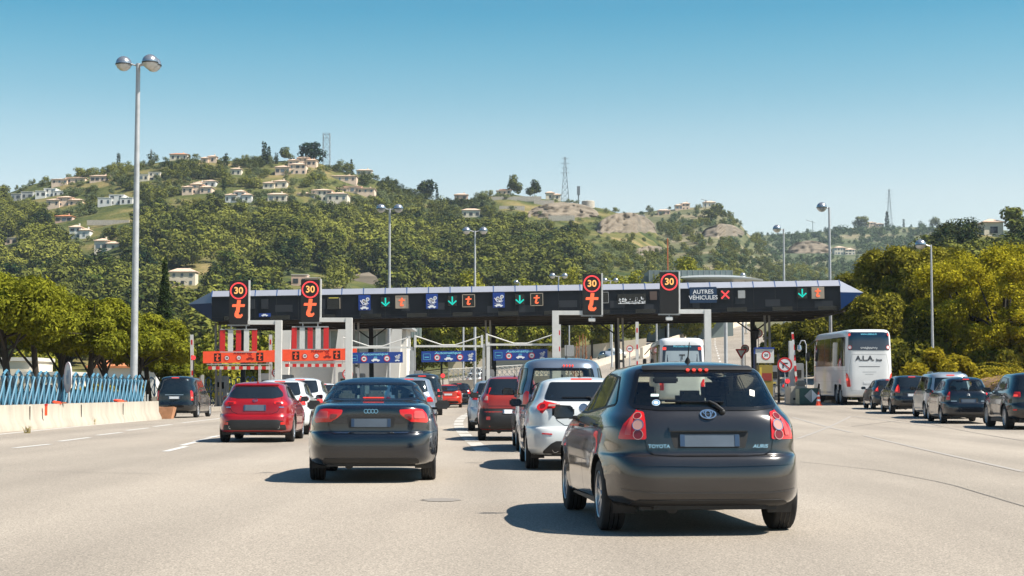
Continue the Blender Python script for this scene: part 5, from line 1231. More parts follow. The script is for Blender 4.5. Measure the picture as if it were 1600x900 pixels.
# right-hand island: white height board, yellow posts, lantern, concrete block, green box with diamond, cone
def on_px(px, d, dz=0): X = (px - 800) / (FPX / d); return Vector((X, d, gz(X, d) + dz))
o = thing('machine_shelter', 'white and blue toll machine shelter with a round 50 limit sign', 'toll booth', on_px(1194, 112))
q = MB(); q.box((0, 0, 1.2), (.95, 1.1, 2.4), mat('shelter_yellow', (.26, .19, .03), .5), bev=.03); q.box((0, -.56, 1.6), (.8, .04, .5), mat('shelter_red', (.25, .03, .02), .5)); q.build('machine', o, smooth=30)
q = MB(); q.box((0, -.1, 3.0), (1.25, .12, .95), WHITEP, bev=.02); q.build('sign_board', o); q = MB(); q.box((0, -.12, 3.53), (1.3, .2, .10), BLUEP); q.box((-.68, -.12, 1.9), (.09, .14, 3.3), BLUEP); q.build('blue_frame', o)
q = MB(); T = Matrix.Translation((.1, -.17, 3.05)); q.disc(.30, 0, .02, LTB, T); q.ring(.22, .30, -.006, 0, REDP, T); q.text('50', .26, (0, -.004, 0), DKT, T, bold=.005); q.build('limit_sign', o)
o = thing('lantern', 'old black lantern hanging in the gap under the right canopy columns', 'lantern', on_px(1181, 126)); q = MB(); q.tube([(0, 0, 0), (0, 0, 4.6)], .06, BLACK, 8); q.build('post', o)
q = MB(); q.lathe([(.05, 4.5), (.16, 4.58), (.26, 5.10), (.34, 5.14), (.16, 5.36), (.05, 5.45), (.03, 5.6), (0, 5.62)], BLACK, 6); q.build('lantern_head', o)
o = thing('concrete_block', 'pale concrete block at the nose of the rightmost toll island', 'block', on_px(1243, 93)); q = MB(); q.box((0, 0, .5), (.95, 1.6, 1.0), CONC, bev=.05); q.box((0, -.82, .30), (.6, .05, .12), BLACK); q.build('block', o, smooth=30)
q = MB(); q.box((.3, .2, 1.15), (.62, .5, .35), OLDC, bev=.1); q.build('cap', o, smooth=40)
o = thing('marker_box', 'dark green roadside box with a grey diamond beside the traffic cone', 'roadside box', on_px(1266, 90)); q = MB(); q.box((-.12, .6, .47), (.98, 1.3, .9), mat('dark_green_box', (.012, .06, .055), .5, noise_amt=.2, nscale=4), bev=.02); q.box((-.62, .6, .47), (.02, 1.2, .8), mat('pale_green_side', (.22, .24, .18), .7, noise_amt=.2, nscale=3)); q.build('box_body', o, smooth=30)
q = MB(); q.prism([(-.36, 0), (0, .36), (0, -.36)], -.07, -.062, GREYP, Matrix.Translation((.0, 0, .5))); q.prism([(.03, .36), (.36, 0), (.03, -.36)], -.07, -.062, LTB, Matrix.Translation((.0, 0, .5))); q.build('diamond', o)
o = thing('traffic_cone', 'orange and white traffic cone in front of the dark green box', 'traffic cone', on_px(1278, 88.6)); ORC = mat('cone_orange', (.75, .07, .02), .5)
q = MB(); q.box((0, 0, .02), (.36, .36, .04), ORC, bev=.01); q.lathe([(.14, .04), (.025, .74), (0, .745)], ORC, 20); q.build('cone_body', o, smooth=40)
for z0, z1 in ((.24, .34), (.48, .58)): q = MB(); q.lathe([(.141 - .115 * (z0 - .04) / .7 + .003, z0), (.141 - .115 * (z1 - .04) / .7 + .003, z1)], LTB, 20); q.build('reflective_band', o, smooth=40)
o = thing('grey_post', 'broad pale grey upright post above the rightmost concrete block', 'post', on_px(1236, 99)); q = MB(); q.box((0, 0, 1.95), (.28, .28, 3.4), WHITEP, bev=.02); q.box((0, 0, .1), (.4, .4, .5), GREYP); q.build('upright', o)
o = thing('small_lamp', 'small crook-necked lamp by the coach front', 'lamp', on_px(1257, 103)); q = MB(); q.tube([(.1, 0, 0), (.1, 0, 3.5), (.0, 0, 3.75), (-.2, 0, 3.75), (-.32, 0, 3.5)], .035, STEEL, 8); q.build('post', o, smooth=40); q = MB(); q.lathe([(0, 0), (.12, -.05), (.16, -.3), (.05, -.42), (0, -.43)], GLOBET, 14, Matrix.Translation((-.32, 0, 3.5))); q.build('lamp_head', o, smooth=40)
for i, (px_, d_, h_, m_, lb) in enumerate(((1180, 104, 3.0, BLACK, 'dark slim post right of the yellow toll posts'), (1216, 100, 2.9, BLACK, 'dark slim post left of the no-turn sign'), (1188, 108, 2.2, None, 'yellow post by the machine shelter'), (560, 106, 2.6, STEEL, 'slim pale post left of the white toll building pier'), (406, 104, 2.9, STEEL, 'slim pale post under the first orange board'), (523, 104, 3.1, STEEL, 'slim pale post under the second orange board'), (643, 103, 3.8, GREYP, 'grey upright post between the first two blue boards'), (756, 103, 3.9, GREYP, 'grey upright post right of the second blue board'))):
    o = thing('slim_post', lb, 'post', on_px(px_, d_)); q = MB(); q.box((0, 0, h_ / 2), (.13, .13, h_), m_ or mat('bollard_yellow', (.5, .36, .04), .5)); q.build('upright', o)

# ---------------------------------------------------------------- buildings just behind the toll
GLP = mat('pale_window_glass', (.30, .33, .30), .12, noise_amt=.25, nscale=.6); WALLW = mat('white_render', (.60, .58, .54), .85, noise_amt=.06, nscale=1)
o = thing('toll_building', 'white toll building with slanting piers and wide windows behind the left lanes', 'building', (-15.1, 150, gz(-15.1, 150)))
zt = CAMH + (610 - 515) / 17.33 - o.location.z
q = MB(); q.box((0, 3, zt / 2), (11.2, 6, zt), WALLW); q.build('wall', o); q = MB(); q.box((0, 2.6, zt + .12), (12.3, 7.4, .22), GREYP); q.build('roof', o)
for x0, x1 in ((-2.6, .7), (3.1, 3.6), (.95, 4.6)): pass
for x0, x1 in ((-3.9, -.4), (.6, 3.7)):
    q = MB(); q.box(((x0 + x1) / 2, -.03, zt - 1.05), (x1 - x0, .08, 1.8), GLP); w_ = q.build('window', o); q = MB()
    for k in range(3): q.box((x0 + (x1 - x0) * (k + 1) / 4, -.08, zt - 1.05), (.07, .05, 1.8), WHITEP)
    q.box(((x0 + x1) / 2, -.08, zt - 2.0), (x1 - x0 + .1, .08, .12), GREYP); q.build('frame', w_)
for x in (-5.2, -.1 - .0, 4.7):
    q = MB(); q.add([(x - .35, -1.1, zt + .1), (x + .55, -1.1, zt + .1), (x + .15, -1.1, -.2), (x - 1.15, -1.1, -.2), (x - .35, .1, zt + .1), (x + .55, .1, zt + .1), (x + .15, .1, -.2), (x - 1.15, .1, -.2)], [(3, 2, 1, 0), (4, 5, 6, 7), (0, 1, 5, 4), (1, 2, 6, 5), (2, 3, 7, 6), (3, 0, 4, 7)], WALLW); q.build('slanting_pier', o)
q = MB(); q.box((0, -.06, zt - 2.6), (9.4, .1, .5), GREYP); q.build('band', o)
q = MB(); q.box((1.2, -.05, .9), (.9, .08, 2.0), DARKIN); q.build('door', o)
o = thing('louvred_box', 'grey-green louvred box behind the white toll building', 'equipment box', on_px(648, 160)); q = MB(); zc = CAMH + (610 - 520) / 16.25 - o.location.z; q.box((0, 0, zc), (1.25, .9, .95), mat('grey_green_metal', (.20, .25, .22), .5), bev=.02); q.build('case', o)
q = MB(); 
for k in range(5): q.box((-.5 + .25 * k, -.46, zc), (.05, .03, .9), GREYP)
q.build('louvre', o)
q = MB(); q.box((0, 0, (zc - .4) / 2), (.2, .2, zc - .4), GREYP); q.build('post', o)
GB = mat('grey_green_cladding', (.16, .20, .20), .5, noise_amt=.08, nscale=.3)
o = thing('grey_building', 'long low grey-green building with a curved roof rising behind the canopy', 'building', on_px(1080, 300)); zt = CAMH + (610 - 422) / 8.667 - o.location.z
q = MB(); q.box((0, 5, zt / 2), (15.2, 10, zt), GB)
for k in range(16): q.box((-7.5 + k, -.04, zt - 1.0), (.06, .06, 2.0), GREYP)
q.build('wall', o); q = MB(); q.lathe([(6, -.4), (9.5, -.2), (9.6, .1), (6, .7), (0, 1.0)], mat('pale_roof_metal', (.40, .42, .42), .4, .3), 40, Matrix.Translation((4, 4, zt - 1.7))); q.build('roof', o, smooth=40)
q = MB(); q.box((-8.4, 6, (zt - .9) / 2), (1.8, 7, zt - .9), GB); q.build('wing', o)
# white-fenced wall behind the lanes
WF = mat('white_fence_paint', (.62, .60, .55), .6, noise_amt=.06, nscale=2); WALLB = mat('sunlit_beige_concrete', (.58, .50, .39), .9, noise_amt=.08, nscale=.8)
def retaining(label, pts, h, m, thick=.35, name='retaining_wall'):
    o = thing(name, label, 'wall', on(*pts[0])); b = o.location.copy(); q = MB(); vs = []
    for x, y in pts:
        for dy, z in ((0, -.3), (0, h), (thick, h), (thick, -.3)): vs.append(on(x, y + dy, z) - b)
    fs = []
    for i in range(len(pts) - 1): fs += [(i * 4 + j, i * 4 + (j + 1) % 4, (i + 1) * 4 + (j + 1) % 4, (i + 1) * 4 + j) for j in range(4)]
    fs += [(3, 2, 1, 0), tuple(len(vs) - 4 + j for j in range(4))]
    q.add([tuple(v) for v in vs], fs, m); q.build('wall', o); return o
retaining('low sunlit beige wall beyond the middle lanes under the white railings', [(-6.4, 168), (0, 166), (6, 164)], 1.0, WALLB)
lattice_fence('white_railing', 'white criss-cross railing on the beige wall beyond the middle lanes', [(-6.4, 168.2), (0, 166.2), (5.4, 164.2)], 1.25, WF, unit=.5, wbar=.10, z0=1.0, arch=False)
q_ = [(.155 * y - 1.5 + .00022 * (y - 150) ** 2, y) for y in range(150, 425, 25)]
jersey('concrete_barrier', 'pale concrete barrier climbing beside the road behind the right lanes', [( (1000 + 200 * ((y - 230) / 190) ** 1.0 - 800) / FPX * y, y) for y in range(232, 421, 12)], 1.6, WALLB, .6, .4)
jersey('concrete_barrier', 'second pale barrier dividing the climbing road', [((905 + 262 * ((y - 205) / 190) ** .8 - 800) / FPX * y, y) for y in range(206, 400, 10)], .9, CONC)
retaining('long sunlit beige wall behind the rusty poles', [((p - 800) / FPX * 262, 262) for p in (700, 760, 830, 900, 960, 1010)], 2.2, WALLB)
RUST = mat('rusty_steel', (.26, .10, .04), .85, noise_amt=.3, nscale=4)
rr = random.Random(5)
for k in range(9):
    px_ = 894 + k * 3.9 + rr.uniform(-.8, .8); o = on_px(px_, 180 + rr.uniform(-2, 2)); h = (2.2, 2.6, 3.9, 4.6, 4.8, 4.5, 3.0, 2.4, 2.3)[k]
    q = MB(); q.tube([(0, 0, 0), (rr.uniform(-.1, .1), 0, h * .6), (rr.uniform(-.15, .15), 0, h)], .05, RUST, 6)
    for j in range(3): q.tube([(0, 0, h * (.6 + .12 * j)), (rr.uniform(-.3, .3), .1, h * (.66 + .12 * j))], .03, RUST, 4)
    p = q.build('rusty_pole', smooth=40); p.location = o; tag(p, 'thin rusty pole in the cluster behind the toll lanes', 'pole', 'rusty poles clustered behind the toll lanes')
lattice_fence('rusty_railing', 'rust-brown criss-cross railing at the foot of the rusty poles', [((880 - 800) / FPX * 172, 172), ((930 - 800) / FPX * 172, 172)], 1.5, RUST, unit=.6, wbar=.09, arch=False)
o = thing('box_sign', 'grey rectangular sign back on a pole left of the rusty poles', 'road sign', on_px(889.5, 150)); q = MB(); q.tube([(0, .1, 0), (0, .1, 8)], .06, STEEL, 8); q.build('post', o); q = MB(); zc = CAMH + (610 - 548) / 17.33 - o.location.z; q.prism(rp([(-.42, -.5), (.42, -.5), (.42, .5), (-.42, .5)], .1), 0, .03, GREYP, Matrix.Translation((0, 0, zc))); q.build('sign_plate', o)
for px_, d_, h_, lb in ((724, 200, 9.0, 'thin grey pole behind the second blue board'), (742.5, 160, 0, ''), (956, 200, 9, 'thin grey pole left of the middle canopy columns'), (1026, 210, 9, 'thin grey pole behind the white bus'), (1044, 190, 9.5, 'grey pole behind the roof of the white bus'), (1134, 175, 7.4, 'thick grey pole right of the fourth speed gantry'), (1161, 150, 6.2, 'slim pole with a short arm beside the lantern')):
    if h_: o = thing('grey_pole', lb, 'pole', on_px(px_, d_)); q = MB(); q.tube([(0, 0, 0), (0, 0, h_)], .11 if h_ != 7.4 else .2, STEEL, 8); q.build('shaft', o, smooth=40); q = MB(); q.box((0, 0, .15), (.4, .4, .3), CONC); q.build('foot', o)

# ---------------------------------------------------------------- coach and bus
def busrows(L0, L1, W, H): return [(-L0 + .25, .42, L1 - .2, .38, W * .96), (-L0 + .06, .50, L1 - .05, .46, W * .99), (-L0, .75, L1, .75, W), (-L0, 1.4, L1, 1.4, W), (-L0 + .02, 2.0, L1 - .04, 1.9, W * .998), (-L0 + .05, 2.6, L1 - .12, 2.5, W * .99), (-L0 + .09, H - .55, L1 - .3, H - .6, W * .975), (-L0 + .12, H - .28, L1 - .4, H - .3, W * .95), (-L0 + .18, H - .13, L1 - .55, H - .14, W * .90), (-L0 + .32, H - .04, L1 - .8, H - .05, W * .78), (-L0 + .8, H - .01, L1 - 1.4, H - .015, W * .45), (-L0 + 2, H, L1 - 3, H, 0)]
COACHW = mat('coach_white_paint', (.60, .61, .62), .35, 0, .6, noise_amt=.03, nscale=2)
BUSGL = mat('coach_dark_glass', (.008, .018, .045), .06, spec=.8)
def bus(label, L0, L1, W, H, wheels, x, y, yaw, glass, lampsP, nm, extra):
    o = thing(nm, label, 'bus'); C = Car(busrows(L0, L1, W, H), [(w, .5) for w in wheels], .60, 1, n=11, flare=.0); C.a = W - .28; C.yc = C.yr + .29
    q = MB(); C.decal(q, 'wrap', rp(glass, .10), BUSGL, .001, .012, .2); q.build('rear_window', o, smooth=30)
    for md in ('left', 'right'):
        y0, y1 = -L0 + .35, L1 - .7; n = 5; q = MB()
        for k in range(n):
            a, b = y0 + (y1 - y0) * k / n + .04, y0 + (y1 - y0) * (k + 1) / n - .04
            q = MB(); C.decal(q, md, rp([(a, H * .51), (b, H * .51), (b, H * .895), (a, H * .895)], .08), GLD, .001, .008, .3); q.build('side_window', o, smooth=30)
        for z in (H * .45, H * .30):
            q = MB(); C.line(q, md, [(y0 - .2, z), (y1 + .4, z)], GREYP, .02); q.build('panel_line', o)
        for k in range(6):
            a = y0 + (y1 - y0) * k / 6; q = MB(); C.line(q, md, [(a, .55), (a, H * .30)], GREYP, .02); q.build('panel_line', o)
    for sg in (1, -1):
        q = MB(); C.decal(q, 'wrap', rp([(u * sg, z) for u, z in lampsP], .05), LAMPR, .002, .02, .15); l = q.build('tail_lamp', o, smooth=30)
        q = MB(); q.disc(.07, -.012, 0, LAMPE, C.frame('wrap', sg * (lampsP[0][0] + .22), (lampsP[0][1] + lampsP[2][1]) / 2 + .05, .022), 14); q.build('lamp_reflector', l)
    for w in wheels:
        for sd in (1, -1): 
            wheel_parts(o, sd * (W - .03), w, .48, .30, sd, 8, GREYP, 1)
            q = MB(); vs = []; nn = 16
            for k in range(nn + 1):
                a = math.pi * (-.05 + 1.1 * k / nn); vs += [(sd * (W - .01), w + .602 * math.cos(a), .5 + .602 * math.sin(a)), (sd * (W - .5), w + .602 * math.cos(a), .5 + .602 * math.sin(a))]
            vs.append((sd * (W - .5), w, .5)); q.add(vs, [(2 * k, 2 * k + 1, 2 * k + 3, 2 * k + 2) for k in range(nn)] + [(2 * k + 1, 2 * k + 3, len(vs) - 1) for k in range(nn)], BLACK); q.build('wheel_arch', o)
    q = MB(); q.box((0, (L1 - L0) / 2, .55), (W * 1.5, (L0 + L1) - .6, .35), BLACK); q.build('underbody', o)
    C.body(COACHW, o); extra(o, C)
    for sg in (1, -1): q = MB(); q.box((sg * (W + .22), L1 - .1, H * .66), (.22, .12, .55), BLACK, bev=.04); q.tube([(sg * (W - .1), L1 - .5, H * .9), (sg * (W + .22), L1 - .1, H * .80)], .03, BLACK, 6); q.build('wing_mirror', o, smooth=40)
    return place(o, x, y, yaw)
def coach_extra(o, C):
    tm = mat('coach_dark_lettering', (.03, .035, .045), .5)
    def tx(t, s_, u, z, m, **k): q = MB(); q.text(t, s_, (0, -.006, 0), m, C.frame('wrap', u, z, .006), **k); q.build('lettering', o)
    tx('A.L.A.', .36, -.22, 2.45, tm, bold=.010, sx=1.1); tx('bus', .18, .52, 2.37, tm, bold=.006, sx=1.2)
    tx('www.alabus.it', .15, 0, 3.74, mat('sign_cyan', (.12, .45, .60), .5), bold=.003)
    q = MB(); C.line(q, 'wrap', [(-.55, 2.02), (.55, 2.02)], tm, .03, .004); q.build('trim_line', o)
    q = MB(); C.line(q, 'wrap', [(-.36, 1.74), (.36, 1.74)], GREYP, .02, .004); q.build('trim_line', o); q = MB(); C.line(q, 'wrap', [(-.22, 1.62), (.22, 1.62)], GREYP, .02, .004); q.build('trim_line', o)
    q = MB(); C.line(q, 'wrap', [(-1.05, 1.05), (-1.02, 2.1), (-.9, 2.66), (.9, 2.66), (1.02, 2.0), (1.05, 1.05), (.95, .75), (-.95, .75), (-1.05, 1.05)], GREYP, .018, .002); q.build('engine_door_gap', o)
    for u in (-1.0, 1.0): q = MB(); q.disc(.075, -.012, 0, LAMPE, C.frame('wrap', u, 3.70, .016), 12); q.build('high_lamp', o)
    for u in (-1.0, 1.0): q = MB(); T = C.frame('wrap', u, 3.04, .016); q.disc(.11, -.006, 0, LTB, T, 16); q.ring(.085, .11, -.01, 0, REDP, T, n=16); q.build('limit_sticker', o)
    q = MB(); T = C.frame('wrap', 0, 3.0, .016); rnd = random.Random(9)
    for k in range(16): q.box((-.42 + k * .055, -.006, rnd.uniform(-.02, .02)), (.02, .006, rnd.uniform(.07, .15)), LTB, T=T, ry=rnd.uniform(-.5, .5))
    q.build('window_lettering_strip', o)
    q = MB(); q.box((0, 0, 0), (.5, .012, .11), PLATEW, T=C.frame('wrap', -.05, 1.18, .01)); q.build('number_plate', o)
bus('tall white coach lettered A.L.A. bus on its back, at the far right lane', 2.9, 8.8, 1.31, 4.02, (-1.35, 0, 6.1), 18.95, 90.8, -1.8, [(-1.12, 2.88), (-1.08, 3.84), (1.08, 3.84), (1.12, 2.88)], [(.98, .95), (1.02, 1.30), (1.15, 1.62), (1.32, 1.70), (1.42, 1.55), (1.22, .95)], 'coach', coach_extra)
def bus2_extra(o, C):
    for u in (-.93, .93): q = MB(); q.box((0, -.012, 0), (.20, .02, .15), LAMPE, T=C.frame('wrap', u, 3.12, .016), bev=.02); q.build('high_lamp', o)
    q = MB(); q.text('Mercedes-Benz', .15, (0, -.006, 0), mat('sign_cyan', (.12, .45, .60), .5), C.frame('wrap', 0, 3.24, .018), bold=.002); q.build('lettering', o)
    q = MB(); C.decal(q, 'wrap', rp([(-.92, 2.30), (.92, 2.30), (.86, 3.0), (-.86, 3.0)], .06), mat('pale_blue_reflecting_glass', (.30, .36, .40), .10), .014, .004, .3); q.build('window_pane', o)
    q = MB(); q.box((0, 0, 0), (.3, .02, .06), BLACK, T=C.frame('wrap', 0, 2.78, .02)); q.tube([(0, -.02, 0), (0, -.02, -.25)], .02, BLACK, 5, C.frame('wrap', 0, 2.78, .02)); q.build('window_fitting', o)
bus('white city bus with a wide rear window, standing in the lane behind the graphite hatchback', 3.2, 8.6, 1.29, 3.72, (0, 6.0), 9.15, 91.5, -2.2, [(-1.08, 2.14), (-1.0, 3.30), (1.0, 3.30), (1.08, 2.14)], [(.98, .9), (.98, 1.3), (1.1, 1.5), (1.3, 1.5), (1.3, .9)], 'city_bus', bus2_extra)

# ================================================================ foliage
def leafmat(name, c0, c1, transl=.35, rough=.6, big=0.0):
    m = bpy.data.materials.new(name); m.use_nodes = True; n = m.node_tree; n.nodes.clear(); L = n.links.new
    g = n.nodes.new('ShaderNodeNewGeometry'); oi = n.nodes.new('ShaderNodeObjectInfo'); tc = n.nodes.new('ShaderNodeTexCoord')
    tn = n.nodes.new('ShaderNodeTexNoise'); tn.inputs['Scale'].default_value = .9; L(tc.outputs['Object'], tn.inputs['Vector'])
    def mth(op, a, b): x = n.nodes.new('ShaderNodeMath'); x.operation = op; [L(v, x.inputs[i]) if not isinstance(v, (int, float)) else setattr(x.inputs[i], 'default_value', v) for i, v in enumerate((a, b))]; return x.outputs[0]
    tb = n.nodes.new('ShaderNodeTexNoise'); tb.inputs['Scale'].default_value = .021; tb.inputs['Detail'].default_value = 3; L(g.outputs['Position'], tb.inputs['Vector'])
    f = mth('ADD', mth('MULTIPLY', mth('SUBTRACT', tb.outputs[0], .5), big), mth('ADD', mth('MULTIPLY', g.outputs['Random Per Island'], .45 if not big else .3), mth('ADD', mth('MULTIPLY', oi.outputs['Random'], .25), mth('MULTIPLY', tn.outputs[0], .45))))
    r = n.nodes.new('ShaderNodeValToRGB'); r.color_ramp.elements[0].position = .2; r.color_ramp.elements[1].position = .9; r.color_ramp.elements[0].color = (*c0, 1); r.color_ramp.elements[1].color = (*c1, 1); L(f, r.inputs[0])
    d = n.nodes.new('ShaderNodeBsdfDiffuse'); t = n.nodes.new('ShaderNodeBsdfTranslucent'); mx = n.nodes.new('ShaderNodeMixShader'); mx.inputs[0].default_value = transl; o = n.nodes.new('ShaderNodeOutputMaterial')
    L(r.outputs[0], d.inputs[0]); L(r.outputs[0], t.inputs[0]); L(d.outputs[0], mx.inputs[1]); L(t.outputs[0], mx.inputs[2]); L(mx.outputs[0], o.inputs[0]); return m
LM_PINE = leafmat('umbrella_pine_needles', (.040, .058, .008), (.25, .25, .024), .25)
LM_RPINE = leafmat('golden_pine_needles', (.026, .038, .009), (.32, .285, .036), .25)
LM_PLANE = leafmat('golden_plane_leaves', (.045, .062, .008), (.50, .43, .030), .35)
LM_BUSH = leafmat('bright_bush_leaves', (.14, .13, .01), (.42, .33, .03), .4)
LM_OAK = leafmat('dark_oak_leaves', (.010, .024, .010), (.20, .205, .040), .08, big=2.0)
LM_OLIVE = leafmat('olive_leaves', (.055, .080, .036), (.21, .235, .095), .12, big=1.0)
LM_LITE = leafmat('light_green_leaves', (.08, .11, .015), (.33, .31, .045), .2)
LM_GRN = leafmat('mid_green_leaves', (.04, .065, .014), (.27, .27, .050), .12, big=1.2)
LM_CYP = leafmat('cypress_leaves', (.012, .025, .010), (.045, .065, .020), .15)
LM_FAR = leafmat('far_scrub_leaves', (.035, .065, .035), (.14, .18, .08), .12, big=1.2)
BARK = mat('grey_brown_bark', (.075, .055, .040), .95, noise_amt=.3, nscale=5); DBARK = mat('dark_bark', (.03, .024, .018), .95)
def leaves(lobes, n, size, rng, flat=.5, shell=.55, asp=1.0):
    # lobes: (x, y, z, rx, ry, rz); leaf faces spread through the outer part of each lobe
    Lb = np.array(lobes, float); wt = Lb[:, 3] * Lb[:, 4] + Lb[:, 4] * Lb[:, 5]; wt /= wt.sum()
    k = rng.choice(len(Lb), n, p=wt); d = rng.normal(size=(n, 3)); d /= np.linalg.norm(d, axis=1)[:, None]
    r = shell + (1 - shell) * rng.random(n) ** .7; r *= 1 + .10 * rng.normal(size=n)
    c = Lb[k, :3] + d * r[:, None] * Lb[k, 3:6]
    nr = d * flat + rng.normal(size=(n, 3)) * (1 - flat) * .9 + np.array([0, 0, .25]); nr /= np.linalg.norm(nr, axis=1)[:, None]
    up = rng.normal(size=(n, 3)); a = np.cross(nr, up); a /= np.linalg.norm(a, axis=1)[:, None]; b = np.cross(nr, a)
    s = size * (.6 + .8 * rng.random(n))[:, None]; bend = nr * s * .25
    V = np.stack([c - a * s * asp, c - b * s * .6 + bend, c + a * s * asp * .9, c + b * s * .6 + bend], 1)
    return V.reshape(-1, 3)
def quadmesh(name, V, m, extra=None):
    nq = len(V) // 4; me = bpy.data.meshes.new(name); me.vertices.add(nq * 4); me.vertices.foreach_set('co', V.astype(np.float32).ravel())
    me.loops.add(nq * 4); me.loops.foreach_set('vertex_index', np.arange(nq * 4, dtype=np.int32)); me.polygons.add(nq); me.polygons.foreach_set('loop_start', np.arange(0, nq * 4, 4, dtype=np.int32))
    me.polygons.foreach_set('loop_total', np.full(nq, 4, np.int32)); me.materials.append(m); me.update(calc_edges=True); return me
def clumps(rng, cx, cy, cz_, rx, ry, rz, n, rr, flat=False):
    out = []
    for i in range(n):
        d = rng.normal(size=3); d /= np.linalg.norm(d)
        if flat: d[2] = abs(d[2]) * .9 - .15
        t = .45 + .55 * rng.random(); q = rr * (.6 + .7 * rng.random())
        out.append((cx + d[0] * rx * t, cy + d[1] * ry * t, cz_ + d[2] * rz * t, q, q, q * (.7 if flat else .9)))
    return out
def tree(name, label, cat, x, y, kind, h, cr, seed, group=None, z0=None, cache={}):
    key = (kind, seed, round(h, 1), round(cr, 1))
    loc = (x, y, (gz(x, y) if z0 is None else z0) - .05)
    if key in cache: return copy_thing(cache[key], loc, seed, label, group)
    rng = np.random.default_rng(seed * 7 + 3); o = thing(name, label, cat, loc, group=group); rnd = random.Random(seed)
    tq = MB(); limbs = []
    if kind == 'umbrella':
        ct = h * .34; lean = (rnd.uniform(-.8, .8), rnd.uniform(-.5, .5)); top = Vector((lean[0], lean[1], h * .55))
        tq.tube([(0, 0, 0), (lean[0] * .4, lean[1] * .4, h * .25), top], [.24, .18, .13], DBARK, 8)
        for k in range(9): a = rnd.uniform(0, 6.28); e = Vector((lean[0] + math.cos(a) * cr * .7, lean[1] + math.sin(a) * cr * .7, h * rnd.uniform(.5, .8))); s0 = Vector((lean[0] * .6, lean[1] * .6, h * rnd.uniform(.28, .5))); tq.tube([s0, s0.lerp(e, .5) + Vector((0, 0, .25)), e], [.07, .05, .02], DBARK, 6)
        lob = clumps(rng, lean[0], lean[1], h * .55, cr * .84, cr * .84, h * .37, 50, cr * .25, True); V = leaves(lob, 42000, .075, rng, .6, .5, 1.7); m = LM_PINE
    elif kind == 'rpine':
        tq.tube([(0, 0, 0), (.2, 0, h * .4), (.1, .1, h * .9)], [.28, .2, .06], DBARK, 8); lob = []
        for k in range(46):
            t = rng.random(); a = rng.random() * 6.28; rr = cr * (1.0 - .65 * t ** 1.4) * (.5 + .5 * rng.random()); z = h * (.12 + .84 * t); lob.append((math.cos(a) * rr, math.sin(a) * rr, z, cr * .26, cr * .26, cr * .20))
            if k % 3 == 0: tq.tube([(0, 0, z * .9), (math.cos(a) * rr * .9, math.sin(a) * rr * .9, z)], [.08, .02], DBARK, 5)
        V = leaves(lob, 42000, .10, rng, .5, .45, 1.7); m = LM_RPINE
    elif kind == 'plane':
        tq.tube([(0, 0, 0), (.1, 0, h * .22), (-.1, .1, h * .5), (.1, 0, h * .85)], [.26, .2, .14, .04], DBARK, 8); lob = []
        for k in range(60):
            d = rng.normal(size=3); d /= np.linalg.norm(d); t = .35 + .62 * rng.random() ** .6; c = (d[0] * cr * t, d[1] * cr * t, h * .56 + d[2] * h * .42 * t); q = cr * .21 * (.6 + .8 * rng.random()); lob.append((*c, q, q, q * .8))
            if k % 3 == 0: s0 = Vector((0, 0, h * rnd.uniform(.2, .5))); tq.tube([s0, s0.lerp(Vector(c), .5) + Vector((0, 0, .3)), c], [.10, .06, .02], DBARK, 5)
        V = leaves(lob, 42000, .095, rng, .4, .25, .9); m = LM_PLANE
    elif kind == 'bush':
        tq.tube([(0, 0, 0), (0, 0, h * .5)], [.1, .04], DBARK, 6); lob = clumps(rng, 0, 0, h * .45, cr * .8, cr * .8, h * .42, 22, cr * .3); V = leaves(lob, 7000, .11, rng, .3, .4, 1.8); m = LM_BUSH
    elif kind == 'darkbush':
        tq.tube([(0, 0, 0), (0, 0, h * .5)], [.1, .04], DBARK, 6); lob = clumps(rng, 0, 0, h * .45, cr * .8, cr * .8, h * .45, 26, cr * .32); V = leaves(lob, 8000, .17, rng, .3, .4, 1.4); m = LM_RPINE
    elif kind == 'mid':
        tq.tube([(0, 0, 0), (0, 0, h * .5)], [.2, .1], DBARK, 6); lob = clumps(rng, 0, 0, h * .52, cr * .8, cr * .8, h * .40, 30, cr * .30); V = leaves(lob, 9000, .24, rng, .6, .55, 1.1); m = LM_LITE
    elif kind == 'cypress':
        tq.tube([(0, 0, 0), (0, 0, h * .3)], [.2, .12], DBARK, 6); lob = [(rng.normal() * .1 * cr, rng.normal() * .1 * cr, h * t, cr * max(.12, math.sin(math.pi * min(1, (1.02 - t) * .72))) , cr * max(.12, math.sin(math.pi * min(1, (1.02 - t) * .72))), h * .07) for t in np.linspace(.08, .97, 22)]; V = leaves(lob, 5000, .16, rng, .5, .6, 1.2); m = LM_CYP
    elif kind == 'palm':
        tq.tube([(0, 0, 0), (0, 0, h * .4)], [.22, .2], BARK, 8); VV = []
        for k in range(26):
            a = rnd.uniform(0, 6.28); el = rnd.uniform(-.1, 1.2); L_ = cr * rnd.uniform(.8, 1.1); prev = None
            for j in range(14):
                t = j / 13; p = Vector((math.cos(a) * L_ * t * math.cos(el * (1 - t * .6)), math.sin(a) * L_ * t * math.cos(el * (1 - t * .6)), h * .4 + L_ * (math.sin(el) * t - .55 * t * t)))
                sd = Vector((-math.sin(a), math.cos(a), -.35)); w = .42 * (1 - t * .6)
                for g in (1, -1):
                    s2 = Vector((sd.x * g, sd.y * g, -.35)) * w; fw = Vector((math.cos(a), math.sin(a), 0)) * .12; VV += [p, p + s2 * .5 + fw * .3, p + s2 + fw, p + s2 * .5 + fw]
        V = np.array([tuple(v) for v in VV]); m = LM_BUSH
    link('crown', quadmesh('crown', V, m), o); tq.build('trunk', o, smooth=60); cache[key] = o; return o
def tpx(px, d): return (px - 800) / FPX * d
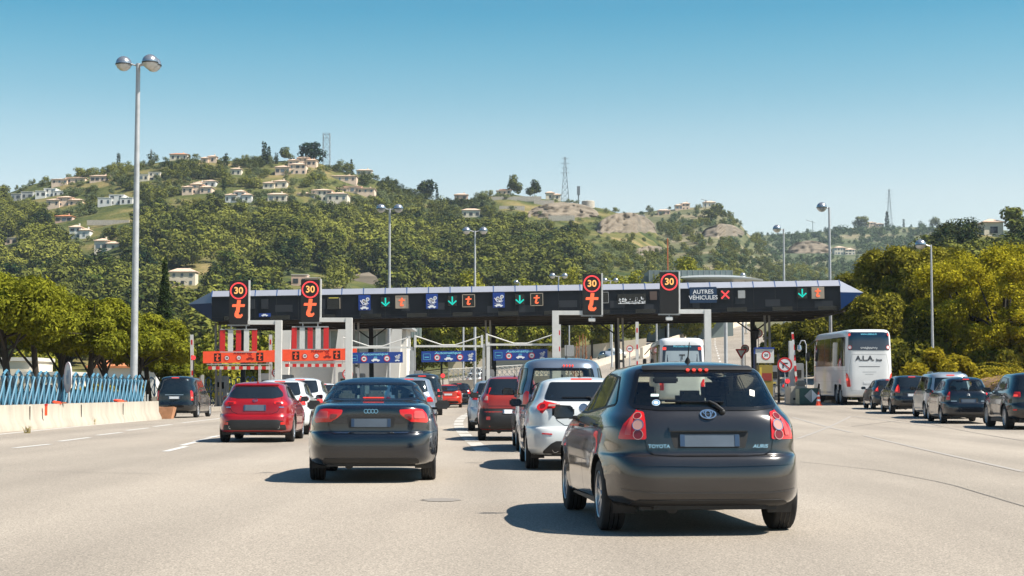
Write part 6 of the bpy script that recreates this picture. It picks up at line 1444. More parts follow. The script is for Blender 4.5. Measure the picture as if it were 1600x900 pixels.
L_UP = [(18, 80, 8.6, 3.6), (-55, 84, 9, 3.8), (62, 88, 8.9, 3.7), (105, 97, 8.2, 3.3), (138, 92, 7.9, 3.2), (172, 100, 7.9, 3.2), (206, 106, 7.6, 3.1), (236, 112, 7.0, 2.8), (262, 118, 6.3, 2.5), (276, 112, 4.2, 1.8), (-10, 104, 9.6, 3.8), (90, 112, 9.0, 3.4)]
upl = ['big umbrella pine near the left picture edge behind the turquoise fence', 'umbrella pine at the very left edge, mostly cut off', 'broad umbrella pine above the round sign, tallest in its row', 'umbrella pine behind the round sign', 'umbrella pine left of the orange-roofed house', 'umbrella pine in front of the orange-roofed house', 'umbrella pine directly behind the tall lamp mast', 'smaller umbrella pine right of the tall lamp mast', 'umbrella pine below the tall dark cypress', 'low pine at the right end of the pine row', 'umbrella pine standing behind the left edge group', 'umbrella pine filling the gap behind the round sign']
for i, (px_, d, h, cr) in enumerate(L_UP): tree('umbrella_pine', upl[i], 'pine tree', tpx(px_, d), d, 'umbrella', h, cr, i % 5 + 1, 'umbrella pines behind the turquoise fence')
tree('cypress_tree', 'tall narrow dark cypress rising behind the umbrella pines', 'cypress', tpx(256, 190), 190, 'cypress', 15.5, 1.0, 1)
for i, (px_, d, h, cr, lb) in enumerate(((150, 104, 2.2, 1.5, 'bright green bush under the pines left of the orange-roofed house'), (193, 110, 2.5, 1.4, 'bright green bush under the pine in front of the pale house'), (345, 150, 4.5, 2.6, 'green shrub behind the lattice under the first orange board'), (385, 165, 5.5, 3, 'green tree seen under the canopy below the red striped boards'), (425, 170, 6.5, 3, 'yellow-green tree left of the white toll building'))): tree('bush', lb, 'bush', tpx(px_, d), d, 'bush' if i < 2 else 'mid', h, cr, i + 20)
R_T = [(1338, 150, 'rpine', 9.8, 4.0, 'olive-golden pine just right of the canopy tip'), (1392, 128, 'rpine', 12.0, 4.2, 'tall golden-topped pine behind the coach roof'), (1368, 118, 'rpine', 7.5, 3.4, 'shaded pine close behind the coach'), (1440, 126, 'rpine', 11.2, 4.2, 'dark-hearted pine left of the slim lamp post'), (1478, 130, 'rpine', 11.6, 4.2, 'pine with golden top right of the slim lamp post'), (1300, 160, 'rpine', 7.0, 3.4, 'lower pine under the right end of the canopy'), (1262, 158, 'rpine', 5.6, 3.0, 'low pine left of the coach front, under the canopy'), (1222, 165, 'rpine', 4.6, 2.6, 'small pine behind the no-turn sign'),
       (1520, 112, 'plane', 10.6, 3.9, 'golden-leaved plane tree with loose branches at the right'), (1572, 106, 'plane', 9.9, 3.8, 'golden plane tree near the right picture edge'), (1500, 124, 'plane', 11.6, 4.0, 'golden plane tree behind the loose-branched one'), (1612, 112, 'plane', 10.6, 4.2, 'golden plane tree cut off by the right edge'), (1550, 128, 'plane', 12.0, 4.2, 'tall back-row plane tree at the right'), (1415, 138, 'rpine', 12.0, 4.2, 'back-row pine behind the golden-topped one'), (1460, 112, 'rpine', 6.0, 3.2, 'low dark pine above the bright bush'), (1660, 120, 'plane', 11, 4.2, 'plane tree just outside the right edge')]
for i, (px_, d, k, h, cr, lb) in enumerate(R_T): tree('pine_tree' if k == 'rpine' else 'plane_tree', lb, 'pine tree' if k == 'rpine' else 'plane tree', tpx(px_, d), d, k, h, cr, i % 4 + 1, 'trees right of the toll plaza')
B_ = [(1450, 97, 'bush', 3.0, 1.9, 'bright yellow-green bush above the grey van'), (1492, 98, 'bush', 2.9, 1.9, 'bright bush right of the one above the grey van'), (1525, 100, 'bush', 1.9, 1.5, 'low yellowish bush tapering to the brown bank'), (1582, 93, 'palm', 3.4, 2.6, 'low fan palm above the black off-road car'), (1603, 95, 'palm', 3.6, 2.8, 'fan palm cut by the right edge'), (1350, 108, 'darkbush', 4, 2.6, 'dark shrub behind the coach tail'), (1410, 106, 'darkbush', 4.4, 2.8, 'dark shrub right of the coach'), (1440, 112, 'darkbush', 4.6, 3, 'dark shrub behind the bright bush'), (1500, 110, 'darkbush', 4.4, 3, 'dark shrub under the golden plane trees'), (1550, 104, 'darkbush', 3.6, 2.4, 'dark shrub left of the fan palms'), (1590, 106, 'darkbush', 4.2, 3, 'dark shrub behind the fan palms'), (1470, 120, 'darkbush', 5.0, 3.2, 'dark shrub deep under the pines')]
for i, (px_, d, k, h, cr, lb) in enumerate(B_): tree('fan_palm' if k == 'palm' else 'bush', lb, 'palm' if k == 'palm' else 'bush', tpx(px_, d), d, k, h, cr, i + 30)
# brown bank behind the right-hand queue
q = MB(); vs = []; N_ = 26
for i in range(N_):
    y = 62 + i * 2.6; x0 = 26.5 - .004 * (y - 62) ** 1.2 + .3 * math.sin(i * 1.3); z0 = gz(x0, y)
    for dx, dz in ((0, -.1), (.5, .9), (1.2, 1.15), (4, 1.5), (14, 2.2), (40, 3)): vs.append((x0 + dx + .1 * math.sin(i * 2.1 + dx), y, z0 + dz + .08 * math.sin(i * 1.7 + dx * 3)))
q.add(vs, [(i * 6 + j, i * 6 + j + 1, (i + 1) * 6 + j + 1, (i + 1) * 6 + j) for i in range(N_ - 1) for j in range(5)], mat('red_brown_earth', (.20, .115, .06), .95, noise_amt=.35, nscale=1.2, bump=.5, bscale=6)); tag(q.build('earth_bank', smooth=40), kind='structure')
mids = [(60, 210, 'mid', 6, 3.5), (350, 200, 'mid', 8, 4.2), (395, 230, 'mid', 9, 4.2), (650, 250, 'mid', 13, 5.5), (690, 262, 'mid', 14, 5.5), (725, 246, 'mid', 12, 5), (765, 275, 'mid', 14, 6), (800, 290, 'mid', 12, 5), (842, 262, 'mid', 12, 4.6), (880, 280, 'mid', 13, 5), (925, 262, 'mid', 13.5, 5), (960, 268, 'mid', 14, 5.4), (1000, 285, 'mid', 15, 5.6), (1040, 300, 'mid', 15, 5.4), (1078, 318, 'mid', 16, 5.6), (1118, 350, 'mid', 14, 5.4), (1090, 290, 'mid', 9, 4), (900, 330, 'mid', 19, 6), (820, 330, 'mid', 19, 6), (740, 320, 'mid', 19, 6), (660, 310, 'mid', 18, 6)]
for i, (px_, d, k, h, cr) in enumerate(mids): tree('broadleaf_tree', 'sunlit yellow-green tree in the belt seen under the canopy, behind the toll lanes', 'tree', tpx(px_, d), d, k, h, cr, i % 5 + 60, 'sunlit trees seen under the canopy')

# ================================================================ hills
def interp(P, x):
    if x <= P[0][0]: return P[0][1]
    for i in range(1, len(P)):
        if x <= P[i][0]: t = (x - P[i - 1][0]) / (P[i][0] - P[i - 1][0]); t = t * t * (3 - 2 * t) * .5 + t * .5; return P[i - 1][1] * (1 - t) + P[i][1] * t
    return P[-1][1]
class Hill:
    def __init__(s, name, sky, df, dr, m, x0, x1, terr=0, drop=9, rough=1.0, foot=None):
        s.sky = sky; s.df = df; s.dr = dr; s.terr = terr; s.drop = drop; s.foot = foot; s.rough = rough
        cols = np.arange(x0, x1 + 1, 7.0); nv = 70; vs = []
        for px in cols:
            for j in range(nv + 1): vs.append(s.pt(px, j / nv))
            p = s.pt(px, 1.0)
            for b in (1, 2, 3): vs.append((p[0] * (1 + .10 * b), p[1] * (1 + .10 * b), p[2] * (1 - .25 * b) ))
        k = nv + 4; fs = [(i * k + j, (i + 1) * k + j, (i + 1) * k + j + 1, i * k + j + 1) for i in range(len(cols) - 1) for j in range(k - 1)]
        q = MB(); q.add(vs, fs, m); tag(q.build(name, smooth=True), kind='structure')
    def pt(s, px, v):
        df = s.df(px) if callable(s.df) else s.df; dr = s.dr(px) if callable(s.dr) else s.dr
        ys = interp(s.sky, px) + s.drop; zf = gz(tpx(px, df), df) if s.foot is None else s.foot; yf = 610 - (zf - CAMH) / df * FPX
        vv = v
        if s.terr: vv = v + .35 / s.terr * math.sin(2 * math.pi * v * s.terr + 2.5 * noise.noise((px / 120, v * 3, 1))) / (2 * math.pi) * 1.6 * (1 if v < .97 else 0)
        d = df + (dr - df) * v + (s.rough * 26 * noise.noise((px / 90, v * 5, 3.3)) * math.sin(math.pi * v)); y = yf + (ys - yf) * vv
        r = ray(px, y); t = d / r.y; return (r.x * t, d, CAMH + r.z * t)
    def find(s, px, py):
        lo, hi = 0.0, 1.0; f = lambda v: 610 - 0
        best = None
        for k in range(81):
            v = k / 80; p = s.pt(px, v); y = proj(p)[1]
            if best is None or abs(y - py) < best[0]: best = (abs(y - py), v, p)
        return best[2]
def proj(p):
    cp, sp = math.cos(PITCH), math.sin(PITCH); x, y, z = p[0], p[1], p[2] - CAMH; f = y * cp + z * sp; u = -y * sp + z * cp; return 800 + FPX * x / f, 450 - FPX * u / f
def hillmat(name, c0, c1, c2, sc):
    m = bpy.data.materials.new(name); m.use_nodes = True; n = m.node_tree; b = n.nodes['Principled BSDF']; L = n.links.new; tc = n.nodes.new('ShaderNodeTexCoord')
    t = n.nodes.new('ShaderNodeTexNoise'); t.inputs['Scale'].default_value = sc; t.inputs['Detail'].default_value = 8; t.inputs['Roughness'].default_value = .65; L(tc.outputs['Object'], t.inputs[0])
    r = n.nodes.new('ShaderNodeValToRGB'); r.color_ramp.elements[0].position = .36; r.color_ramp.elements[1].position = .66; r.color_ramp.elements[0].color = (*c0, 1); r.color_ramp.elements[1].color = (*c2, 1); e = r.color_ramp.elements.new(.5); e.color = (*c1, 1)
    L(t.outputs[0], r.inputs[0]); L(r.outputs[0], b.inputs['Base Color']); b.inputs['Roughness'].default_value = .95; b.inputs['Specular IOR Level'].default_value = .1
    t2 = n.nodes.new('ShaderNodeTexNoise'); t2.inputs['Scale'].default_value = sc * 14; t2.inputs['Detail'].default_value = 6; L(tc.outputs['Object'], t2.inputs[0]); bp = n.nodes.new('ShaderNodeBump'); bp.inputs['Distance'].default_value = 1.2; bp.inputs['Strength'].default_value = .7; L(t2.outputs[0], bp.inputs['Height']); L(bp.outputs[0], b.inputs['Normal']); return m
HM1 = hillmat('terraced_grass_slope', (.030, .048, .014), (.09, .095, .028), (.22, .17, .075), .03)
HM2 = hillmat('scrub_and_rock_slope', (.045, .062, .028), (.12, .12, .06), (.26, .21, .14), .02)
HM3 = hillmat('far_scrub_slope', (.045, .068, .038), (.10, .115, .06), (.22, .19, .12), .015)
skyA = [(-260, 345), (-80, 318), (0, 296), (60, 277), (130, 264), (200, 250), (290, 240), (400, 243), (480, 242), (560, 264), (600, 275), (640, 292), (680, 304), (720, 304), (790, 294), (860, 303), (930, 315), (985, 328), (1020, 350), (1045, 378), (1068, 412), (1095, 452), (1130, 480)]
hillA = Hill('hill_main', skyA, 345, lambda px: 1000 + .15 * max(0, px - 500), HM1, -260, 1130, terr=16)
skyB = [(900, 350), (985, 327), (1040, 322), (1085, 318), (1120, 318), (1150, 338), (1175, 365), (1215, 398), (1290, 420), (1370, 440), (1450, 455)]
hillB = Hill('hill_middle', skyB, 620, 1350, HM2, 900, 1450, terr=8, drop=6, foot=30)
skyC = [(1080, 385), (1150, 368), (1200, 362), (1270, 358), (1345, 350), (1450, 350), (1530, 352), (1620, 358), (1900, 350)]
hillC = Hill('hill_far', skyC, 1150, 1900, HM3, 1080, 1900, terr=9, drop=5, foot=60)
skyD = [(1340, 470), (1385, 440), (1420, 412), (1450, 390), (1485, 372), (1520, 362), (1565, 366), (1620, 372), (1700, 366), (1900, 340)]
hillD = Hill('hill_right', skyD, 230, 430, HM1, 1340, 1900, terr=0, drop=3, foot=12)
# far backdrop ridge so that no gap opens between hills
hillE = Hill('hill_back', [(-300, 400), (600, 392), (1000, 372), (1200, 372), (1900, 372)], 1300, 2500, HM3, -300, 1900, drop=8, foot=60)
ROCK = mat('layered_rock', (.165, .135, .10), .95, noise_amt=.3, nscale=.12, bump=.8, bscale=.6)
_n = ROCK.node_tree; _t = [x for x in _n.nodes if x.type == 'TEX_NOISE'][0]; _mp = _n.nodes.new('ShaderNodeMapping'); _mp.inputs['Scale'].default_value = (.5, .5, 6); _n.links.new([x for x in _n.nodes if x.type == 'TEX_COORD'][0].outputs['Object'], _mp.inputs[0]); _n.links.new(_mp.outputs[0], _t.inputs['Vector'])
def cliff(label, px0, px1, yt, yb, hill, depth=9):
    q = MB(); vs = []; n = 26; k = 9
    for i in range(n + 1):
        px = px0 + (px1 - px0) * i / n; e = max(0.0, math.sin(math.pi * i / n)) ** .45
        pb = Vector(hill.find(px, yb - 4)); top = yt + (yb - yt) * (1 - e) * .9 + 1.5 * noise.noise((px / 14, 5, 1))
        for j in range(k + 1):
            t = j / k; y = yb + (top - yb) * t; st = .5 * (j % 2); d = pb.y + depth * t * 1.3 - st * 2 - 8 * e + 5 * noise.noise((px / 9, j * .8, 2)); r = ray(px, y); s_ = d / r.y; vs.append((r.x * s_, d, CAMH + r.z * s_))
        r = ray(px, top + 1); d = pb.y + depth * 8; s_ = d / r.y; vs.append((r.x * s_, d, CAMH + r.z * s_))
    kk = k + 2; q.add(vs, [(i * kk + j, (i + 1) * kk + j, (i + 1) * kk + j + 1, i * kk + j + 1) for i in range(n) for j in range(kk - 1)], ROCK); o = q.build('rock_cliff', smooth=True); tag(o, label, kind='structure')
cliff('tan cliff', 930, 1026, 332, 366, hillA); cliff('upper cliff', 822, 938, 316, 342, hillA); cliff('', 1095, 1165, 350, 372, hillB); cliff('', 1230, 1300, 376, 396, hillB)
cliff('', 985, 1050, 384, 402, hillA)

# ---------------------------------------------------------------- houses on the hills
WC = {'cream': mat('cream_render', (.68, .60, .48), .9, noise_amt=.06, nscale=.8), 'peach': mat('peach_render', (.68, .52, .40), .9, noise_amt=.06, nscale=.8), 'white': mat('white_house_render', (.66, .65, .62), .9, noise_amt=.04, nscale=.8), 'pink': mat('pink_render', (.60, .42, .33), .9, noise_amt=.06, nscale=.8), 'grey': mat('grey_house_render', (.36, .36, .35), .9, noise_amt=.06, nscale=.8)}
TILE = mat('pale_clay_tiles', (.55, .40, .30), .9, noise_amt=.2, nscale=1.5); TILEO = mat('orange_clay_tiles', (.50, .19, .08), .9, noise_amt=.2, nscale=1.5); FLATR = mat('pale_flat_roof', (.50, .48, .44), .9); SHUT = mat('dark_window_opening', (.045, .05, .06), .3); SHUTB = mat('blue_grey_shutter', (.12, .16, .19), .7)
def house(label, x0, x1, yt, yb, colr, hill, roof='hip', tile=None, blocks=2, seed=0, d=None, wins=True, nm='house', cat='house'):
    rnd = random.Random(seed + int(x0)); px = (x0 + x1) / 2
    p = Vector(hill.find(px, yb)) if d is None else on(tpx(px, d), d)
    if d is not None: yb = proj(p)[1]
    s_ = FPX / p.y; W = (x1 - x0) / s_; H = (yb - yt) / s_; o = thing(nm, label, cat, p); m = WC[colr]; tl = tile or TILE; D = max(6, W * .6)
    dz = 3.0
    bl = [(0, W, H * .80, 0)] if blocks == 1 else [(-W * .22, W * .56, H * .80, 0), (W * .26, W * .48, H * .56, -1.2)] if blocks == 2 else [(-W * .30, W * .40, H * .55, -.8), (0.02 * W, W * .42, H * .82, 0), (W * .32, W * .36, H * .55, -1.4)]
    if rnd.random() < .5 and blocks > 1: bl = [(-a, b, c, e) for a, b, c, e in bl]
    for cx, w, h, fy in bl:
        q = MB(); q.box((cx, D / 2 + fy, (h - dz) / 2), (w, D, h + dz), m); wl = q.build('wall', o)
        q = MB(); e = .45; rh = min(H * .22, w * .22)
        if roof == 'hip':
            x_, X_ = cx - w / 2 - e, cx + w / 2 + e; y_, Y_ = fy - e, fy + D + e; rd = min(w, D) / 2
            q.add([(x_, y_, h), (X_, y_, h), (X_, Y_, h), (x_, Y_, h), (x_, y_, h + .18), (X_, y_, h + .18), (X_, Y_, h + .18), (x_, Y_, h + .18), (x_ + rd, fy + D / 2, h + .18 + rh), (X_ - rd, fy + D / 2, h + .18 + rh)], [(0, 3, 2, 1), (0, 1, 5, 4), (1, 2, 6, 5), (2, 3, 7, 6), (3, 0, 4, 7), (4, 5, 9, 8), (5, 6, 9), (6, 7, 8, 9), (7, 4, 8)], tl)
        else: q.box((cx, fy + D / 2, h + .12), (w + .3, D + .3, .30), FLATR if colr != 'white' else m)
        rf = q.build('roof', o)
        if roof == 'hip' and rnd.random() < .6: q = MB(); q.box((cx + w * .2, fy + D * .6, h + rh + .3), (.6, .6, 1.3), m); q.build('chimney', rf)
        if wins:
            nf = 2 if h > 4.6 else 1; nc = max(1, min(4, int(w / 2.8)))
            for f in range(nf):
                for c in range(nc):
                    wx = cx - w / 2 + w * (c + .5) / nc + rnd.uniform(-.3, .3); wz = h / nf * (f + .5) + (.1 if f else -.1); ww = rnd.choice((1.0, 1.2, 1.9)) if w / nc > 2.6 else .9
                    q = MB(); q.box((wx, fy - .03, wz), (ww, .14, min(1.7, h / nf * .5)), SHUT if rnd.random() < .7 else SHUTB); q.build('window', o)
    return o
HS = [('grey-white flat-roofed house at the left end of the hill', 18, 51, 295, 310, 'grey', 'flat', None, 2), ('white modern flat-roofed villa near the left picture edge', 56, 101, 290, 306, 'white', 'flat', None, 3), ('long peach house just below the ridge above the white modern villa', 81, 133, 277, 289, 'peach', 'hip', None, 2), ('peach terrace-fronted house below the white modern villa', 73, 130, 305, 322, 'peach', 'hip', None, 3), ('low peach house left of the lamp mast near the ridge', 140, 172, 275, 286, 'peach', 'hip', None, 1), ('large white villa with stepped flat roofs just left of the lamp mast', 153, 208, 302, 321, 'white', 'flat', None, 3), ('small reddish house below the peach terrace-fronted one', 86, 113, 335, 346, 'pink', 'hip', TILEO, 1), ('narrow white house on the steep slope left of the lamp mast', 108, 141, 351, 373, 'white', 'hip', None, 2), ('two-storey cream house with tiled roof left of the lamp mast', 147, 186, 374, 394, 'cream', 'hip', None, 2), ('tiny pale house among trees at the far left', 8, 27, 370, 381, 'peach', 'flat', None, 1),
      ('cream house just right of the lamp mast near the ridge', 217, 250, 265, 281, 'cream', 'flat', None, 2), ('orange-roofed house on the ridge line right of the lamp mast', 265, 293, 235, 246, 'cream', 'hip', TILEO, 1), ('peach house on the ridge beside a dark tree', 314, 338, 240, 252, 'peach', 'hip', None, 2), ('peach villa in two wings below the ridge', 285, 331, 287, 305, 'peach', 'hip', None, 3), ('white house behind the peach villa in two wings', 303, 337, 280, 293, 'white', 'hip', None, 2), ('small yellow-walled house near the ridge left of the cypress pair', 360, 377, 260, 272, 'cream', 'hip', None, 1), ('white villa with porch in the middle of the upper slope', 352, 394, 293, 314, 'white', 'hip', None, 3),
      ('wide peach house below the ridge compound', 430, 478, 255, 274, 'peach', 'hip', None, 2), ('peach ridge compound with grey gable left of the big pylon', 450, 495, 244, 260, 'peach', 'hip', None, 3), ('cream gabled house left of the small white one', 411, 448, 278, 292, 'cream', 'hip', None, 2), ('low cream house beside a cypress in mid slope', 418, 448, 298, 312, 'cream', 'hip', None, 1), ('large pale villa with square tower in mid slope', 465, 543, 292, 313, 'cream', 'hip', None, 3), ('long pale house joined right of the large pale villa', 519, 585, 289, 302, 'peach', 'hip', None, 3), ('low-arched tan house above the long pale house', 515, 557, 275, 286, 'peach', 'hip', None, 1), ('cream house on the ridge right of the big pylon', 557, 581, 257, 268, 'cream', 'hip', None, 1),
      ('pink house on the saddle left of the vineyard slope', 710, 731, 295, 306, 'pink', 'hip', None, 1), ('cream house half hidden in dark trees below the saddle', 722, 750, 324, 338, 'cream', 'hip', None, 1), ('orange-roofed house on the second summit', 781, 799, 287, 295, 'cream', 'hip', TILEO, 1), ('small peach house under the second summit', 776, 792, 297, 304, 'peach', 'hip', None, 1), ('cream house with terrace left of the lattice pylon', 853, 876, 298, 312, 'cream', 'hip', None, 2),
      ('pale flat house on the skyline right of the cliff', 985, 1008, 320, 329, 'grey', 'flat', None, 1)]
occ = [(936, 1022, 336, 362), (830, 932, 320, 338), (1100, 1160, 354, 368), (1235, 1296, 380, 394)]
for i, (lb, x0, x1, yt, yb, c, rf, tl, bl) in enumerate(HS): house(lb, x0, x1, yt, yb, c, hillA, rf, tl, bl, i); occ.append((x0, x1, yt, yb))
for lb, x0, x1, yt, yb, c, bl, hl in (('pink house on the middle hill left of the knoll', 1028, 1047, 327, 336, 'pink', 1, hillB), ('peach house near the top of the middle hill', 1055, 1078, 316, 328, 'peach', 2, hillB), ('small hut on top of the middle hill knoll', 1099, 1118, 311, 321, 'cream', 1, hillB), ('pale house with arcade on the far right hill', 1304, 1336, 384, 398, 'cream', 2, hillC), ('peach-roofed farmhouse on the far ridge right of the umbrella-shaped pine', 1354, 1381, 343, 352, 'peach', 2, hillC), ('cream two-storey house above the golden trees at the right', 1538, 1568, 341, 369, 'cream', 1, hillD)):
    house(lb, x0, x1, yt, yb, c, hl, 'hip', None, bl, int(x0)); occ.append((x0, x1, yt, yb))
h18 = house('cream two-storey house with balconies beside the tall cypress', 264, 305, 418, 445, 'cream', hillA, 'hip', None, 1, 5); occ.append((264, 305, 418, 445))
house('pink stone house peeping over the canopy behind the second speed sign', 455, 500, 425, 447, 'pink', hillA, 'flat', None, 2, 6); occ.append((455, 500, 425, 447))
house('beige hall with tall openings behind the umbrella pines at the left', -30, 115, 545, 592, 'cream', hillA, 'flat', None, 2, 7, d=135, nm='hall', cat='building'); house('low pale house with an orange tiled roof behind the fence near the lamp mast', 145, 245, 560, 592, 'white', hillA, 'hip', TILEO, 1, 8, d=142)
def hwall(label, x0, x1, y, hpx, hill, name='terrace_wall'):
    a, b = Vector(hill.find(x0, y)), Vector(hill.find(x1, y)); d = min(a.y, b.y) - 3; s_ = FPX / d; c = ray((x0 + x1) / 2, y); t = d / c.y; o = thing(name, label, 'wall', Vector((0, 0, CAMH)) + c * t); q = MB(); q.box((0, 0, 0), ((x1 - x0) / s_, 1.2, hpx / s_ + 2), CONC); q.build('wall', o); occ.append((x0, x1, y - 6, y + 4))
hwall('long pale terrace wall below the second summit', 768, 808, 312, 4, hillA); hwall('pale terrace wall climbing to the house with a terrace', 800, 846, 311, 3, hillA); hwall('lower pale terrace wall on the second summit slope', 780, 820, 326, 3, hillA); hwall('straight pale wall between the two cliffs', 857, 898, 341, 3, hillA); hwall('thin white wall left of the lamp mast in mid slope', 136, 202, 348, 2, hillA); hwall('pale wall below the house with a terrace', 834, 866, 318, 5, hillA)
p = Vector(hillA.find(919, 318)); o = thing('water_tank', 'round pale water tank on the cliff top', 'tank', p); q = MB(); q.lathe([(4.2, -3), (4.2, 3.2), (3.9, 3.5), (0, 3.6)], CONC, 24, Matrix.Translation((0, 0, 0))); q.build('tank_body', o, smooth=40)
p = Vector(hillA.find(572, 441)); q = MB(); q.add([(-7, -2, -2), (7, -2, -2), (4, 0, 2.6), (-5, 0, 3.2), (1, 2, 4.4), (-2, 1, 4)], [(0, 1, 2, 3), (3, 2, 4, 5)], ROCK); o = q.build('rock_outcrop'); o.location = p; tag(o, 'pale rock outcrop just above the canopy roof, left of the twin-globe lamp', 'rock'); occ.append((555, 590, 430, 450))

# pylons
PYM = mat('grey_blue_pylon_steel', (.20, .23, .25), .6, .3)
def pylon(label, px, yt, yb, hill, wide=.16, portal=False, arms=4):
    p = Vector(hill.find(px, yb)); s_ = FPX / p.y; H = (yb - yt) / s_ + 2; o = thing('pylon', label, 'pylon', p - Vector((0, 0, 2))); q = MB(); t = .13; wb = H * wide / 2; wt = wb * (.75 if portal else .16); N = 5 if portal else 8
    def c(k, sx, sy): u = k / N; f = (1 - u) ** 1.3 if not portal else 1 - u * .3; w = wt + (wb - wt) * f; return Vector((sx * w, sy * w, H * u))
    for sx in (-1, 1):
        for sy in (-1, 1): q.tube([c(k, sx, sy) for k in range(N + 1)], t, PYM, 4)
    for k in range(N):
        for a, b in (((-1, -1), (1, -1)), ((1, -1), (1, 1)), ((1, 1), (-1, 1)), ((-1, 1), (-1, -1))): q.tube([c(k, *a), c(k + 1, *b)], t * .6, PYM, 3); q.tube([c(k + 1, *a), c(k, *b)], t * .6, PYM, 3); q.tube([c(k + 1, *a), c(k + 1, *b)], t * .6, PYM, 3)
    q.build('lattice_tower', o)
    for j in range(arms):
        z = H * (.97 - j * .10); w = H * .075 * (1 + .25 * (j % 2)); q = MB(); q.tube([(-w, 0, z), (0, 0, z + H * .012), (w, 0, z)], t * .8, PYM, 3); q.tube([(-w, 0, z), (0, 0, z - H * .02), (w, 0, z)], t * .6, PYM, 3); q.build('cross_arm', o)
pylon('broad blue-grey lattice pylon on the main summit', 510, 203, 254, hillA, .20, True, 2); pylon('tall slender lattice pylon on the second summit', 883, 239, 310, hillA, .18, False, 4); pylon('distant lattice pylon on the far right ridge', 1390, 292, 352, hillC, .15, False, 4); pylon('tiny distant pylon tip left of the ridge houses', 236, 224, 246, hillA, .20, False, 2)
p = Vector(hillA.find(904, 308)); o = thing('radio_mast', 'short thick radio mast right of the slender pylon', 'mast', p); H = 28 * p.y / FPX; q = MB(); q.tube([(0, 0, -2), (0, 0, H)], .5, PYM, 6); q.build('mast', o); q = MB()
for k in range(5): q.box((0, 0, H * (.6 + .1 * k)), (1.9, 1.9, .9), PYM)
q.build('antenna_cluster', o)
for px_, yt, yb, hl, lb in ((1103, 302, 314, hillB, 'tiny crane on the middle hill knoll'), (1270, 340, 358, hillC, 'tiny crane on the far ridge'),):
    p = Vector(hl.find(px_, yb)); H = (yb - yt) * p.y / FPX; o = thing('crane', lb, 'crane', p); q = MB(); q.tube([(0, 0, -1), (0, 0, H)], .35, PYM, 4); q.build('tower', o); q = MB(); q.tube([(H * .2, 0, H * .85), (-H * .6, 0, H * 1.1)], .3, PYM, 4); q.build('jib', o)
o = thing('orange_mast', 'thin orange crane mast above the fourth speed sign', 'mast', on(tpx(1044, 420), 420)); q = MB(); zt = CAMH + (610 - 372) / FPX * 420 - o.location.z; q.tube([(0, 0, 0), (0, 0, zt)], .13, mat('crane_orange', (.45, .12, .04), .6), 4); q.build('shaft', o)

# ---------------------------------------------------------------- trees on the hills
def hmesh(kind, seed):
    rng = np.random.default_rng(seed)
    if kind == 'oak': lob = clumps(rng, 0, 0, .50, .36, .36, .34, 14, .17); V = leaves(lob, 1000, .046, rng, .85, .8); m = LM_OAK
    elif kind == 'pine': lob = clumps(rng, 0, 0, .55, .34, .34, .36, 14, .16); V = leaves(lob, 1000, .046, rng, .8, .75, 1.2); m = LM_GRN if seed % 3 == 0 else LM_OAK
    elif kind == 'olive': lob = clumps(rng, 0, 0, .48, .42, .42, .26, 10, .20); V = leaves(lob, 620, .058, rng, .8, .8); m = LM_OLIVE
    elif kind == 'far': lob = clumps(rng, 0, 0, .45, .42, .42, .30, 8, .22); V = leaves(lob, 320, .085, rng, .8, .8); m = LM_FAR
    elif kind == 'cyp': lob = [(0, 0, t, .15 * max(.3, math.sin(math.pi * min(1, (1.05 - t) * .7))), .15, .08) for t in np.linspace(.1, .95, 10)]; V = leaves(lob, 320, .045, rng, .5, .6); m = LM_CYP
    return V, m
def smooth_blob(kind): return None
HMV = {k: [hmesh(k, s) for s in range(n)] for k, n in (('oak', 5), ('pine', 6), ('olive', 4), ('far', 3), ('cyp', 2))}
HME = {k: [quadmesh('crown', V, m) for V, m in v] for k, v in HMV.items()}
rg = random.Random(11)
def free(px, py, s):
    for x0, x1, yt, yb in occ:
        if x0 - s * .4 < px < x1 + s * .4 and yt - 1 < py - s * .1 and py - s * .85 < yb: 
            if py > yt + 2 and py - s < yb: return False
    return True
cand = []
def scatter(hill, n, x0, x1, sky, fn, ymax=455, vlo=0.0):
    for _ in range(n):
        px = rg.uniform(x0, x1); v = vlo + (1 - vlo) * rg.random() ** .8
        p = hill.pt(px, v); x, y = proj(p)
        if y > (ymax if x > 480 else 560) + 18 or x < -60 or x > 1660: continue
        r = fn(x, y, v)
        if not r: continue
        kind, h = r; s = h * FPX / p[1]
        if v > .96 and rg.random() < .5: h *= .7
        if not free(x, y, s) and not (h < 4.6 and rg.random() < .22): continue
        cand.append((s, kind, h, p))
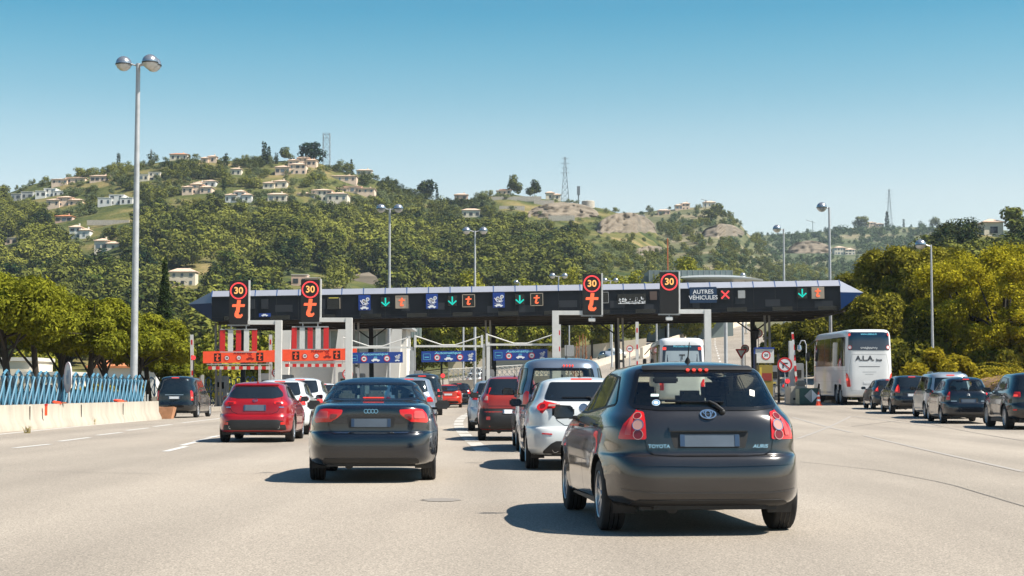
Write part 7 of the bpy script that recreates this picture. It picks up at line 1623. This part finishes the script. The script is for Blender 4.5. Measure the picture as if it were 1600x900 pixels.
def fA(x, y, v):
    nz = noise.noise((x / 55, y / 30, 0)); dark = (y > 325 + 18 * math.sin(x / 60) and x < 960 and y > 318 + (x - 560) * .10) or (x < 90 and y > 300)
    terr = (360 < x < 430 and 385 < y < 440) or (300 < x < 380 and 400 < y < 440) or (215 < x < 330 and 305 < y < 330) or (690 < x < 720 and 305 < y < 320) or (150 < x < 330 and 325 < y < 345)
    if terr and rg.random() < .80: return None
    if 255 < y < 345 and noise.noise((x / 70, y / 6.5, 9)) > .30 and rg.random() < .85: return None
    if x > 815 and y < 395 and rg.random() < .80: return None
    if x > 930 and rg.random() < .5: return None
    if x > 900 and y > 345: return ('olive', rg.uniform(2.5, 5)) if rg.random() < .75 else ('oak', rg.uniform(4, 8))
    if dark and y < 352 + 10 * math.sin(x / 45) and 330 < x < 900 and rg.random() < .8: return ('olive', rg.uniform(3.2, 5.5)) if rg.random() < .8 else ('oak', rg.uniform(5, 8))
    if dark:
        if nz < -.28 and rg.random() < .6: return 'olive', rg.uniform(3.5, 5.5)
        if rg.random() < .42: return None
        return ('oak' if nz > -.05 else 'pine'), rg.uniform(7.5, 14.5) * (1.05 if y > 380 else .85)
    if y < 300 or nz > .12: return ('oak', rg.uniform(4.5, 8)) if rg.random() < (.55 if nz > .12 else .28) else ('olive', rg.uniform(3, 5)) if rg.random() < .7 else None
    return ('olive', rg.uniform(3.5, 5.5)) if rg.random() < .85 else ('oak', rg.uniform(5, 8))
def fB(x, y, v):
    nz = noise.noise((x / 40, y / 22, 5)); 
    if nz < -.02 and rg.random() < .7: return None
    return ('oak', rg.uniform(4, 8)) if rg.random() < .4 else ('far', rg.uniform(3, 6))
def fC(x, y, v):
    nz = noise.noise((x / 50, y / 14, 8)); 
    if nz < -.08 and rg.random() < .6: return None
    return 'far', rg.uniform(4, 9)
def fD(x, y, v): return ('oak', rg.uniform(4, 7.5)) if rg.random() < .6 else ('pine', rg.uniform(4, 7))
scatter(hillA, 4600, -70, 1110, skyA, fA); scatter(hillA, 5600, -70, 1110, skyA, fA, vlo=.55); scatter(hillB, 3000, 930, 1420, skyB, fB); scatter(hillC, 3200, 1090, 1660, skyC, fC); scatter(hillD, 420, 1345, 1660, skyD, fD, 500)
for px_, yb, h, hl in ((185, 248, 9, hillA), (413, 257, 14, hillA), (420, 257, 11, hillA), (432, 255, 7, hillA), (660, 268, 10, hillA), (549, 262, 9, hillA), (664, 299, 11, hillA), (683, 306, 8, hillA), (353, 262, 9, hillA), (268, 272, 8, hillA), (350, 300, 8, hillA), (528, 318, 9, hillA), (1412, 352, 10, hillC), (1386, 356, 20, hillC)): cand.append((h * 2.6, 'cyp', h, hl.find(px_, yb)))
cand.append((99, 'oak', 17, hillA.find(487, 256))); cand.append((99, 'oak', 10, hillA.find(450, 248))); cand.append((99, 'pine', 13, hillA.find(668, 303))); cand.append((99, 'oak', 15, hillA.find(808, 298))); cand.append((99, 'oak', 13, hillA.find(830, 296))); cand.append((99, 'oak', 19, hillC.find(1345, 358))); cand.append((99, 'pine', 9.5, hillD.find(1585, 365))); cand.append((99, 'oak', 13, hillC.find(1460, 352)))
cand.append((99, 'oak', 14, hillB.find(1120, 340))); cand.append((99, 'oak', 12, hillB.find(1108, 345)))
cand.sort(key=lambda c: -c[0])
GR = {'oak': ('broadleaf_tree', 'dark rounded broadleaf tree in the woods covering the hillside', 'tree', 'dark trees on the hillside'), 'pine': ('hillside_pine', 'bushy green pine among the dark trees of the hillside', 'pine tree', 'pines on the hillside'), 'olive': ('olive_tree', 'grey-green olive tree on the terraced hillside', 'olive tree', 'olive trees on the terraces'), 'far': ('scrub_tree', 'small hazy scrub tree on the farther hills', 'tree', 'scrub trees on the farther hills'), 'cyp': ('cypress_tree', 'narrow dark cypress standing on the hillside', 'cypress', 'cypresses on the hillside')}
cnt = {}; rest = {}
for s, kind, h, p in cand:
    cnt[kind] = cnt.get(kind, 0) + 1; z = rg.uniform(0, 6.28); sx = h * rg.uniform(.95, 1.35) if kind != 'cyp' else h; n_ = len(HME[kind]); k = rg.randrange(n_)
    if cnt[kind] <= 295:
        nm, lb, ct, gp = GR[kind]; o = link(nm, HME[kind][k]); o.location = (p[0], p[1], p[2] - h * .06); o.rotation_euler.z = z; o.scale = (sx, sx, h); tag(o, lb, ct, gp)
    else: rest.setdefault((kind, HMV[kind][k][1].name), []).append((k, p, z, sx, h))
for (kind, mn), items in rest.items():
    A = []
    for k, p, z, sx, h in items:
        V = HMV[kind][k][0]; 
        if len(items) > 500: V = V.reshape(-1, 4, 3)[::2].reshape(-1, 3)
        c, s_ = math.cos(z), math.sin(z); X = V[:, 0] * sx; Y = V[:, 1] * sx; A.append(np.stack([X * c - Y * s_ + p[0], X * s_ + Y * c + p[1], V[:, 2] * h + p[2] - h * .06], 1))
    o = link('woodland', quadmesh('woodland', np.concatenate(A), bpy.data.materials[mn])); tag(o, {'oak': 'mass of smaller dark trees filling the hillside woods', 'pine': 'mass of smaller pines filling the hillside woods', 'olive': 'mass of smaller olive trees filling the terraces', 'far': 'hazy scrub covering the farther hills'}.get(kind, 'trees'), 'woodland', kind='stuff')
print('TREES', cnt, len(cand))

# ---------------------------------------------------------------- the air between here and the hills
hm = bpy.data.materials.new('haze_air'); hm.use_nodes = True; n = hm.node_tree; n.nodes.clear(); v = n.nodes.new('ShaderNodeVolumePrincipled'); v.inputs['Color'].default_value = (.72, .84, .95, 1); v.inputs['Density'].default_value = .000095; v.inputs['Anisotropy'].default_value = .3
ho = n.nodes.new('ShaderNodeOutputMaterial'); n.links.new(v.outputs[0], ho.inputs['Volume'])
q = MB(); q.box((0, 1330, 122), (5200, 3640, 264), hm); o = q.build('haze'); tag(o, kind='stuff')
